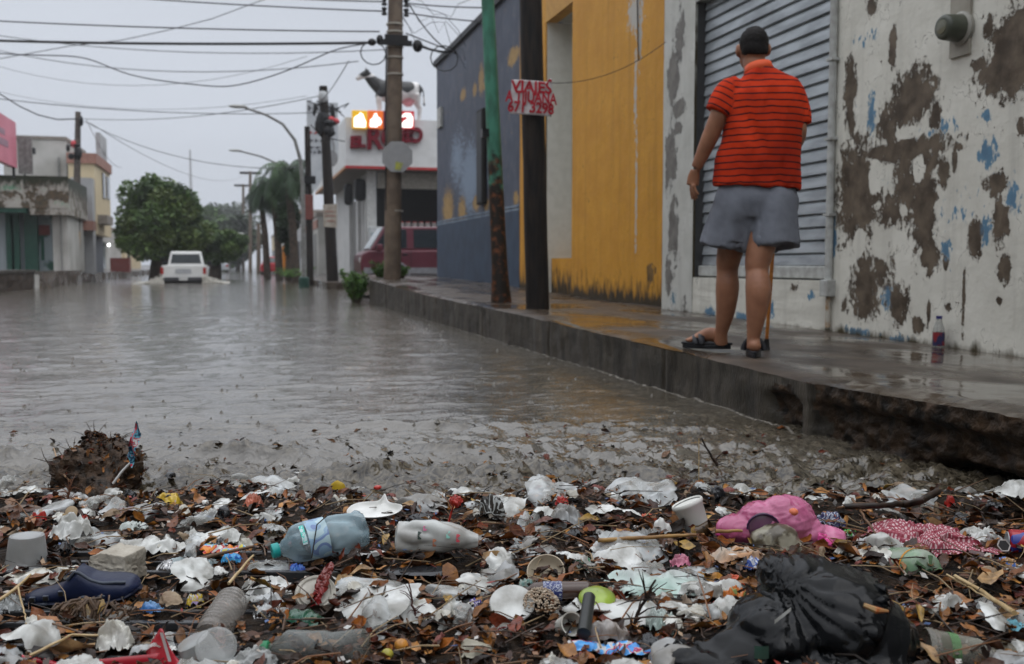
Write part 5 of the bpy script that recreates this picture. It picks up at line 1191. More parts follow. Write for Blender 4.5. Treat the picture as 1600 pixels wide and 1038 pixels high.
    for v in me.vertices:
        x, y, z = v.co
        n = v.normal
        f = .006 * fbm(x * 5 + z * 4, z * 3.5 - x * 2, 4) + .004 * fbm(x * 16 - z * 5, z * 5, y * 6)          # broad folds
        dg_ = (x * .9 + z * .42)
        f += .009 * math.sin(dg_ * 42 + 2.2 * N3(x * 4, z * 3)) * math.exp(-((x - .04) / .13) ** 2) * math.exp(-((z - 1.22) / .22) ** 2)
        f += .005 * math.sin(x * 60 + N3(z * 4, x) * 3) * sstep(1.1, .95, z) * .6
        v.co += n * f * 1.35
        la = Vector((-.125, -.015, 1.345)); sl_ = Vector((-.03, 0, 1.505)); ax_ = (la - sl_).normalized()
        dist_l = ((Vector((x, y, z)) - sl_) - ax_ * (Vector((x, y, z)) - sl_).dot(ax_)).length
        if x < -.055 + .08 * (1.52 - z) * 0 and z > 1.32 and z < 1.53 and dist_l < .11: st.append(5 + (Vector((x, y, z)) - sl_).dot(ax_))
        elif x > .365 - (1.5 - z) * .25 * 0 and z > 1.25: st.append(3 + z)
        else: st.append(z + f * .5 + .008 * N3(x * 3.2, z * 2.0, y * 2) - .05 * max(0, z - 1.42) * (abs(x - .12) / .2))
    o = mesh_obj('shirt', me, None or stripe_mat(), t); setattr_f(o, 'band', st)
    c = MB(); c.tube([(.104, .004, 1.555), (.100, .006, 1.578), (.098, .01, 1.594)], [(.080, .078), (.070, .073), (.066, .070)], 28, cap=False)
    c.build('collar', mat('collar_orange', (.60, .075, .018), .6, c2=(.6, .09, .025), bump=.002, bs=90), t, smooth=True, solid=.006)
    # shorts
    k = MB()
    k.stube([(.10, 0, .97), (.10, 0, .93), (.098, 0, .86), (.098, 0, .76)], [(.20, .115), (.212, .125), (.232, .150), (.225, .14)], 32)
    k.stube([(.05, .0, .98), (.02, .01, .88), (-.010, .03, .78), (-.036, .05, .68), (-.050, .06, .60)], [(.10, .10), (.134, .145), (.136, .155), (.142, .158), (.150, .16)], 28)
    k.stube([(.15, 0, .94), (.175, -.01, .86), (.182, -.03, .78), (.185, -.045, .68), (.186, -.055, .60)], [(.10, .10), (.134, .145), (.130, .155), (.130, .158), (.133, .16)], 28)
    me = remeshed(k, .0095, 4, .5)
    for v in me.vertices:
        x, y, z = v.co; a = math.atan2(y, x - (.2 if x > .085 else -.03)); lowf = sstep(.92, .62, z)
        v.co += v.normal * (.009 * lowf * math.sin(a * 6 + 2 * N3(x * 3, z * 4)) + .006 * fbm(x * 9 + z * 5, z * 6 - x * 5, y * 5))
        if z < .62: v.co.z += .005 * math.sin(a * 3) + (.006 if x < .08 else -.004)
    m_sh = mat('shorts_cloth', (.155, .165, .19), .7, c2=(.115, .122, .142), spec=.1, ns=5, bump=.0015, bs=140)
    mesh_obj('shorts', me, m_sh, t)
    # sandals
    def sandal(h, d, nm, lift):
        d = d.normalized(); s_ = Vector((-d.y, d.x, 0)); q = MB(); n = 26; out = []
        for i in range(n):
            a = 2 * math.pi * i / n; l_ = .085 + .142 * math.cos(a); w_ = (.040 + .013 * math.cos(a)) * math.sin(a); out.append((l_, w_))
        for z0, z1, g_ in ((-.028, -.004, 1.0), (-.004, .010, 1.06)):
            vs = [h + d * ((l_ - .085) * g_ + .085) + s_ * (w_ * g_) + Vector((0, 0, z)) for z in (z0, z1) for l_, w_ in out]
            q.add(vs, [tuple(range(n)), tuple(range(2 * n - 1, n - 1, -1))] + [((i + 1) % n, i, n + i, n + (i + 1) % n) for i in range(n)])
        so = q.build('sandal', mat('sandal_rubber', (.012, .013, .016), .38, bump=.002, bs=50), t, smooth=False, bevel=.005)
        r_ = MB()
        for off_ in (.10, .135):
            pts = [h + d * (off_ + .012 * math.sin(a)) + s_ * (.052 * math.cos(a)) + Vector((0, 0, .002 + .062 * math.sin(a) * (1 - (off_ - .1) * 6))) for a in [math.pi * j / 10 for j in range(11)]]
            r_.tube(pts, [(.019, .005)] * 11, 8)
        r_.build('strap', mat('strap_rubber', (.016, .016, .02), .3), so, smooth=True)
    sandal(hL, dL, 'l', 0); sandal(hR, dR, 'r', 0)
    # cane
    ct = thing('cane', 'orange-brown wooden cane with a black rubber tip held in front of the man', 'cane', org + RI * .262 + FH * .36, -YAW)
    top = Vector((.035, -.005, .79)); MB().tube([(0, 0, .055), top * .5, top], [.011, .0115, .012], 12).build('shaft', mat('cane_wood', (.42, .16, .03), .3, c2=(.30, .10, .02), ns=20, coat=.4), ct, smooth=True)
    MB().tube([top, top + Vector((0, .0, .02)), top + Vector((0, -.04, .035)), top + Vector((0, -.09, .02))], .013, 10).tube([top, top + Vector((0, .05, .02))], .013, 10).build('handle', mat('cane_handle', (.2, .08, .02), .3), ct, smooth=True)
    MB().lathe([(0, .02), (.008, .021), (.02, .018), (.065, .015)], 14).build('rubber_tip', m_black, ct, smooth=True)
def stripe_mat():
    m = mat('striped_jersey', (.50, .038, .009), .8, c2=(.31, .020, .006), spec=.08, ns=4, bump=.0012, bs=220)
    t_ = m.node_tree; n = t_.nodes; l = t_.links; b = n['Principled BSDF']; src = b.inputs['Base Color'].links[0].from_socket
    a = n.new('ShaderNodeAttribute'); a.attribute_name = 'band'
    q = n.new('ShaderNodeMath'); q.operation = 'DIVIDE'; q.inputs[1].default_value = .0365; l.new(a.outputs['Fac'], q.inputs[0])
    f = n.new('ShaderNodeMath'); f.operation = 'FRACT'; l.new(q.outputs[0], f.inputs[0])
    p = n.new('ShaderNodeMath'); p.operation = 'PINGPONG'; p.inputs[1].default_value = .5; l.new(f.outputs[0], p.inputs[0])
    r = n.new('ShaderNodeMapRange'); r.inputs[1].default_value = .075; r.inputs[2].default_value = .14; r.inputs[3].default_value = 1; r.inputs[4].default_value = 0; l.new(p.outputs[0], r.inputs[0])
    # no bands on the plain yoke seam zone near the neck and on the sleeve ribs
    mx_ = n.new('ShaderNodeMix'); mx_.data_type = 'RGBA'; mx_.inputs[7].default_value = (.035, .01, .012, 1); l.new(r.outputs[0], mx_.inputs[0]); l.new(src, mx_.inputs[6]); l.new(mx_.outputs[2], b.inputs['Base Color'])
    return m
man()
# ================================================================== THE LITTER RAFT IN THE FOREGROUND
rg = random.Random(77)
def uv(p): p = Vector((p[0], p[1], 0)); return p.dot(RI), p.dot(FH)
def from_uv(u, v, z=0): q = RI * u + FH * v; q.z = z; return q
def bed_edge(u): return 3.22 + .22 * N3(u * 1.7, 5.0) + .22 * N3(u * 4.3, 1.0) + .10 * N3(u * 13, 2.0) - .18 * sstep(.9, 1.6, u) * 0 - .25 * sstep(1.45, 1.8, u)
def bed_h(u, v):
    k = sstep(bed_edge(u) + .04, bed_edge(u) - .22, v)
    h = -.03 + k * (.060 + .034 * fbm(u * 3.3, v * 3.6, 3.3, 4)) + k * .010 * N3(u * 17, v * 17)
    g = sstep(-.35, -.75, u) * sstep(2.75, 2.6, v) * .035; h -= g * (.6 + .6 * N3(u * 5, v * 5, 8))
    return h
def bz(p): u, v = uv(p); return bed_h(u, v)
def G(px, py, dz=0.0):
    z = .02
    for _ in range(5): p = PZ(px, py, z); z = max(0.0, bz(p)) + dz
    return PZ(px, py, z)
m_bed = mat('sodden_debris', (.024, .014, .007), .6, spec=.12, c2=(.003, .002, .0015), ns=34, bump=.02, bs=70)
bedm = MB(); bedm.grid(300, 200, lambda a, b: (lambda u, v: from_uv(u, v, bed_h(u, v)))(-2.2 + 4.4 * a, 1.35 + 2.25 * b))
bo = bedm.build('debris_bed', m_bed); bo.data.polygons.foreach_set('use_smooth', [True] * len(bo.data.polygons))
tag(bo, 'sodden dark mass of rotting leaves and silt under the litter', 'debris', kind='stuff')

# ---- leaves
LC = [(.26, .085, .016), (.15, .045, .011), (.34, .16, .045), (.055, .020, .008), (.022, .010, .005), (.09, .034, .012), (.17, .08, .03), (.13, .024, .008), (.28, .11, .02), (.035, .013, .006), (.012, .007, .004), (.05, .02, .01), (.02, .01, .006)]
def leaf_geo(L, rng):
    """a curled dead leaf, tip along +x"""
    w = L * rng.uniform(.20, .36); cur = rng.uniform(-.5, 1.0) * 1.2; fo = rng.uniform(.0, .9); n = 6; vs = []; tw = rng.uniform(-.6, .6)
    for i in range(n + 1):
        t = i / n; ww = w * math.sin(math.pi * min(1, t * .92 + .08)) ** .75 * (1 - .25 * t); a = cur * (t - .5)
        x = L * (t - .5) * math.cos(a * .5); z = L * .35 * (a * (t - .5)); c = tw * (t - .5)
        for s in (-1, -.5, 0, .5, 1):
            y = ww * s; zz = z + abs(s) * ww * fo + .06 * L * math.sin(t * 9 + s * 3) * abs(s); vs.append(Vector((x, y * math.cos(c) * (1 - .3 * fo * abs(s)), zz + y * math.sin(c))))
    fs = [(i * 5 + k, i * 5 + k + 1, i * 5 + k + 6, i * 5 + k + 5) for i in range(n) for k in range(4)]
    return vs, fs
def rnd_rot(rng, tilt): return Matrix.Rotation(rng.uniform(0, 6.28), 4, 'Z') @ Matrix.Rotation(rng.gauss(0, tilt), 4, 'X') @ Matrix.Rotation(rng.gauss(0, tilt), 4, 'Y')
m_leaf = mat('dead_leaf', (1, 1, 1), .36, c2=(.55, .5, .45), ns=60, attr='tint', bump=.0015, bs=160, coat=.2, spec=.22)
lm = MB(); lm.usecol = True
def rand_uv(edge=.02, v0=1.55):
    while True:
        v = v0 + (3.5 - v0) * rg.random() ** 1.15; u = rg.uniform(-1.0, 1.0) * (v * .60 + .1)
        if v < bed_edge(u) + edge:
            if u * RI.x + v * FH.x > KX - .03: continue
            if u < -.35 and 1.7 < v < 2.6 and rg.random() < .45: continue
            return u, v
for _ in range(6300):
    u, v = rand_uv(); vs, fs = leaf_geo(rg.choice((.016, .022, .03, .038, .046, .055)) * rg.uniform(.8, 1.2), rg); M_ = Matrix.Translation(from_uv(u, v, bed_h(u, v) + rg.uniform(.0, .022))) @ rnd_rot(rg, .45)
    c = rg.choice(LC); t = rg.uniform(.6, 1.25); lm.c = (c[0] * t, c[1] * t, c[2] * t, 1); lm.add([M_ @ q for q in vs], fs)
lo_ = lm.build('leaf_litter', m_leaf, smooth=False); lo_.data.polygons.foreach_set('use_smooth', [True] * len(lo_.data.polygons))
tag(lo_, 'matted brown and rust dead leaves covering the whole raft of litter', 'leaves', kind='stuff')
wl2 = MB(); wl2.usecol = True
for _ in range(620):
    v = 3.1 + 1.5 * rg.random() ** 2.0; u = rg.uniform(-1, 1) * v * .58; q0 = from_uv(u, v)
    if v < bed_edge(u) or q0.x > KX - .05: continue
    vs, fs = leaf_geo(rg.uniform(.012, .05), rg); M_ = Matrix.Translation((q0.x, q0.y, water_h(q0.x, q0.y) + .004)) @ rnd_rot(rg, .35); c = rg.choice(LC + [(.3, .28, .24), (.4, .38, .34)]); wl2.c = (c[0] * .8, c[1] * .8, c[2] * .8, 1); wl2.add([M_ @ q for q in vs], fs)
o = wl2.build('floating_leaves', m_leaf); tag(o, 'leaves and shreds churning in the brown water just beyond the litter', 'leaves', kind='stuff')
# small bits: chips, shreds and grit between the leaves
cm_ = MB(); cm_.usecol = True
for _ in range(3600):
    u, v = rand_uv(.06); s = rg.uniform(.003, .012); p = from_uv(u, v, bed_h(u, v) + rg.uniform(.005, .028)); a = Vector((rg.gauss(0, 1), rg.gauss(0, 1), rg.gauss(0, .4))).normalized(); b = a.cross(Vector((0, 0, 1))).normalized() + Vector((0, 0, rg.uniform(-.6, .6)))
    c = rg.choice([(.45, .43, .40), (.30, .2, .12), (.2, .1, .05), (.38, .33, .28), (.06, .04, .03), (.12, .06, .03), (.5, .5, .48), (.25, .03, .02), (.05, .09, .2)]) if rg.random() < .55 else (.1, .05, .025)
    cm_.c = (*c, 1); cm_.add([p - a * s, p - b * s * .5, p + a * s * 1.1, p + b * s * .6], [(0, 1, 2, 3)])
tag(cm_.build('litter_flecks', mat('flecks', (1, 1, 1), .4, c2=(.7, .7, .7), attr='tint')), 'tiny shreds of paper, plastic and bark scattered between the leaves', 'debris', kind='stuff')
tw = MB(); tw.usecol = True
for _ in range(1400):
    u, v = rand_uv(.05); L = rg.uniform(.04, .17); a = rg.uniform(0, 6.28); p = from_uv(u, v, bed_h(u, v) + rg.uniform(.008, .03)); d = Vector((math.cos(a), math.sin(a), rg.gauss(0, .16)))
    m1 = p + d * L * .5 + Vector((rg.uniform(-1, 1), rg.uniform(-1, 1), rg.uniform(-.2, 1))) * L * .10; c = rg.choice([(.12, .07, .04), (.05, .03, .02), (.28, .2, .11), (.02, .014, .01), (.2, .09, .04)]); tw.c = (*c, 1)
    r_ = rg.uniform(.0008, .0022); tw.tube([p, m1, p + d * L], [r_, r_ * .9, r_ * .5], 5)
tag(tw.build('twig_litter', mat('twigs', (1, 1, 1), .5, c2=(.6, .6, .6), attr='tint')), 'thin broken twigs and grass stalks strewn through the litter', 'twigs', kind='stuff')
# bigger leaves on top: individuals
LK = [('curled orange-brown leaf lying on top of the litter', (.27, .11, .032)), ('dark red-brown curled leaf lying on top of the litter', (.10, .03, .015)), ('pale tan dry leaf lying on top of the litter', (.36, .22, .10)), ('yellow-brown dry leaf lying on top of the litter', (.32, .19, .035))]
for li, (lab, c) in enumerate(LK):
    m_ = mat('leaf_colour', c, .34, c2=tuple(q * .5 for q in c), ns=50, bump=.001, bs=200, coat=.3) if False else None
    mm = mat(['orange_leaf', 'red_leaf', 'tan_leaf', 'yellow_leaf'][li], c, .34, c2=tuple(q * .45 for q in c), ns=45, bump=.001, bs=200, coat=.3)
    protos = []
    for k in range(5):
        vs, fs = leaf_geo(.075, rg); st2 = MB().add(vs, fs); st2.tube([(-.037, 0, vs[2].z), (-.055, .003, vs[2].z + .004)], .001, 4)
        for i in range(8): pass
        protos.append((vs, fs))
    mesh_ = []
    for k, (vs, fs) in enumerate(protos):
        for rep in range(6 if li != 1 else 5):
            u, v = rand_uv(-.02, 1.6); p = from_uv(u, v, bed_h(u, v) + rg.uniform(.018, .034))
            if rep == 0:
                o = MB().add(vs, fs).build('dead_leaf', mm, smooth=False); o.data.polygons.foreach_set('use_smooth', [True] * len(o.data.polygons)); src_ = o
            else: o = src_.copy(); C.objects.link(o)
            o.matrix_world = Matrix.Translation(p) @ rnd_rot(rg, .4) @ Matrix.Diagonal((*[rg.uniform(.6, 1.15)] * 3, 1)); tag(o, lab, 'leaf', 'single dead leaves lying on the litter')

# ---- material set for litter
def plastic(name, c, rough=.28, alpha=1.0, c2=None, **k):
    c2 = c2 or tuple(q * .7 for q in c); c2 = tuple(q * .72 + b_ for q, b_ in zip(c2, (.02, .014, .008)))
    return mat(name, c, rough, c2=c2, alpha=alpha, coat=1.1, **k)
m_wp = plastic('thin_white_plastic', (.60, .61, .585), .22, .86, (.36, .36, .33), ns=14); m_cp = plastic('clear_dirty_plastic', (.62, .65, .65), .14, .42, (.34, .34, .31), ns=12)
m_tissue = mat('wet_tissue', (.60, .60, .56), .55, c2=(.30, .28, .23), ns=16, bump=.002, bs=90); m_foam = mat('foam_white', (.66, .66, .64), .5, c2=(.5, .5, .47), ns=10)
m_greybag = plastic('grey_bag_film', (.30, .31, .31), .25, .9, (.16, .15, .13)); m_tan = mat('wet_cardboard', (.26, .20, .13), .55, c2=(.15, .10, .06), ns=12, bump=.001)
m_greenfilm = plastic('green_tinted_film', (.42, .56, .50), .3, .85, (.50, .54, .52), ns=5); m_bluefilm = plastic('pale_blue_film', (.34, .44, .46), .25, .75)
def local(p): return Matrix.Translation(p) @ Matrix.Rotation(-YAW, 4, 'Z')
def sheet_geo(w, l, h, seed, n=26, dome=.5, crease=7.0, rag=.18, m_=None):
    if w > .07: h *= .72; crease *= .75
    """crumpled film: sharp creases, uneven edge, a hump in the middle"""
    def fn(a, b):
        x = (a - .5) * 2; y = (b - .5) * 2; r = math.sqrt(x * x + y * y); f = 1 - .22 * max(0, abs(x) * abs(y))
        e = 1 + rag * N3(x * 1.6 + seed, y * 1.6, seed * 1.3)
        px = x * w / 2 * f * e; py = y * l / 2 * f * e
        q = Vector((a * 1.4 + seed * 3.1, b * 1.4 * l / w, seed)) * crease * .36
        q = q + Vector((noise.noise(q * .9 + Vector((9, 0, 0))), noise.noise(q * .9 + Vector((0, 9, 0))), 0)) * .7
        z = h * (dome * .75 * max(0, 1 - r * r * .9) + .42 * (1 - abs(noise.noise(q)) * 2.6) + .22 * (1 - abs(noise.noise(q * 2.1 + Vector((3, 3, 3)))) * 2.6) + .10 * (1 - abs(noise.noise(q * 4.6)) * 2.6) - .22)
        z -= h * .5 * sstep(.7, 1.15, r); px += w * .05 * noise.noise(q * 1.3 + Vector((5, 0, 0))); py += l * .07 * noise.noise(q * 1.3 + Vector((0, 7, 0)))
        return (px, py, max(-.012, z))
    n = int(n * 1.5); mb = MB(); mb.grid(n, max(10, int(n * l / w)), fn); return mb
def facet(o, on=True):
    o.data.polygons.foreach_set('use_smooth', [on] * len(o.data.polygons)); return o
def film(name, label, cat, px, py, wpx, lpx_m, h, m_, rot=0.0, seed=None, group=None, dz=.012, tilt=0.0, crease=7, n=30, dome=.5, rag=.18):
    p = G(px, py, dz); k = 1 / ppm(p); seed = seed if seed is not None else px * .013 + py * .007
    mb = sheet_geo(wpx * k, lpx_m, h, seed, n, dome, crease, rag)
    o = facet(mb.build(name, m_)); o.matrix_world = local(p) @ Matrix.Rotation(rot, 4, 'Z') @ Matrix.Rotation(tilt, 4, 'X'); tag(o, label, cat, group); return o

def patch_mat(name, cols, sc_=30, rough=.25):
    """printed wrapper: blocks of several colours"""
    if name in _m: return _m[name]
    m = mat(name, (1, 1, 1), rough, coat=.5); t_ = m.node_tree; n = t_.nodes; l = t_.links; b = n['Principled BSDF']
    co = n.new('ShaderNodeTexCoord'); v = n.new('ShaderNodeTexNoise'); v.inputs['Scale'].default_value = sc_; v.inputs['Detail'].default_value = 1.5; v.inputs['Distortion'].default_value = 1.0; l.new(co.outputs['Object'], v.inputs['Vector'])
    r = n.new('ShaderNodeValToRGB'); r.color_ramp.interpolation = 'CONSTANT'; k = len(cols)
    for i, c in enumerate(cols):
        if i < 2: e_ = r.color_ramp.elements[i]; e_.position = [0, .42][i]
        else: e_ = r.color_ramp.elements.new(.42 + .25 * (i - 1) / (k - 1))
        e_.color = (*c, 1)
    l.new(v.outputs[0], r.inputs[0]); l.new(r.outputs[0], b.inputs['Base Color']); return m
m_ink = mat('print_ink', (.04, .05, .06), .5)

# ---- drain grate bars on the left and centre-left
m_bar = mat('grate_steel', (.035, .036, .038), .25, c2=(.012, .012, .012), ns=12, coat=.3)
grt = thing('drain_grate', 'black steel bars of the street drain showing under the litter on the left', 'drain grate', from_uv(-.8, 2.0, .0), -YAW)
def bar(u0, u1, v): MB().box(u0 + .8, u1 + .8, v - 2.0 - .008, v - 2.0 + .008, -.02, .024).build('bar', m_bar, grt, bevel=.003)
for v in (1.80, 1.86, 1.92, 1.985, 2.05, 2.12): bar(-1.35, -.42 + .04 * (v * 37 % 1), v)
for v in (2.32, 2.40, 2.48): bar(-1.2, -.25, v)
for v in (1.86, 1.93, 2.0): bar(-.44, -.02, v)

# ---- mound of earth with a wrapper on top, in the water at left
mp_ = PZ(150, 757, 0); mk = 1 / ppm(mp_)
md = MB(); md.ball((0, 0, 0), (1, 1, 1), 80, 50)
def mdw(p):
    n_ = p.normalized(); q = Vector((n_.x * 66 * mk, n_.y * .16, n_.z * 68 * mk if n_.z > 0 else n_.z * .05))
    q.x *= 1 + .25 * n_.z * (1 if n_.x > 0 else -.2)
    return q + n_ * (.05 * fbm(q.x * 9, q.y * 9, q.z * 9 + 3, 5) + .012 * N3(q.x * 60, q.y * 60, q.z * 60))
md.warp(mdw); o = facet(md.build('earth_clod', mat('wet_earth', (.060, .034, .018), .55, c2=(.010, .006, .003), ns=28, bump=.012, bs=60))); o.location = mp_; tag(o, 'brown lump of wet earth and roots standing in the water at the left', 'earth clod'); clod_ = o
cq = MB(); cq.usecol = True; vv_ = [v.co.copy() for v in clod_.data.vertices if v.co.z > .0]
for _ in range(420):
    q0 = rg.choice(vv_); vs, fs = leaf_geo(rg.uniform(.010, .034), rg); M_ = Matrix.Translation(q0 * 1.02) @ rnd_rot(rg, .9); c = rg.choice(LC[3:]); cq.c = (*c, 1); cq.add([M_ @ q for q in vs], fs)
for _ in range(160):
    q0 = rg.choice(vv_); d = Vector((rg.gauss(0, 1), rg.gauss(0, 1), rg.gauss(0, .8))).normalized() * rg.uniform(.02, .07); cq.c = (.05, .03, .016, 1); cq.tube([q0 * .99, q0 * 1.03 + d * .5, q0 * 1.01 + d], [.0014, .0012, .0006], 4)
cq.build('clinging_leaves', m_leaf, clod_)
wpc = PZ(196, 757, 0) + Vector((0, 0, 30 * mk)); wr = MB(); wr.grid(12, 6, lambda a, b: (.02 * b + .03 * a, .01 * math.sin(a * 9), .11 * a + .02 * math.sin(b * 5)))
o = facet(wr.build('torn_wrapper', patch_mat('blue_red_print', [(.02, .06, .12), (.1, .35, .45), (.4, .04, .06), (.5, .5, .5)], 40))); o.matrix_world = local(PZ(196, 722, .13)); tag(o, 'torn red and blue wrapper sticking up from the right side of the earth lump', 'wrapper')
o = MB().tube([(0, 0, 0), (-.03, 0, -.03), (-.06, 0, -.07)], .004, 6).build('white_straw', m_foam); o.matrix_world = local(PZ(205, 722, .12)); tag(o, 'short white straw below the torn wrapper on the earth lump', 'straw')
o = MB().tube([PZ(84, 700, .1), PZ(90, 722, .09), PZ(102, 745, .06), PZ(120, 762, .02)], [.002, .003, .003, .002], 6).build('bent_stem', mat('pale_stem', (.34, .22, .13), .5)); tag(o, 'thin pale stem arching up in front of the earth lump', 'stem')

# ---- bottles
def bottle(label, A, B, rad, prof, m_, cap=None, band=None, seg=36, crush=0.0, seed=1, name='plastic_bottle', ribs=0, roll=0, txt=None):
    L = (Vector(B) - Vector(A)).length; t = thing(name, label, 'bottle', M=between(A, B, roll))
    pr = []
    for i in range(len(prof) - 1):
        (z0, r0), (z1, r1) = prof[i], prof[i + 1]; n = max(2, int((z1 - z0) * (110 if ribs else 30)))
        for j in range(n): a = j / n; pr.append((z0 + (z1 - z0) * a, r0 + (r1 - r0) * (a * a * (3 - 2 * a))))
    pr.append(prof[-1])
    if ribs: pr = [(z, r + (.035 * math.sin(z * ribs * 6.28) if .12 < z < .8 else 0)) for z, r in pr]
    mb = MB().lathe([(z * L, r * rad) for z, r in pr], seg)
    if crush: mb.warp(lambda p: p + Vector((p.x, p.y, 0)) * (-crush * max(0, ridge(p.x * 16 + seed, p.y * 16, p.z * 9) - .3)) + Vector((N3(p.z * 6, seed), N3(p.z * 6, seed + 4), 0)) * crush * rad * .8)
    mb.build('body', m_, t, smooth=True)
    if cap:
        cm, cr_, cz0, cz1 = cap; MB().lathe([(cz0 * L, cr_ * rad * .96), (cz0 * L + .002, cr_ * rad), (cz1 * L - .002, cr_ * rad), (cz1 * L, cr_ * rad * .9)], 24).build('cap', cm, t, smooth=True)
    if band: bm_, z0, z1, br_ = band; MB().lathe([(z0 * L, rad * br_), (z1 * L, rad * br_)], seg, closed=False).build('label', bm_, t, smooth=True)
    return t, L
WB = [(0, .28), (.02, .30), (.06, .30), (.08, .42), (.22, .92), (.30, 1.0), (.52, .96), (.56, .90), (.60, .97), (.92, 1.0), (.97, .92), (1, .55)]
A = G(430, 866, .035); d_ = (RI * .92 + FH * .42).normalized(); A.z = .062; B = A + d_ * .225 + Vector((0, 0, .03))
m_bb = plastic('blue_clear_plastic', (.38, .52, .57), .14, .5, (.22, .34, .40), ns=6)
bt_, L_ = bottle('large pale blue crushed water bottle with a turquoise cap, left of the torn foam plate', A, B, .052, WB, m_bb, (mat('turquoise_cap', (.02, .32, .30), .35), .34, -.035, .045), None, crush=.32, seed=3, seg=48)
q = MB(); q.grid(22, 20, lambda a, b: (.0528 * math.cos(1.2 + a * 2.6) * (1 - .0), .0528 * math.sin(1.2 + a * 2.6), L_ * (.33 + .22 * b))); q.build('label', patch_mat('blue_label', [(.34, .46, .50), (.22, .34, .46), (.14, .20, .36), (.34, .46, .50)], 14), bt_, smooth=True)
q = MB(); q.grid(10, 8, lambda a, b: (.0533 * math.cos(1.9 + a * 1.0), .0533 * math.sin(1.9 + a * 1.0), L_ * (.26 + .05 * b))); q.build('label', patch_mat('teal_text', [(.4, .52, .54), (.02, .42, .34), (.4, .52, .54)], 60), bt_, smooth=True)
MB().tube([bt_.matrix_world.inverted() @ (A.lerp(B, .62) + Vector((0, 0, .062))), bt_.matrix_world.inverted() @ (A.lerp(B, .50) + Vector((0, 0, .05)) - FH * .05), bt_.matrix_world.inverted() @ (A.lerp(B, .47) + Vector((0, 0, -.02)) - FH * .085)], .0016, 5).build('stuck_stem', m_dark, bt_)
A = G(618, 840, .045); B = A + (RI * .99 + FH * .02) * .20 + Vector((0, 0, -.006))
bt_, L_ = bottle('milky white crumpled bottle printed with small coloured marks, right of the blue bottle', A, B, .040, [(0, .6), (.03, .95), (.2, 1.0), (.36, .93), (.45, 1.0), (.62, .96), (.75, .85), (.9, .55), (1, .4)], plastic('milky_plastic', (.52, .54, .52), .25, .86, (.36, .36, .34), ns=10), crush=.4, seed=9, name='milk_bottle')
for z, a0_, c in ((.28, -.6, (.03, .05, .04)), (.46, -.2, (.45, .18, .10)), (.62, -.7, (.2, .45, .38)), (.74, -.5, (.5, .06, .08)), (.34, -1.1, (.35, .08, .16))):
    q = MB(); q.grid(6, 4, lambda a, b: (.0418 * math.cos(3.1 + a0_ + .45 * a), .0418 * math.sin(3.1 + a0_ + .45 * a), L_ * (z + (.028 + .02 * math.sin(a * 9)) * b))); q.build('printed_mark', mat('print_%d' % int(z * 100), c, .4), bt_)
A = G(402, 1000, .022); A.z = .05; B = A + (RI * .995 - FH * .02) * .205 + Vector((0, 0, .012))
m_cb = plastic('clear_bottle', (.34, .37, .36), .10, .24, (.22, .24, .22), ns=7)
bt_, L_ = bottle('clear bottle with a green and white cap lying near the bottom left', A, B, .034, [(0, .30), (.03, .32), (.13, .34), (.16, .45), (.27, 1.0), (.6, 1.0), (.66, .86), (.74, .9), (.95, .98), (1, .6)], m_cb, (mat('green_cap', (.015, .19, .075), .35), .50, .04, .105), None, crush=.16, seed=5)
MB().lathe([(-.03 * L_, .010), (-.025 * L_, .0115), (.038 * L_, .0115)], 18).build('nozzle', m_foam, bt_, smooth=True)
q = MB(); r9 = random.Random(2)
for k in range(26):
    a = 2.7 + r9.uniform(-.8, .7); z = L_ * r9.uniform(.34, .56); q.add([(.0345 * math.cos(a + s * .05), .0345 * math.sin(a + s * .05), z + dz_) for s, dz_ in ((-1, 0), (1, 0), (1, .0016), (-1, .0016))], [(0, 1, 2, 3)])
q.build('printed_text', m_ink, bt_)
A = G(328, 984, .03); A.z = .04; B = A + (RI * .12 + FH * .9) * .145 + Vector((0, 0, .04))
bottle('ribbed greyish clear bottle standing tilted above the milky cup', A, B, .033, [(0, .85), (.05, .95), (.2, 1), (.8, 1), (.92, .7), (1, .4)], plastic('ribbed_plastic', (.38, .36, .33), .2, .45, (.24, .22, .20), ns=8), ribs=14, crush=.08, seed=4)
# small dark juice bottle with blue label
A = G(812, 925, .025); B = A + RI * .15 + FH * .01; 
bottle('small dark brown bottle with a blue lettered label below the beige bowl', A, B, .020, [(0, .35), (.08, .4), (.22, .95), (.3, 1), (.95, 1), (1, .8)], plastic('dark_brown_plastic', (.05, .022, .015), .15), (mat('teal_cap', (.12, .38, .36), .4), .5, -.08, .05), (patch_mat('juice_label', [(.02, .03, .12), (.30, .32, .38), (.02, .03, .12), (.02, .03, .12)], 120), .32, .58, 1.03))
# green bottle base at right
A = G(1432, 886, .0); A.z = .045; D = (FW * -.93 + RI * .18 + Vector((0, 0, .12))).normalized(); B = A + D * .05; A0 = A - D * .10
gbt, L_ = bottle('round base of a green clear bottle with an orange band, right of the black bag', A0, B, .046, [(0, .7), (.1, .9), (.4, 1.0), (.8, 1), (.92, .86), (.97, .6), (1, .2)], plastic('green_clear_plastic', (.20, .34, .20), .12, .66, (.40, .48, .38), ns=16, lo=.4, hi=.6), None, (mat('orange_band', (.50, .22, .02), .4), .66, .71, 1.02))
MB().lathe([(L_ * 1.0 - .001, .006), (L_ * 1.0 + .003, .005)], 10).build('base_mark', mat('dark_green', (.03, .08, .04), .3), gbt)
for k in range(5):
    a = k * 1.2566; MB().tube([(.010 * math.cos(a), .010 * math.sin(a), L_ * .995), (.034 * math.cos(a), .034 * math.sin(a), L_ * .955)], [.003, .006], 6).build('base_lobe', plastic('green_lobe', (.10, .20, .10), .15), gbt, smooth=True)
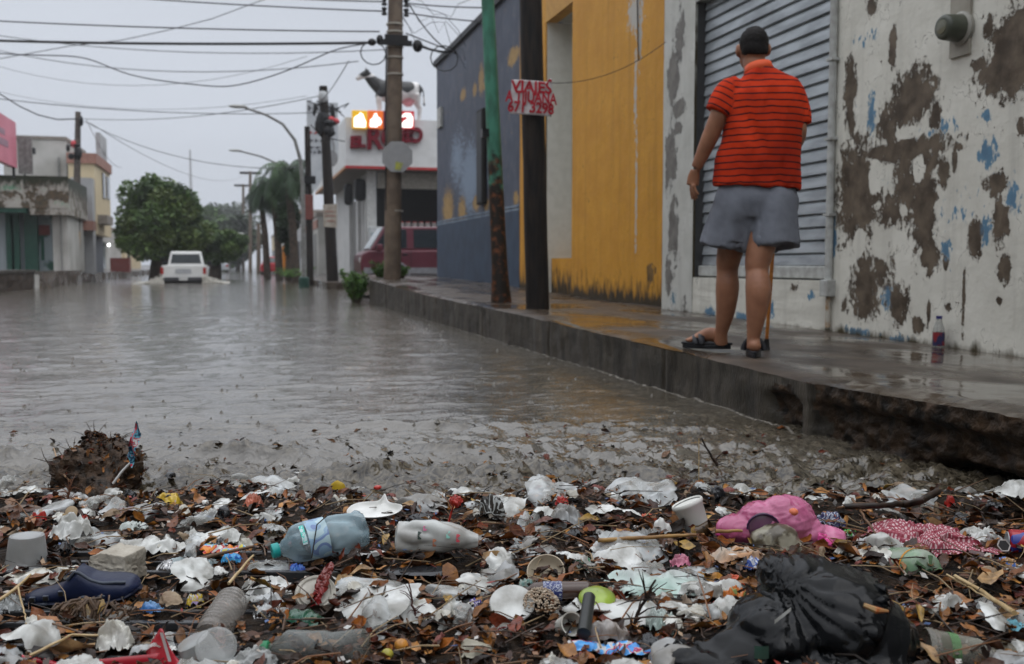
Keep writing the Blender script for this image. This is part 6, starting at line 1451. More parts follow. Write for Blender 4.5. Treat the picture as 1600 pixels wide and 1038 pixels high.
# clear bottle under the black bag
A = G(1296, 1030, .0); A.z = .022; B = A + RI * .115; bottle('clear bottle neck lying under the front of the black bag', A, B, .024, [(0, .9), (.3, 1), (.55, .95), (.7, .8), (.85, .95), (1, .8)], m_cb, crush=.15, seed=8)

# ---- cups, tubs, lids
def vessel(name, label, cat, p, axis, prof, m_, seg=40, parts=(), crush=0, seed=0, roll=0):
    t = thing(name, label, cat, M=between(p, Vector(p) + axis, roll)); mb = MB().lathe(prof, seg, closed=False)
    if crush: mb.warp(lambda q: q + Vector((q.x, q.y, 0)) * (-crush * max(0, ridge(q.x * 14 + seed, q.y * 14, q.z * 10) - .3)))
    mb.build('wall', m_, t, smooth=True)
    for nm, pr, mm in parts: MB().lathe(pr, seg, closed=pr[0][1] > 0).build(nm, mm, t, smooth=True)
    return t
p = G(42, 886, .0); k = 1 / ppm(p)
m_tub = plastic('frosted_tub', (.50, .52, .52), .3, .5, (.38, .39, .38), ns=4)
vessel('plastic_tub', 'frosted clear plastic tub standing upside down at the left edge', 'tub', p, Vector((.03, 0, 1)), [(0, 33 * k), (.004, 31 * k), (.01, 31 * k), (46 * k, 26 * k), (50 * k, 25 * k)], m_tub, parts=[('rim', [(-.002, 31 * k), (-.001, 35 * k), (.004, 35 * k), (.006, 31 * k)], m_tub), ('base', [(50 * k, 25 * k), (50 * k, 20 * k), (48 * k, 18 * k), (48 * k, .001)], m_tub)])
p = G(1092, 830, .01); k = 1 / ppm(p); ax = (Vector((0, 0, 1)) - RI * .42 + FH * .10).normalized()
m_cup = mat('foam_cup_white', (.60, .60, .56), .5, c2=(.54, .54, .50), ns=6)
vessel('foam_cup', 'white foam cup tipped upside down beside the pink bag', 'cup', p, ax, [(-.01, 17 * k), (.0, 17.5 * k), (42 * k, 23.5 * k), (44 * k, 25.5 * k), (48 * k, 25.5 * k), (50 * k, 24 * k), (48 * k, 22 * k)], m_cup, parts=[('base', [(46.5 * k, 23 * k), (46 * k, 12 * k), (46 * k, .001)], m_cup)])
p = G(1085, 836, .012); vessel('broken_cup', 'small dark brown bottle neck lying against the foam cup', 'bottle neck', p, (RI * .8 + Vector((0, 0, .45)) - FH * .3).normalized(), [(0, .018), (.012, .021), (.022, .018), (.05, .022)], plastic('brown_glass', (.06, .03, .01), .12), parts=[('ring', [(.0, .0195), (.012, .022), (.013, .0195)], mat('ochre_ring', (.22, .13, .03), .4))])
p = G(1470, 1000, .03); p.z = .055; k = 1 / ppm(p); ax = (RI * .98 + Vector((0, 0, -.06)) - FH * .12).normalized(); p = p - RI * 22 * k
vessel('clear_cup', 'translucent plastic cup with green marks lying on its side at bottom right', 'cup', p, ax, [(-.002, 34 * k), (0, 36 * k), (8 * k, 36 * k), (10 * k, 33.5 * k), (14 * k, 34.5 * k), (17 * k, 33 * k), (78 * k, 27 * k), (84 * k, 24 * k), (85 * k, 18 * k), (83 * k, .001)], plastic('dirty_clear_cup', (.32, .32, .27), .2, .48, (.20, .19, .16), ns=7), parts=[('green_print', [(30 * k, 32.4 * k), (44 * k, 30.9 * k)], plastic('green_print', (.12, .34, .12), .3, .5))])
p = G(330, 1028, .0); p.z = .01; k = 1 / ppm(p)
m_cup2 = plastic('milky_cup', (.50, .52, .51), .25, .48, (.36, .37, .36), ns=5)
vessel('milky_cup', 'crushed milky plastic cup tipped over beside the red plastic', 'cup', p - RI * 6 * k, (Vector((0, 0, .8)) - RI * .35 - FH * .15).normalized(), [(0, 34 * k), (.002, 36 * k), (.006, 35 * k), (40 * k, 30 * k), (52 * k, 27 * k), (54 * k, 20 * k), (54 * k, .001)], m_cup2, crush=.22, seed=2, parts=[('rim', [(-.002, 35 * k), (0, 37 * k), (.004, 37 * k), (.005, 35 * k)], m_cup2)])
p = G(338, 1012, .045); vessel('cup_lid', 'round milky lid leaning on the crushed milky cup', 'lid', p, (FW * -.8 + Vector((0, 0, .5)) + RI * .2).normalized(), [(0, .034), (.003, .036), (.005, .034), (.006, .028), (.004, .001)], m_cup2)
film('crushed_cup', 'flattened clear cup below the green capped bottle', 'cup', 400, 1028, 70, .06, .03, m_cup2, .1, 3.3)
p = G(493, 928, .03); k = 1 / ppm(p); axl = (Vector((0, 0, .75)) - FH * .6 + RI * .05).normalized()
vessel('tin_lid', 'round ridged cream lid with a red strip across it in the middle left', 'lid', p, axl, [(0, 31 * k), (.004, 32 * k), (.008, 30 * k), (.006, 27 * k), (.010, 25 * k), (.006, 23 * k), (.004, .001)], mat('cream_lid', (.44, .42, .37), .45, c2=(.26, .24, .20), ns=30))
o = sheet_geo(.028, .10, .012, 5, 10, rag=.3).build('red_strip', plastic('red_foil', (.22, .015, .015), .2)); facet(o); o.matrix_world = local(p + Vector((0, 0, .02)) - FH * .012 + RI * .012) @ Matrix.Rotation(-.45, 4, 'Z') @ Matrix.Rotation(.9, 4, 'X'); tag(o, 'dark red foil strip lying across the cream lid', 'foil')
p = G(800, 945, .028); k = 1 / ppm(p)
vessel('plastic_disc', 'round clear lid lying beside the cluster of pale grains', 'lid', p, (Vector((0, 0, .8)) - FH * .55).normalized(), [(0, 33 * k), (.003, 35 * k), (.006, 33 * k), (.004, 29 * k), (.003, .001)], plastic('clear_lid', (.24, .24, .22), .2, .45, (.16, .15, .13)), parts=[('rim', [(0, 34 * k), (.004, 35.5 * k), (.007, 34 * k)], m_wp)])
p = G(853, 893, .02); k = 1 / ppm(p)
vessel('foam_bowl', 'beige foam bowl with its rim up, just above the small dark bottle', 'bowl', p, (Vector((0, 0, .75)) - FH * .62 - RI * .1).normalized(), [(0, 29 * k), (.003, 30 * k), (.005, 28 * k), (-.01, 24 * k), (-.02, 18 * k), (-.022, .001)], mat('beige_foam', (.44, .38, .28), .5, c2=(.36, .30, .22), ns=12))
p = G(933, 932, .026); k = 1 / ppm(p)
vessel('lime_lid', 'lime green dome lid between two white bags', 'lid', p, (Vector((0, 0, .9)) - FH * .25).normalized(), [(-.004, 29 * k), (0, 28 * k), (.008, 20 * k), (.012, 10 * k), (.013, .001)], plastic('lime_plastic', (.30, .42, .05), .3, .95))
p = G(893, 975, .03); k = 1 / ppm(p)
vessel('cream_cup', 'small cream cup lying open towards the camera left of the dark tube', 'cup', p, (FW * -.75 + RI * .35 + Vector((0, 0, .35))).normalized(), [(-.045, 12 * k), (-.04, 14 * k), (0, 18 * k), (.003, 19 * k), (.002, 16.5 * k), (-.03, 11 * k), (-.032, .001)], mat('cream_cup', (.54, .53, .48), .4, c2=(.44, .42, .36)))
A = G(912, 990, .03); B = A + RI * .018 + FH * .10 + Vector((0, 0, .035)); o = MB().tube([A, A.lerp(B, .5), B], [.013, .0125, .012], 16).build('rubber_tube', mat('dark_rubber', (.02, .022, .02), .35), smooth=True); tag(o, 'short thick dark tube leaning beside the small cream cup', 'tube')
p = G(787, 992, .0); p.z = .028; k = 1 / ppm(p)
vessel('bottle_end', 'rounded clear bottle end with a pink ring in the bottom centre', 'bottle', p, (FW * -.72 + Vector((0, 0, .5))).normalized(), [(-.05, 27 * k), (0, 27 * k), (.012, 23 * k), (.02, 14 * k), (.018, .001)], plastic('clear_end', (.34, .34, .31), .15, .62, (.22, .2, .17)), parts=[('pink_ring', [(.019, 13 * k), (.023, 12 * k), (.019, 10 * k)], mat('pink_ring', (.40, .10, .10), .4)), ('hole', [(.0192, 8.5 * k), (.0202, 8 * k)], m_dark)])
p = G(112, 800, .03); vessel('tan_disc', 'small tan cardboard disc standing on edge at upper left', 'disc', p, (FW * -.8 + RI * .2 + Vector((0, 0, .25))).normalized(), [(0, .017), (.003, .017)], m_tan, parts=[('face', [(.0032, .016), (.0036, .015)], mat('tan_face', (.42, .31, .19), .5))])
# tin cans
A = G(1575, 846, .03); B = A + RI * .12 - FH * .03; t = thing('drink_can', 'red drink can with a blue patch at the right edge under the kerb', 'can', M=between(A, B)); L_ = .12
MB().lathe([(0, .024), (.005, .030), (.11, .030), (.12, .026)], 28).build('body', patch_mat('red_can', [(.30, .012, .02), (.30, .012, .02), (.03, .04, .22), (.30, .012, .02)], 14), t, smooth=True); MB().lathe([(-.001, .0245), (-.003, .024)], 28).build('rim', m_rim, t)
A = G(1302, 1030, .02); A.z = .03; D = (FW * -.6 + Vector((0, 0, .6)) - RI * .1).normalized(); t = thing('metal_cup', 'grey metal can end with a thin red rim at the bottom edge right of centre', 'can', M=between(A - D * .06, A))
MB().lathe([(0, .030), (.05, .031), (.062, .028), (.068, .018), (.070, .001)], 32).build('body', mat('dull_metal', (.34, .34, .38), .35, c2=(.2, .2, .24), metal=.3), t, smooth=True); MB().lathe([(.046, .0315), (.052, .0325), (.056, .031)], 32).build('rim', mat('rim_red', (.28, .03, .03), .4), t)
p = G(1112, 1032, .0); p.z = .028; o = MB().ball((0, 0, 0), (.034, .034, .030), 30, 20).build('grey_ball', mat('grey_ball', (.22, .22, .22), .35, c2=(.16, .16, .16), bump=.001, bs=300), smooth=True); o.location = p; tag(o, 'smooth grey ball in front of the black bag at the bottom edge', 'ball')

# ---- clog
def clog():
    p = G(132, 946, .012); p.z = max(p.z, .028); t = thing('clog', 'navy blue foam clog lying on its side at the left', 'shoe', M=local(p) @ Matrix.Rotation(R(4), 4, 'Z') @ Matrix.Rotation(R(-4), 4, 'Y'))
    k = 1 / ppm(p); mb = MB(); n = 60; L = 172 * k
    # profile (t along the shoe from heel strap at left to toe at right): lower z, upper z, half depth
    up = [(0, .020), (.06, .026), (.2, .030), (.34, .038), (.44, .060), (.50, .074), (.55, .066), (.62, .052), (.72, .044), (.85, .042), (.95, .038), (1, .026)]
    lw_ = [(0, .004), (.2, .000), (.5, -.004), (.75, -.006), (.93, .0), (1, .012)]
    dp = [(0, .012), (.06, .03), (.25, .036), (.5, .040), (.75, .046), (.9, .040), (.97, .028), (1, .012)]
    seg = 28; rings = []
    for i in range(n + 1):
        tt = i / n; x = (tt - .5) * L; zu = interp(up, tt); zl_ = interp(lw_, tt); d = interp(dp, tt); zc_ = (zu + zl_) / 2; hz = (zu - zl_) / 2
        for j in range(seg):
            a = 2 * math.pi * j / seg; c, s = math.cos(a), math.sin(a); e = .75
            mb.v.append((x, d * math.copysign(abs(c) ** e, c), zc_ + hz * math.copysign(abs(s) ** e, s) + .004 * math.sin(tt * 9 + a) * (1 if tt > .5 else 0)))
    mb.col = [(1, 1, 1, 1)] * len(mb.v)
    for i in range(n):
        for j in range(seg): mb.f.append((i * seg + j, i * seg + (j + 1) % seg, (i + 1) * seg + (j + 1) % seg, (i + 1) * seg + j)); mb.mi.append(0)
    mb.f.append(tuple(range(seg - 1, -1, -1))); mb.f.append(tuple(n * seg + j for j in range(seg))); mb.mi += [0, 0]
    mc_ = mat('navy_foam', (.008, .014, .045), .42, c2=(.005, .009, .028), ns=7, bump=.001, bs=90); o = mb.build('upper', mc_, t, smooth=True)
    s_ = MB(); s_.tube([((tt - .5) * L, 0, interp(lw_, tt) + .004) for tt in [i / 20 for i in range(21)]], [(interp(dp, i / 20) * 1.03, .008) for i in range(21)], 20); s_.build('sole', mat('clog_sole', (.010, .014, .035), .5, bump=.002, bs=60), t, smooth=True)
    for tt, zz in ((.10, .016), (.225, .018), (.365, .026)):
        x = (tt - .5) * L; y = -interp(dp, tt) - .001
        MB().box(x - .0065, x + .0065, y - .002, y + .006, zz - .0055, zz + .0055).build('vent_frame', mat('vent_frame', (.05, .06, .085), .4), t, bevel=.001); MB().box(x - .0048, x + .0048, y - .0032, y - .001, zz - .0042, zz + .0042).build('vent_hole', m_dark, t)
    MB().tube([((tt - .5) * L, -interp(dp, tt) * .80, interp(up, tt) - .004) for tt in [.42 + .5 * i / 14 for i in range(15)]], .0035, 8).build('opening_edge', mat('edge_grey', (.045, .055, .075), .35), t, smooth=True)
    for tt in (.04, .2, .56, .72): MB().ball(((tt - .5) * L, -interp(dp, tt) * .97, .004 if tt < .5 else .014), (.010, .004, .004), 10, 6).build('side_stud', mat('edge_grey', (.045, .055, .075), .35), t, smooth=True)
clog()
# ---- broken block
p = G(183, 922, .0); k = 1 / ppm(p)
bkm = MB(); bkm.grid(1, 1, lambda a, b: (0, 0, 0)); bkm = MB()
bm = bmesh.new(); bmesh.ops.create_cube(bm, size=1); bmesh.ops.subdivide_edges(bm, edges=bm.edges, cuts=14, use_grid_fill=True)
for v in bm.verts:
    x, y, z = v.co; f = 1 - .10 * z; x2 = x * 68 * k * (1 - .16 * (z + .5)); y2 = y * .085 * f; z2 = (z + .5) * .066
    r_ = .5 - min(.5 - abs(x), .0 + .5 - abs(x)); e = fbm(x * 3, y * 3, z * 3, 4)
    d = Vector((x, y, z)).normalized(); cut = .004 * e + .004 * N3(x * 14, y * 14, z * 14)
    if x < -.25 and z > .2: z2 -= (-.25 - x) * .045
    v.co = Vector((x2, y2, z2)) + d * cut
me = bpy.data.meshes.new('block'); bm.to_mesh(me); bm.free(); o = mesh_obj('concrete_chunk', me, mat('pale_concrete', (.40, .37, .31), .65, c2=(.22, .19, .15), ns=9, bump=.004, bs=70, lo=.3, hi=.6)); p.z += .03; o.matrix_world = local(p) @ Matrix.Rotation(R(-12), 4, 'Z') @ Matrix.Rotation(R(5), 4, 'Y'); b_ = o.modifiers.new('bevel', 'BEVEL'); b_.width = .002; facet(o); tag(o, 'broken block of pale concrete just above the navy clog', 'concrete block')
# ---- torn foam plate
p = G(588, 800, .03); k = 1 / ppm(p)
pl = MB(); out = [(-48, -9), (-44, 4), (-34, 12), (-10, 15), (4, 14), (8, 30), (14, 16), (22, 10), (46, 2), (40, -8), (18, -16), (-6, -18), (-30, -16)]
n_ = len(out); cx_ = 0
rings_ = []
for s, z in ((1.0, .010), (.86, .002), (.7, -.002), (.35, -.003)): rings_.append([Vector((x * k * s, y * k * 1.7 * s, z + (.012 if (x, y) in ((8, 30), (46, 2)) and s == 1 else 0))) for x, y in out])
vs = [q for r in rings_ for q in r] + [Vector((0, 0, -.003))]; fs = [(i * n_ + j, i * n_ + (j + 1) % n_, (i + 1) * n_ + (j + 1) % n_, (i + 1) * n_ + j) for i in range(3) for j in range(n_)] + [(3 * n_ + j, 3 * n_ + (j + 1) % n_, 4 * n_) for j in range(n_)]
o = MB().add(vs, fs).build('foam_plate', m_foam, solid=.003); o.matrix_world = local(p) @ Matrix.Rotation(.25, 4, 'X'); b_ = o.modifiers.new('sub', 'SUBSURF'); b_.levels = b_.render_levels = 2; facet(o); tag(o, 'torn white foam plate behind the blue water bottle', 'plate')

# ---- displaced lumps: bags
def lump(balls, vox, smooth_=4):
    q = MB()
    for c, r in balls: q.ball(c, r, 24, 16)
    return remeshed(q, vox, smooth_)
# pink bag
p = G(1215, 838, .0); k = 1 / ppm(p); t = thing('pink_bag', 'knotted pink plastic bag with rubbish showing through, upper right of the litter', 'bag', M=local(p))
me = lump([((-52 * k, 0, 12 * k), (44 * k, 40 * k, 22 * k)), ((-20 * k, 0, 22 * k), (44 * k, 44 * k, 32 * k)), ((12 * k, 0, 28 * k), (44 * k, 44 * k, 36 * k)), ((45 * k, -.01, 8 * k), (26 * k, 30 * k, 22 * k)), ((75 * k, -.015, 2 * k), (28 * k, 26 * k, 15 * k)), ((-85 * k, -.0, 2 * k), (12 * k, 14 * k, 10 * k))], .0045, 5)
ka = Vector((48 * k, 0, 20 * k))
for v in me.vertices:
    c = v.co - ka; a = math.atan2(c.z, c.y + .0001); d = c.length
    f = .006 * (abs(math.sin(a * 7 + 2 * N3(c.x * 12, c.z * 12))) - .5) * math.exp(-d / .07) + .003 * max(0, 1 - abs(noise.noise(Vector((v.co.x * 14, v.co.y * 14, v.co.z * 30)))) * 4) ** 1.5 + .0025 * max(0, 1 - abs(noise.noise(v.co * 44)) * 4) ** 1.5
    v.co += v.normal * f
mesh_obj('film', me, plastic('pink_film', (.58, .17, .31), .2, .78, (.46, .07, .20), ns=9, bump=.001, bs=120), t)
MB().tube([(-34 * k + 24 * k * math.cos(a * .33), -44 * k, 26 * k + 20 * k * math.sin(a * .33)) for a in range(0, 11)], .0028, 6).build('hoop', mat('dark_hoop', (.05, .02, .06), .4), t, smooth=True)
MB().lathe([(0, 22 * k), (.002, 21 * k), (.003, .001)], 24).xform(Matrix.Translation((-34 * k, -41 * k, 26 * k)) @ Matrix.Rotation(math.pi / 2, 4, 'X')).build('purple_disc', plastic('purple_disc', (.17, .07, .14), .3), t, smooth=True)
MB().ball((14 * k, -34 * k, 47 * k), (8 * k, 8 * k, 6 * k), 12, 8).build('orange_peel', mat('orange_spot', (.65, .17, .08), .4), t, smooth=True)
q = sheet_geo(50 * k, .05, .03, 4.4, 18, rag=.4).xform(Matrix.Translation((72 * k, -30 * k, 4 * k)) @ Matrix.Rotation(.8, 4, 'X') @ Matrix.Rotation(.3, 4, 'Y')); facet(q.build('tail', plastic('pink_deep', (.60, .06, .25), .25), t))
MB().ball((-88 * k, -.01, 4 * k), (9 * k, 9 * k, 8 * k), 10, 7).build('knot', plastic('pink_deep', (.60, .06, .25), .25), t, smooth=True)
# olive netted bag
p = G(1213, 856, .0); k = 1 / ppm(p); me = lump([((0, 0, 8 * k), (38 * k, 30 * k, 28 * k)), ((22 * k, 0, 0), (26 * k, 26 * k, 16 * k)), ((-22 * k, 0, 14 * k), (18 * k, 20 * k, 14 * k))], .004, 3)
for v in me.vertices: v.co += v.normal * (.005 * (1 - abs(noise.noise(v.co * 22)) * 2.4) + .002 * noise.noise(v.co * 70))
o = mesh_obj('olive_bag', me, plastic('olive_film', (.26, .24, .18), .3, .92, (.06, .05, .03), ns=26, lo=.45, hi=.55)); o.matrix_world = local(p); tag(o, 'stained olive-grey bag full of leaves in front of the pink bag', 'bag')
# black rubbish bag
p = G(1270, 1030, .0); p.z = 0; k = 1 / ppm(p); print('black bag k', k)
t = thing('rubbish_bag', 'large shiny black rubbish bag sprawled across the lower right of the litter', 'bag', M=local(p))
kb_ = k
def bb(px, py, dy, rx, ry, rz): return ((((px - 1270) * kb_), dy, (1030 - py) * kb_), (rx * kb_, ry, rz * kb_))
me = lump([bb(1330, 950, .09, 100, .13, 88), bb(1290, 915, .13, 70, .10, 62), bb(1375, 965, .07, 74, .11, 66), bb(1230, 965, .08, 74, .11, 60), bb(1180, 985, .05, 66, .08, 40), bb(1120, 990, .03, 62, .07, 22), bb(1085, 985, .03, 46, .05, 16), bb(1170, 1020, 0, 80, .06, 28), bb(1370, 1000, .03, 66, .10, 54), bb(1300, 1000, .0, 130, .08, 36), bb(1255, 890, .16, 34, .06, 32)], .006, 6)
kp_ = Vector(((1240 - 1270) * k, .13, (1030 - 880) * k)); kq = Vector(((1060 - 1270) * k, .03, (1030 - 985) * k))
for v in me.vertices:
    c = v.co - kp_; d = v.co - kq
    w1 = math.exp(-c.length / .22); ang = math.atan2(c.z * 1.1 + .0, c.x + .001)
    f = .010 * w1 * (abs(math.sin(ang * 9 + 1.8 * noise.noise(v.co * 5))) - .5)
    ang2 = math.atan2(d.z, d.x + .04); f += .008 * math.exp(-d.length / .2) * (abs(math.sin(ang2 * 12 + 2 * noise.noise(v.co * 6))) - .5)
    s = v.co.x * .85 + v.co.z * .5
    al = v.co.x * .8 + v.co.z * .6; q_ = Vector((al * 3.2, v.co.y * 9, (v.co.z * .8 - v.co.x * .6) * 15)); rdg = lambda q: max(0, 1 - abs(noise.noise(q)) * 3.4) ** 1.6
    f += .010 * rdg(q_ * .6) + .006 * rdg(q_ * 1.3 + Vector((7, 7, 7))) + .0018 * rdg(v.co * 26)
    v.co += v.normal * f
mesh_obj('film', me, mat('bag_black', (.003, .0033, .004), .17, c2=(.002, .0025, .003), spec=.16, bump=.0004, bs=140), t)
MB().tube([((1336 - 1270) * k, -.035, (1030 - 880) * k), ((1352 - 1270) * k, -.045, (1030 - 885) * k), ((1372 - 1270) * k, -.04, (1030 - 888) * k)], [.004, .006, .002], 6).build('orange_scrap', mat('orange_scrap', (.35, .09, .02), .4, c2=(.3, .22, .1), ns=60), t)
MB().grid(8, 6, lambda a, b: ((1172 + 22 * a - 1270) * k, -.03 - .004 * math.sin(a * 3), (1030 - 965 + 20 * b) * k)).build('green_patch', plastic('green_patch', (.03, .09, .07), .2), t)
q = MB(); q.grid(10, 4, lambda a, b: ((1205 + 30 * a - 1270) * k, -.018 + .02 * a, (1030 - 915 + 14 * a + 6 * b) * k)).build('grey_scrap', m_wp, t)
for hx, hy, hl, ha in ((1040, 985, 70, .5), (1052, 1000, 60, -.2)):
    o = sheet_geo(hl * k, .05, .016, hx * .1, 20, rag=.3, crease=10).xform(Matrix.Translation(((hx + 30 - 1270) * k, .02, (1030 - hy + 4) * k)) @ Matrix.Rotation(ha, 4, 'X')).build('bag_handle', _m['bag_black'], t); facet(o)
# gingham cloth
def gingham():
    m = bpy.data.materials.new('gingham_cloth'); m.use_nodes = True; t_ = m.node_tree; n = t_.nodes; l = t_.links; b = n['Principled BSDF']; b.inputs['Roughness'].default_value = .6
    a = n.new('ShaderNodeAttribute'); a.attribute_name = 'tint'; s = n.new('ShaderNodeSeparateColor'); l.new(a.outputs['Color'], s.inputs[0]); fs_ = []
    for ch in ('Red', 'Green'):
        f = n.new('ShaderNodeMath'); f.operation = 'FRACT'; mu = n.new('ShaderNodeMath'); mu.operation = 'MULTIPLY'; mu.inputs[1].default_value = 30 if ch == 'Red' else 30; l.new(s.outputs[ch], mu.inputs[0]); l.new(mu.outputs[0], f.inputs[0])
        g = n.new('ShaderNodeMath'); g.operation = 'GREATER_THAN'; g.inputs[1].default_value = .5; l.new(f.outputs[0], g.inputs[0]); fs_.append(g)
    ad = n.new('ShaderNodeMath'); ad.operation = 'ADD'; l.new(fs_[0].outputs[0], ad.inputs[0]); l.new(fs_[1].outputs[0], ad.inputs[1]); hf = n.new('ShaderNodeMath'); hf.operation = 'MULTIPLY'; hf.inputs[1].default_value = .5; l.new(ad.outputs[0], hf.inputs[0])
    r = n.new('ShaderNodeValToRGB'); r.color_ramp.interpolation = 'CONSTANT'; r.color_ramp.elements[0].color = (.20, .010, .025, 1); r.color_ramp.elements[1].position = .4; r.color_ramp.elements[1].color = (.24, .035, .06, 1)
    e_ = r.color_ramp.elements.new(.9); e_.color = (.48, .34, .34, 1); l.new(hf.outputs[0], r.inputs[0]); l.new(r.outputs[0], b.inputs['Base Color']); return m
p = G(1445, 838, .03); k = 1 / ppm(p); q = sheet_geo(152 * k, .30, .05, 2.7, 70, dome=.35, crease=8, rag=.35); q.usecol = True
q.col = [(v[0] / .26 + 2 + .1 * N3(v[0] * 9, v[1] * 9), v[1] / .26 + 2 + .1 * N3(v[0] * 9, v[1] * 9, 4), 0, 1) for v in q.v]
o = facet(q.build('gingham_cloth', gingham())); o.matrix_world = local(p) @ Matrix.Rotation(R(18), 4, 'Z'); tag(o, 'crumpled red and white checked cloth on the right of the litter', 'cloth')
# red plastic sheet bottom left and red rail
p = G(262, 1026, .02); k = 1 / ppm(p)
m_red = plastic('red_plastic', (.42, .012, .03), .28, 1, (.34, .008, .022), ns=3)
t = thing('red_basket', 'broken red plastic basket with a pointed corner at the bottom left edge', 'basket', M=local(from_uv(*uv(p), .032)))
z8 = .045
MB().grid(10, 8, lambda a, b: ((-34 + 74 * a * (1 - .35 * b)) * k * 1.0 + .004 * math.sin(b * 4), -.02 + .03 * b + .01 * math.sin(a * 5), -.01 + (58 * b * (1 - abs(a - .45) * 1.35)) * k)).build('corner_panel', m_red, t, smooth=True, solid=.002)
MB().tube([(-280 * k, .03, .0), (-200 * k, .012, -.006), (-160 * k, .0, -.014), (-70 * k, -.01, -.012), (0, -.012, -.012)], [(.006, .006)] * 5, 8).build('rail', m_red, t, smooth=True)
MB().grid(16, 3, lambda a, b: (-180 * k + 170 * k * a, -.012 + .002 * b, -.02 + .034 * b * (.5 + .6 * a))).build('side_panel', m_red, t, smooth=True, solid=.002)
MB().grid(4, 8, lambda a, b: ((8 - 12 * b + 5 * a) * k, -.024, .008 + 46 * b * k)).build('white_edge', mat('white_edge', (.5, .47, .45), .4), t)
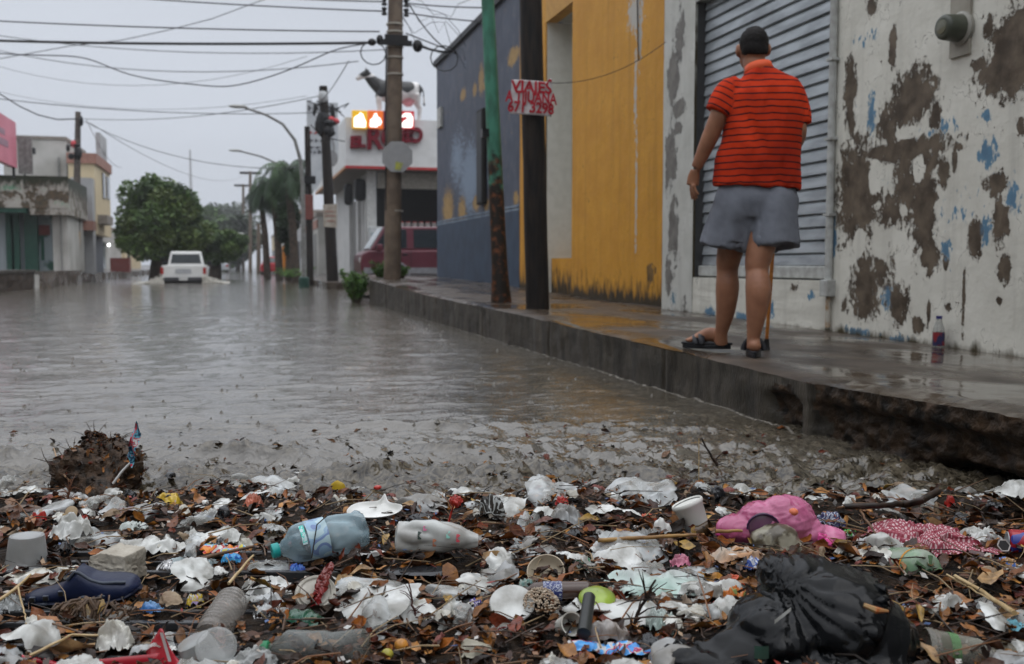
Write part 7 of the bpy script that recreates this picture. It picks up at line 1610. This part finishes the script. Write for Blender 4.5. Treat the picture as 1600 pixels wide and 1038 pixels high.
# ---- film bags and papers placed one by one: (name,label,cat,px,py,width px,depth m,height,mat,rot,extra)
FL = [
 ('grey_sleeve', 'long beige-grey plastic sleeve twisting up to the right of the milky bottle', 'plastic sleeve', 810, 838, 175, .075, .034, m_greybag, .42, dict(crease=3.5, dome=.8)),
 ('grey_bag', 'grey-white bag end puffed up behind the foam bowl', 'bag', 882, 812, 62, .09, .055, m_greybag, .2, dict(dome=1.0)),
 ('white_bag', 'white bag printed with faint green, lying right of the lime lid', 'bag', 1015, 912, 175, .15, .045, m_greenfilm, .06, dict(dome=.6)),
 ('white_bag', 'flat white bag below the lime lid running under the bare branch', 'bag', 955, 952, 190, .12, .034, m_wp, -.12, {}),
 ('white_bag', 'long flattened white bag in the bottom centre left of the pink-ringed bottle end', 'bag', 610, 952, 165, .11, .038, m_wp, -.06, dict(dome=.7)),
 ('white_bag', 'wrinkled white bag right of the cream tin lid', 'bag', 548, 925, 66, .12, .045, m_wp, .5, {}),
 ('white_bag', 'greyish white bag left of the cream tin lid, above the ribbed bottle', 'bag', 425, 918, 100, .10, .04, m_wp, -.1, {}),
 ('white_bag', 'crumpled white bag spreading above the ribbed bottle and stick', 'bag', 420, 890, 110, .10, .035, m_cp, .1, {}),
 ('white_bag', 'large loose clear bag left of the blue bottle', 'bag', 325, 838, 105, .13, .05, m_wp, .15, {}),
 ('white_bag', 'pale clear bag stretching from the concrete block to the right', 'bag', 235, 852, 110, .12, .045, m_wp, .35, {}),
 ('white_bag', 'folded white plastic bag standing behind the frosted tub', 'bag', 112, 828, 62, .10, .06, m_wp, -.5, dict(dome=.9)),
 ('white_tissue', 'white tissue heaped around the foot of the frosted tub', 'tissue', 45, 902, 95, .07, .035, m_tissue, .1, {}),
 ('white_tissue', 'white tissue strip between the frosted tub and the navy clog', 'tissue', 105, 893, 55, .05, .03, m_tissue, .2, {}),
 ('green_bag', 'crumpled grey-green bag right of the pale concrete block', 'bag', 300, 884, 110, .09, .036, m_bluefilm, -.15, {}),
 ('grey_tissue', 'white round wad of wet tissue below the navy clog', 'tissue', 181, 1000, 58, .06, .05, m_tissue, .1, dict(dome=1.2)),
 ('white_card', 'bright white card corner left of the flattened white bag', 'card', 598, 928, 62, .05, .012, m_foam, .0, dict(dome=.2, crease=2)),
 ('white_bag', 'white ripped bag at the far right beside the red can', 'bag', 1532, 842, 66, .10, .045, m_wp, -.5, dict(dome=.7)),
 ('dirty_bag', 'dirty beige rag behind the big black bag at its right end', 'rag', 1370, 868, 90, .08, .035, m_tissue, -.5, {}),
 ('beige_rag', 'peach-coloured fruit peel and rag left of the big black bag', 'rag', 1150, 868, 84, .08, .035, mat('peach_rag', (.46, .26, .14), .5, c2=(.36, .30, .24), ns=14), .0, {}),
 ('clear_cover', 'dull clear cover lying flat beside a pink scrap', 'cover', 1095, 886, 62, .05, .014, m_cp, .0, dict(dome=.6, crease=2)),
 ('pink_scrap', 'small pink plastic scrap above the white and green bag', 'scrap', 1064, 876, 34, .04, .02, plastic('pink_scrap', (.50, .16, .24), .3), .2, {}),
 ('blue_wrapper', 'bright blue sweet wrapper bent in a curve below the long yellow stick', 'wrapper', 952, 866, 44, .035, .022, patch_mat('blue_wrap', [(.03, .13, .50), (.05, .25, .60), (.45, .45, .50), (.35, .03, .05)], 60), .1, {}),
 ('green_carton', 'dark carton with green and white print left of the blue sweet wrapper', 'carton', 908, 882, 46, .05, .022, patch_mat('green_print_carton', [(.02, .18, .08), (.40, .46, .42), (.03, .02, .02), (.02, .2, .1)], 30), .0, dict(dome=.4, crease=3)),
 ('printed_wrapper', 'long crumpled wrapper of blue, red and white below the dark seed', 'wrapper', 948, 1010, 142, .045, .026, patch_mat('crisp_packet', [(.05, .25, .60), (.10, .35, .70), (.45, .45, .45), (.40, .03, .08), (.06, .25, .6)], 34), -.1, {}),
 ('printed_wrapper', 'orange, red and blue striped wrapper right of the loose clear bag', 'wrapper', 350, 855, 76, .05, .024, patch_mat('striped_packet', [(.60, .20, .03), (.42, .04, .04), (.5, .5, .48), (.05, .28, .50), (.5, .42, .05)], 36), .15, {}),
 ('blue_scrap', 'dark blue packet scrap under the striped wrapper', 'wrapper', 362, 872, 34, .03, .014, patch_mat('blue_pack', [(.02, .10, .36), (.04, .24, .46)], 40), -.1, {}),
 ('blue_scrap', 'crumpled royal blue foil above the cream tin lid', 'foil', 464, 896, 32, .05, .03, plastic('royal_blue', (.03, .08, .45), .2, 1, (.06, .22, .60), ns=40), .7, {}),
 ('black_wrapper', 'small purple and blue wrapper above the pink-ringed bottle end', 'wrapper', 742, 948, 30, .03, .022, patch_mat('purple_pack', [(.42, .38, .46), (.07, .05, .25), (.5, .5, .5)], 60), .3, {}),
 ('silver_foil', 'crumpled silver foil below the greyish white bag', 'foil', 420, 957, 50, .04, .026, mat('silver', (.42, .42, .42), .2, metal=.8, c2=(.2, .2, .2), ns=40), .3, dict(crease=16)),
 ('silver_foil', 'shiny foil packet between the concrete block and the grey-green bag', 'foil', 268, 885, 46, .05, .028, mat('silver', (.42, .42, .42), .2), .2, dict(crease=15)),
 ('green_film', 'dark green plastic leaf-like strip below the cream tin lid', 'plastic strip', 476, 962, 68, .05, .022, plastic('dark_green_film', (.015, .085, .05), .2), -.2, {}),
 ('blue_scrap', 'blue plastic scrap right of the toe of the navy clog', 'scrap', 236, 948, 42, .03, .014, plastic('mid_blue', (.03, .13, .36), .25, 1, (.1, .25, .42)), -.4, {}),
 ('yellow_wrapper', 'yellow wrapper floating at the upper left edge of the litter', 'wrapper', 262, 786, 56, .07, .045, plastic('yellow_film', (.50, .35, .025), .3, 1, (.42, .25, .02), ns=14), .2, dict(dome=.8)),
 ('salmon_scrap', 'salmon-orange scrap half sunk in the water above the clear bag', 'scrap', 396, 785, 32, .05, .035, plastic('salmon', (.48, .14, .08), .3), -.5, {}),
 ('brown_paper', 'folded brown paper at the left edge above the frosted tub', 'paper', 30, 795, 76, .06, .022, mat('brown_card', (.16, .115, .085), .5, c2=(.08, .05, .035)), -.1, dict(crease=3)),
 ('black_bag_strip', 'thin black bag strip at the left edge of the water', 'bag', 45, 772, 85, .04, .022, mat('black_film', (.007, .0075, .008), .17), .1, {}),
 ('brown_bag', 'brown paper bag edge beside the folded white bag', 'bag', 40, 830, 66, .05, .02, m_tan, .2, {}),
 ('dark_tray', 'black plastic tray half buried below the milky bottle', 'tray', 655, 890, 110, .08, .012, mat('tray_black', (.016, .017, .019), .2, coat=.4), -.2, dict(dome=.1, crease=2)),
 ('brown_board', 'dark brown shiny board under the milky bottle', 'board', 668, 862, 76, .04, .014, mat('brown_gloss', (.06, .022, .012), .2), -.1, dict(dome=.2, crease=2)),
 ('black_sheet', 'black plastic sheet behind the milky bottle', 'sheet', 660, 812, 60, .06, .024, mat('tray_black', (.016, .017, .019), .2), .0, dict(dome=.9)),
 ('dark_paper', 'dark and grey striped paper fan standing upright behind the grey sleeve', 'paper', 768, 800, 52, .05, .06, patch_mat('dark_stripe', [(.02, .018, .015), (.30, .31, .30), (.03, .025, .02), (.2, .18, .15)], 22), -.6, dict(dome=1.1)),
 ('grey_flap', 'grey flap of plastic hanging below the grey sleeve', 'plastic', 835, 862, 90, .07, .026, m_greybag, .3, {}),
 ('clear_seed', 'clear bag of dark seeds, shaped like a fish, left of the bare branch', 'bag', 950, 990, 66, .05, .032, mat('seed_bag', (.14, .11, .09), .15, c2=(.30, .28, .26), ns=30, coat=.6), .0, dict(dome=1.2)),
 ('white_bag', 'white and green bag corner under the left end of the black bag', 'bag', 1035, 972, 44, .10, .03, m_greenfilm, .4, {}),
 ('grey_rag', 'brown-grey rag between the two white bags on the right', 'rag', 1060, 945, 90, .09, .04, mat('brown_rag', (.22, .165, .12), .6, c2=(.10, .07, .05), ns=14), -.1, {}),
 ('white_stick', 'white flat plastic handle right of the brown-grey rag', 'handle', 1090, 962, 50, .025, .012, m_foam, -.25, dict(dome=.6, crease=1.5)),
 ('orange_scrap', 'bright orange-red scrap left of the black bag', 'scrap', 1148, 906, 34, .035, .02, plastic('orange_red', (.60, .08, .02), .3), .1, {}),
 ('banana_peel', 'yellow-orange banana peel above the brown-grey rag', 'peel', 1098, 900, 60, .03, .02, mat('peel', (.42, .20, .03), .4, c2=(.2, .08, .02), ns=20), .0, dict(dome=.7, crease=3)),
 ('blue_tag', 'white and blue oval tag left of the black bag', 'tag', 1176, 882, 34, .035, .018, patch_mat('blue_tag', [(.42, .44, .48), (.05, .09, .30), (.42, .44, .48)], 40), -.1, dict(dome=1)),
 ('green_scrap', 'green and yellow curled strip beside the orange scrap', 'scrap', 1150, 928, 46, .04, .024, patch_mat('green_orange', [(.20, .24, .08), (.45, .14, .03), (.3, .3, .25)], 22), -.3, {}),
 ('navy_wrapper', 'navy blue printed packet right of the pink bag', 'packet', 1300, 812, 46, .06, .04, patch_mat('navy_pack', [(.03, .03, .09), (.28, .30, .36), (.02, .02, .07), (.3, .1, .05)], 40), -.7, {}),
 ('green_scrap', 'bright green and white packet corner right of the navy packet', 'packet', 1328, 838, 28, .04, .024, patch_mat('bright_green', [(.05, .40, .06), (.4, .42, .38)], 40), -.3, {}),
 ('white_foam', 'white foam bits and rag below the bright green packet', 'foam', 1352, 852, 44, .05, .03, m_tissue, -.4, {}),
 ('grey_bag', 'grey muddy bag caught behind the long branch at upper right', 'bag', 1340, 772, 46, .07, .05, plastic('muddy_bag', (.24, .23, .20), .3, .9), .2, {}),
 ('grey_bag', 'white muddy bag between the branch and the checked cloth', 'bag', 1445, 797, 54, .06, .03, plastic('muddy_bag', (.24, .23, .20), .3, .9), .1, {}),
 ('beige_card', 'pointed beige card standing up at the upper edge of the checked cloth', 'card', 1468, 800, 26, .03, .035, m_tan, .5, dict(dome=.9, crease=2)),
 ('red_scrap', 'small bright red scrap behind the beige card', 'scrap', 1484, 785, 18, .02, .03, plastic('bright_red', (.42, .02, .015), .3), .3, {}),
 ('blue_scrap', 'blue and tan wrapper at the right edge below the red can', 'wrapper', 1572, 882, 36, .05, .02, patch_mat('blue_tan', [(.06, .14, .38), (.36, .22, .10), (.30, .32, .36)], 26), -.3, {}),
 ('blue_strip', 'light blue cloth strip at the right edge above the olive film', 'cloth', 1578, 980, 52, .04, .022, mat('light_blue', (.16, .40, .48), .5), -.35, {}),
 ('dark_red_sheet', 'dark red plastic bent over below the torn white bag on the right', 'plastic', 1522, 872, 66, .06, .03, plastic('dark_red', (.06, .006, .01), .2), -.5, {}),
 ('olive_film', 'dull olive film at the bottom right corner', 'film', 1575, 1020, 80, .10, .016, plastic('olive_dull', (.13, .12, .09), .3, .9), .0, {}),
 ('cardboard', 'flat brown cardboard beside the bamboo canes at right', 'cardboard', 1572, 945, 76, .10, .012, mat('rust_card', (.22, .10, .035), .5, c2=(.14, .06, .02)), .0, dict(dome=.1, crease=2)),
 ('grey_scrap', 'pale flattened carton in front of the pink-ringed bottle end', 'carton', 742, 1010, 60, .05, .02, mat('pale_carton', (.36, .34, .27), .45, c2=(.22, .2, .15)), .3, dict(crease=3)),
 ('white_scrap', 'white torn scrap left of the clear lid', 'scrap', 716, 928, 42, .035, .022, m_wp, .1, {}),
 ('teal_scrap', 'teal netting scrap above the clear lid', 'net', 822, 915, 30, .03, .02, mat('teal_net', (.12, .26, .24), .5, c2=(.3, .34, .3), ns=90), .2, {}),
 ('pale_sheet', 'small pale sheet beside the foam cup', 'paper', 1034, 826, 30, .035, .03, m_foam, .2, dict(dome=.8, crease=3)),
 ('grey_sheet', 'grey wrinkled sheet left of the small pale sheet', 'plastic', 1008, 836, 34, .04, .024, m_greybag, .1, {}),
 ('red_scrap', 'orange-red scrap above the long yellow stick', 'scrap', 1012, 808, 26, .03, .014, plastic('orange_red', (.60, .08, .02), .3), .1, {}),
 ('maroon_scrap', 'maroon torn packet right of the puffed grey bag', 'packet', 962, 810, 40, .03, .018, plastic('maroon_scrap', (.16, .02, .025), .3), .1, {}),
 ('red_scrap', 'small red cap-like scrap behind the puffed grey bag', 'scrap', 878, 783, 22, .03, .02, plastic('bright_red', (.42, .02, .015), .3), .0, {}),
 ('red_scrap', 'bright red torn carton left of the folded white bag', 'carton', 60, 808, 28, .03, .024, plastic('bright_red', (.42, .02, .015), .3), .2, dict(crease=3)),
 ('red_scrap', 'red bottle-cap-sized scrap right of the folded white bag', 'scrap', 132, 812, 14, .02, .018, plastic('bright_red', (.42, .02, .015), .3), .2, {}),
 ('foil_tray', 'dark foil scrap with a white triangle behind the concrete block', 'foil', 208, 822, 46, .04, .022, patch_mat('foil_dark', [(.03, .03, .03), (.35, .38, .36), (.05, .06, .05)], 28), .2, {}),
 ('mauve_paper', 'mauve-grey paper below the yellow wrapper', 'paper', 215, 796, 60, .04, .016, mat('mauve', (.22, .17, .19), .5), .0, {}),
 ('white_paper', 'white crumpled strip right of the mauve paper', 'paper', 310, 800, 70, .06, .03, m_wp, -.1, {}),
 ('yellow_tube', 'small yellow tube floating beyond the blue bottle', 'tube', 528, 762, 28, .02, .022, mat('yellow_tube', (.45, .30, .02), .4), -.1, dict(dome=1.2, crease=1)),
 ('black_packet', 'black packet edge floating right of the yellow tube', 'packet', 560, 775, 40, .04, .03, mat('black_film', (.007, .0075, .008), .17), -.1, {}),
 ('black_board', 'black flat carton lying right of the puffed grey bag', 'carton', 955, 835, 76, .04, .012, mat('tray_black', (.016, .017, .019), .2), .0, dict(dome=.2, crease=2)),
 ('white_scrap', 'white curved peel of plastic under the blue water bottle', 'scrap', 578, 862, 56, .03, .02, m_foam, .2, dict(dome=.6, crease=3)),
 ('grey_wad', 'grey translucent scrap at the lower left edge', 'scrap', 15, 945, 40, .06, .03, m_cp, .3, {}),
 ('flower_wrapper', 'pale wrapper with a yellow and violet print left of the ribbed bottle', 'wrapper', 305, 938, 30, .035, .022, patch_mat('flower_print', [(.45, .46, .42), (.5, .36, .05), (.34, .26, .45)], 50), .1, {}),
]
for (nm, lab, cat, px, py, wp_, lm_, h_, m_, rot, kw) in FL: film(nm, lab, cat, px, py, wp_, lm_, h_, m_, rot, **kw)
# torn white bag's black round emblem
p = G(1568, 853, .045); t_ = MB().lathe([(0, .013), (.002, .013)], 6).xform(between((0, 0, 0), FW * -.8 + Vector((0, 0, .4)))).build('round_tag', mat('tag_black', (.015, .012, .012), .3), None); t_.location = p; tag(t_, 'black hexagonal tag with a pale rim beside the red can', 'tag')
q = MB(); 
for i in range(6): a, b = i * 1.047, (i + 1) * 1.047; q.tube([(.015 * math.cos(a), .015 * math.sin(a), .002), (.015 * math.cos(b), .015 * math.sin(b), .002)], .0016, 5)
q.xform(between((0, 0, 0), FW * -.8 + Vector((0, 0, .4)))).build('pale_rim', mat('pale_rim', (.4, .36, .34), .4), t_)
# pale grain cluster
gm = MB(); rgr = random.Random(8)
p = G(845, 955, .02); k = 1 / ppm(p)
for _ in range(700):
    a, b = rgr.uniform(-1, 1), rgr.uniform(-1, 1)
    if a * a + b * b > 1: continue
    gm.ball((a * 28 * k + b * 8 * k, b * .05 - a * .02, .012 + .03 * (1 - a * a - b * b) ** .5 * rgr.uniform(.8, 1.1)), (rgr.uniform(.002, .0036),) * 3 if False else (rgr.uniform(.0014, .0026), rgr.uniform(.0014, .0026), rgr.uniform(.0012, .0022)), 6, 4)
o = gm.build('foam_beads', mat('pale_beads', (.42, .36, .28), .5, c2=(.24, .16, .10), ns=120), smooth=True); o.matrix_world = local(p); tag(o, 'cluster of pale grains stuck together right of the clear lid', 'grains', kind='stuff')
# fruit
for px, py, r_, c, lab, nm in ((627, 1008, .0115, (.50, .22, .04), 'small round orange fruit in the brown leaves at bottom centre', 'orange_fruit'), (605, 1022, .010, (.36, .32, .05), 'yellow-green shrivelled fruit left of the small round fruit', 'green_fruit')):
    p = G(px, py, .02); t = thing(nm, lab, 'fruit', p); q = MB().ball((0, 0, 0), (r_ * 1.15, r_, r_), 20, 14); q.warp(lambda v: v * (1 + .06 * noise.noise(v * 90)))
    q.build('flesh', mat(nm + '_skin', c, .3, c2=tuple(v * .6 for v in c), ns=60, coat=.4), t, smooth=True); MB().tube([(-r_, 0, .002), (-r_ * 1.7, 0, .006)], .0012, 5).build('stalk', m_dark, t)
# ---- sticks, canes, branches
def stick(name, label, pts, r, m_, cat='stick', taper=.6, wob=.003):
    P = [G(px, py, dz) for px, py, dz in pts]; Q = []
    for a, b in zip(P, P[1:]):
        for j in range(6): c = a.lerp(b, j / 6); Q.append(c + Vector((N3(c.x * 30, c.y * 30), N3(c.y * 30, c.x * 30), N3(c.x * 30, 4))) * wob)
    Q.append(P[-1]); n = len(Q); o = MB().tube(Q, [r * (1 - (1 - taper) * i / n) * (1 + .12 * N3(i * .9, r * 999)) for i in range(n)], 8).build(name, m_, smooth=True); return tag(o, label, cat)
m_yst = mat('yellow_stick', (.30, .17, .05), .4, c2=(.16, .08, .03), ns=20); m_dst = mat('dark_stick', (.030, .016, .010), .4, c2=(.012, .008, .006), ns=30); m_bst = mat('brown_stick', (.13, .07, .035), .45, c2=(.06, .03, .015), ns=30); m_pst = mat('pale_cane', (.44, .33, .18), .4, c2=(.32, .22, .10), ns=30)
stick('long_stick', 'long yellow-brown stick running from the black carton to the foam cup', [(935, 845, .05), (980, 842, .05), (1040, 838, .05), (1088, 836, .05)], .0062, m_yst)
stick('long_stick', 'orange-brown stick running right from the foam cup under the pink bag', [(1118, 830, .045), (1160, 830, .05)], .0052, m_yst)
stick('branch', 'long dark forked branch lying above the checked cloth', [(1322, 792, .07), (1375, 790, .08), (1410, 788, .08), (1440, 782, .09), (1465, 768, .10)], .0075, m_dst, 'branch', 1.3, .006)
stick('thin_branch', 'thin pale branch slanting down over the left of the checked cloth', [(1332, 780, .09), (1345, 800, .08), (1368, 834, .05)], .0042, m_bst, 'branch')
stick('thin_branch', 'thin grey twig bending over the dark branch fork', [(1308, 795, .06), (1335, 787, .085), (1372, 786, .08)], .0035, m_bst, 'branch')
stick('bamboo_cane', 'longer of two pale bamboo canes crossing at the right', [(1492, 900, .05), (1530, 922, .05), (1585, 958, .05)], .0042, m_pst, 'cane', 1.3)
stick('bamboo_cane', 'shorter pale cane lying along the longer bamboo cane', [(1480, 898, .045), (1512, 917, .048), (1545, 936, .05)], .0024, m_pst, 'cane')
stick('stick', 'tan stick pointing up from the ribbed bottle to the striped wrapper', [(357, 912, .03), (376, 890, .05), (396, 868, .07)], .0038, m_pst)
stick('stick', 'brown stick lying along the striped wrapper', [(315, 873, .03), (350, 864, .04), (396, 854, .05)], .0055, m_bst)
stick('stick', 'tan twig leaning across the left edge above the navy clog heel', [(0, 938, .03), (24, 920, .045), (48, 898, .06)], .0042, m_pst)
stick('stick', 'thin twig standing down from the navy clog heel', [(28, 915, .05), (36, 948, .03), (41, 975, .02)], .0022, m_pst)
stick('stick', 'bent tan twig between the red rail and the white wad', [(48, 1024, .03), (85, 1006, .04), (112, 992, .04), (158, 993, .035)], .0032, m_pst)
stick('red_stick', 'red plastic stirrer standing behind the milky bottle', [(700, 820, .03), (706, 798, .07), (712, 782, .11)], .003, plastic('stirrer_red', (.50, .03, .02), .3), 'stirrer')
p = G(712, 782, .11); o = facet(sheet_geo(.035, .03, .02, 6.1, 10, rag=.4).build('red_knot', plastic('stirrer_red', (.50, .03, .02), .3))); o.matrix_world = local(p) @ Matrix.Rotation(.9, 4, 'X'); tag(o, 'red ribbon knot at the top of the red stirrer', 'ribbon')
stick('thin_stick', 'thin stick with a red tip rising from the foam plate', [(566, 786, .03), (580, 772, .06), (590, 762, .085)], .0016, m_pst); p = G(590, 762, .085); o = MB().ball((0, 0, 0), (.012, .008, .007), 10, 7).build('red_tip', plastic('stirrer_red', (.5, .03, .02)), smooth=True); o.location = p; tag(o, 'small red plastic tip on the thin stick behind the foam plate', 'cap')
# branching twig at bottom centre right, twig in the water, twig at bottom centre
def twiglet(name, label, base, tip, r, seed, m_, nb=7):
    rr2 = random.Random(seed); base = Vector(base); tip = Vector(tip); q = MB(); mids = [base.lerp(tip, j / 6) + Vector((rr2.uniform(-1, 1), rr2.uniform(-1, 1), rr2.uniform(-1, 1))) * .003 for j in range(7)]; q.tube(mids, [r * (1 - .5 * j / 6) for j in range(7)], 7)
    L = (tip - base).length
    for k_ in range(nb):
        s = base.lerp(tip, rr2.uniform(.0, .7)); d = (RI * rr2.uniform(-1, 1) + Vector((0, 0, rr2.uniform(-.2, .9))) + FH * rr2.uniform(-.5, .4)).normalized() * L * rr2.uniform(.25, .6); q.tube([s, s + d * .5 + Vector((0, 0, .004)), s + d], [r * .5, r * .35, r * .15], 5)
    return tag(q.build(name, m_, smooth=True), label, 'branch')
b0 = G(985, 985, .01); t0 = b0 + (RI * 40 + UP * 78) * (1 / ppm(b0)); twiglet('bare_branch', 'dark bare branch standing up between the white bags left of the black bag', b0, t0, .0042, 3, m_dst, 11)
b0 = G(648, 965, .01); twiglet('bare_branch', 'small reddish bare twig standing in front of the long flattened bag', b0, b0 + (RI * -8 + UP * 52) / ppm(b0), .0026, 5, mat('red_twig', (.07, .02, .015), .4), 9)
b0 = PZ(1122, 728, 0); twiglet('bare_branch', 'dark branch poking out of the churning water in front of the kerb', b0, b0 + (RI * -26 + UP * 42) / ppm(b0), .0055, 7, m_dst, 5)
b0 = PZ(1092, 755, 0); o = MB().tube([b0, b0 + UP * 70 / ppm(b0)], .0016, 5).build('grass_stalk', m_pst); tag(o, 'thin pale stalk standing in the water left of the dark branch', 'stalk')
b0 = G(105, 790, .02); twiglet('root_clump', 'reddish tangle of roots and stems at the upper left edge of the litter', b0, b0 + (RI * 6 + UP * 40) / ppm(b0), .004, 12, mat('root_brown', (.12, .05, .025), .5), 26)
b0 = G(150, 965, .02)
rc_ = MB(); r5 = random.Random(15); k = 1 / ppm(b0)
for _ in range(46):
    a0_ = r5.uniform(.3, 2.9); q0 = b0 + RI * (60 * k * math.cos(a0_)) + Vector((0, 0, 34 * k * math.sin(a0_))) * .9 + FH * r5.uniform(-.02, .03); q1 = b0 + RI * (60 * k * math.cos(a0_ + r5.uniform(-.5, .5))) + Vector((0, 0, 20 * k * r5.random())) - FH * .03; rc_.tube([q0, q0.lerp(q1, .5) + Vector((r5.uniform(-.01, .01), 0, .008)), q1], r5.uniform(.0016, .004), 5)
tag(rc_.build('fibre_clump', mat('fibre_brown', (.10, .06, .035), .6, c2=(.04, .025, .015), ns=40), smooth=True), 'arched clump of brown root fibre below the navy clog', 'root clump')

# ---- unplaced small scraps, each described by what lies next to it
LM = [(130, 915, 'the navy clog'), (183, 880, 'the concrete block'), (500, 830, 'the blue water bottle'), (680, 835, 'the milky bottle'), (590, 793, 'the foam plate'), (1080, 808, 'the foam cup'), (1215, 805, 'the pink bag'), (1260, 940, 'the black rubbish bag'), (1445, 830, 'the checked cloth'),
      (1495, 995, 'the green-marked cup'), (460, 1000, 'the green-capped bottle'), (340, 945, 'the ribbed bottle'), (493, 925, 'the cream tin lid'), (798, 940, 'the clear lid'), (855, 885, 'the foam bowl'), (933, 927, 'the lime lid'), (787, 975, 'the pink-ringed bottle end'), (627, 1008, 'the orange fruit'), (42, 860, 'the frosted tub'), (1425, 885, 'the green bottle base')]
SK = [('plastic_scrap', 'white plastic scrap', 'scrap', m_wp, .05, .018), ('tissue_scrap', 'soggy white tissue shred', 'tissue', m_tissue, .04, .016), ('clear_scrap', 'crumpled clear film shred', 'scrap', m_cp, .06, .022), ('card_scrap', 'brown card shred', 'cardboard', m_tan, .045, .012),
      ('grey_shred', 'grey film shred', 'scrap', m_greybag, .05, .02), ('dark_shred', 'black plastic shred', 'scrap', _m['tray_black'], .05, .016), ('foam_chip', 'white foam chip', 'foam', m_foam, .022, .012), ('rust_shred', 'rust-red wrapper shred', 'wrapper', plastic('rust_red', (.22, .04, .02), .3), .035, .014)]
seen_ = {}
for i in range(640):
    u, v = rand_uv(-.05, 1.65); k0 = SK[(0, 2, 1, 0, 4, 2, 0, 3, 1, 5, 0, 6, 2, 7)[i % 14]]; p = from_uv(u, v, bed_h(u, v) + .022); d = depth(p); px = 800 + FPX * (p - O).dot(RI) / d; py = 519 - FPX * (p - O).dot(UP) / d
    lx, ly, ln = min(LM, key=lambda q: (q[0] - px) ** 2 + (q[1] - py) ** 2)
    if 1140 < px < 1450 and py > 880: continue
    rel = ('left of' if px < lx else 'right of') if abs(px - lx) > 1.2 * abs(py - ly) else ('behind' if py < ly else 'in front of')
    s = rg.uniform(.6, 1.25) * (1.0 if k0[0] not in ('plastic_scrap', 'clear_scrap', 'grey_shred') else rg.choice((.8, 1.3, 1.9, 2.4, 2.9))); far_ = math.hypot(px - lx, py - ly); how = 'close ' if far_ < 50 else ('a little way ' if far_ < 110 else 'well ')
    lab = f'{"small" if s < .85 else ("larger" if s < 1.5 else "wide crumpled")} {k0[1]} {how}{rel} {ln}'
    if lab in seen_ or far_ < 48 + 40 * (ly < py) or (380 < px < 590 and 975 < py): continue
    seen_[lab] = 1
    o = facet(sheet_geo(k0[4] * s, k0[4] * s * rg.choice((.35, .6, .9, 1.2)), k0[5] * s * rg.uniform(.4, 1.2), i * 1.7, 12, dome=rg.choice((.1, .5, 1.0)), crease=rg.choice((2.5, 4, 6, 9)), rag=rg.uniform(.15, .7)).build(k0[0], k0[3])); o.matrix_world = Matrix.Translation(p) @ rnd_rot(rg, .25); tag(o, lab, k0[2], 'small scraps caught in the litter')

# soaked bits drifting half sunk off the edge of the raft
for i in range(46):
    u = rg.uniform(-1.9, 1.75); v = bed_edge(u) + rg.uniform(.0, .42) * rg.random(); q0 = from_uv(u, v)
    if q0.x > KX - .08: continue
    k0 = SK[(0, 2, 3, 4, 5, 2, 7)[i % 7]]; s = rg.uniform(.8, 1.9)
    o = facet(sheet_geo(k0[4] * s, k0[4] * s * rg.choice((.4, .8)), k0[5] * s * .8, i * 2.3 + 50, 12, dome=.6, crease=rg.choice((3, 6)), rag=.4).build(k0[0], k0[3])); o.matrix_world = Matrix.Translation((q0.x, q0.y, water_h(q0.x, q0.y) + .002)) @ rnd_rot(rg, .3)
    tag(o, f'{k0[1]} half sunk in the churning water beyond the litter edge', k0[2], 'half-sunk scraps at the water edge')
# ---- rain haze over the whole street
hz = bpy.data.materials.new('haze_air'); hz.use_nodes = True; hn = hz.node_tree.nodes
for n in list(hn):
    if n.type != 'OUTPUT_MATERIAL': hn.remove(n)
pvn = hn.new('ShaderNodeVolumePrincipled'); pvn.inputs['Density'].default_value = 0.0007; pvn.inputs['Color'].default_value = (.97, .98, 1.0, 1); pvn.inputs['Anisotropy'].default_value = .2
hz.node_tree.links.new(pvn.outputs[0], [n for n in hn if n.type == 'OUTPUT_MATERIAL'][0].inputs['Volume'])
o = MB().box(-70, 70, -50, 420, -1.5, 36).build('haze', hz); o['kind'] = 'stuff'; o['label'] = 'thin pale rain haze filling the street'; o['category'] = 'haze'
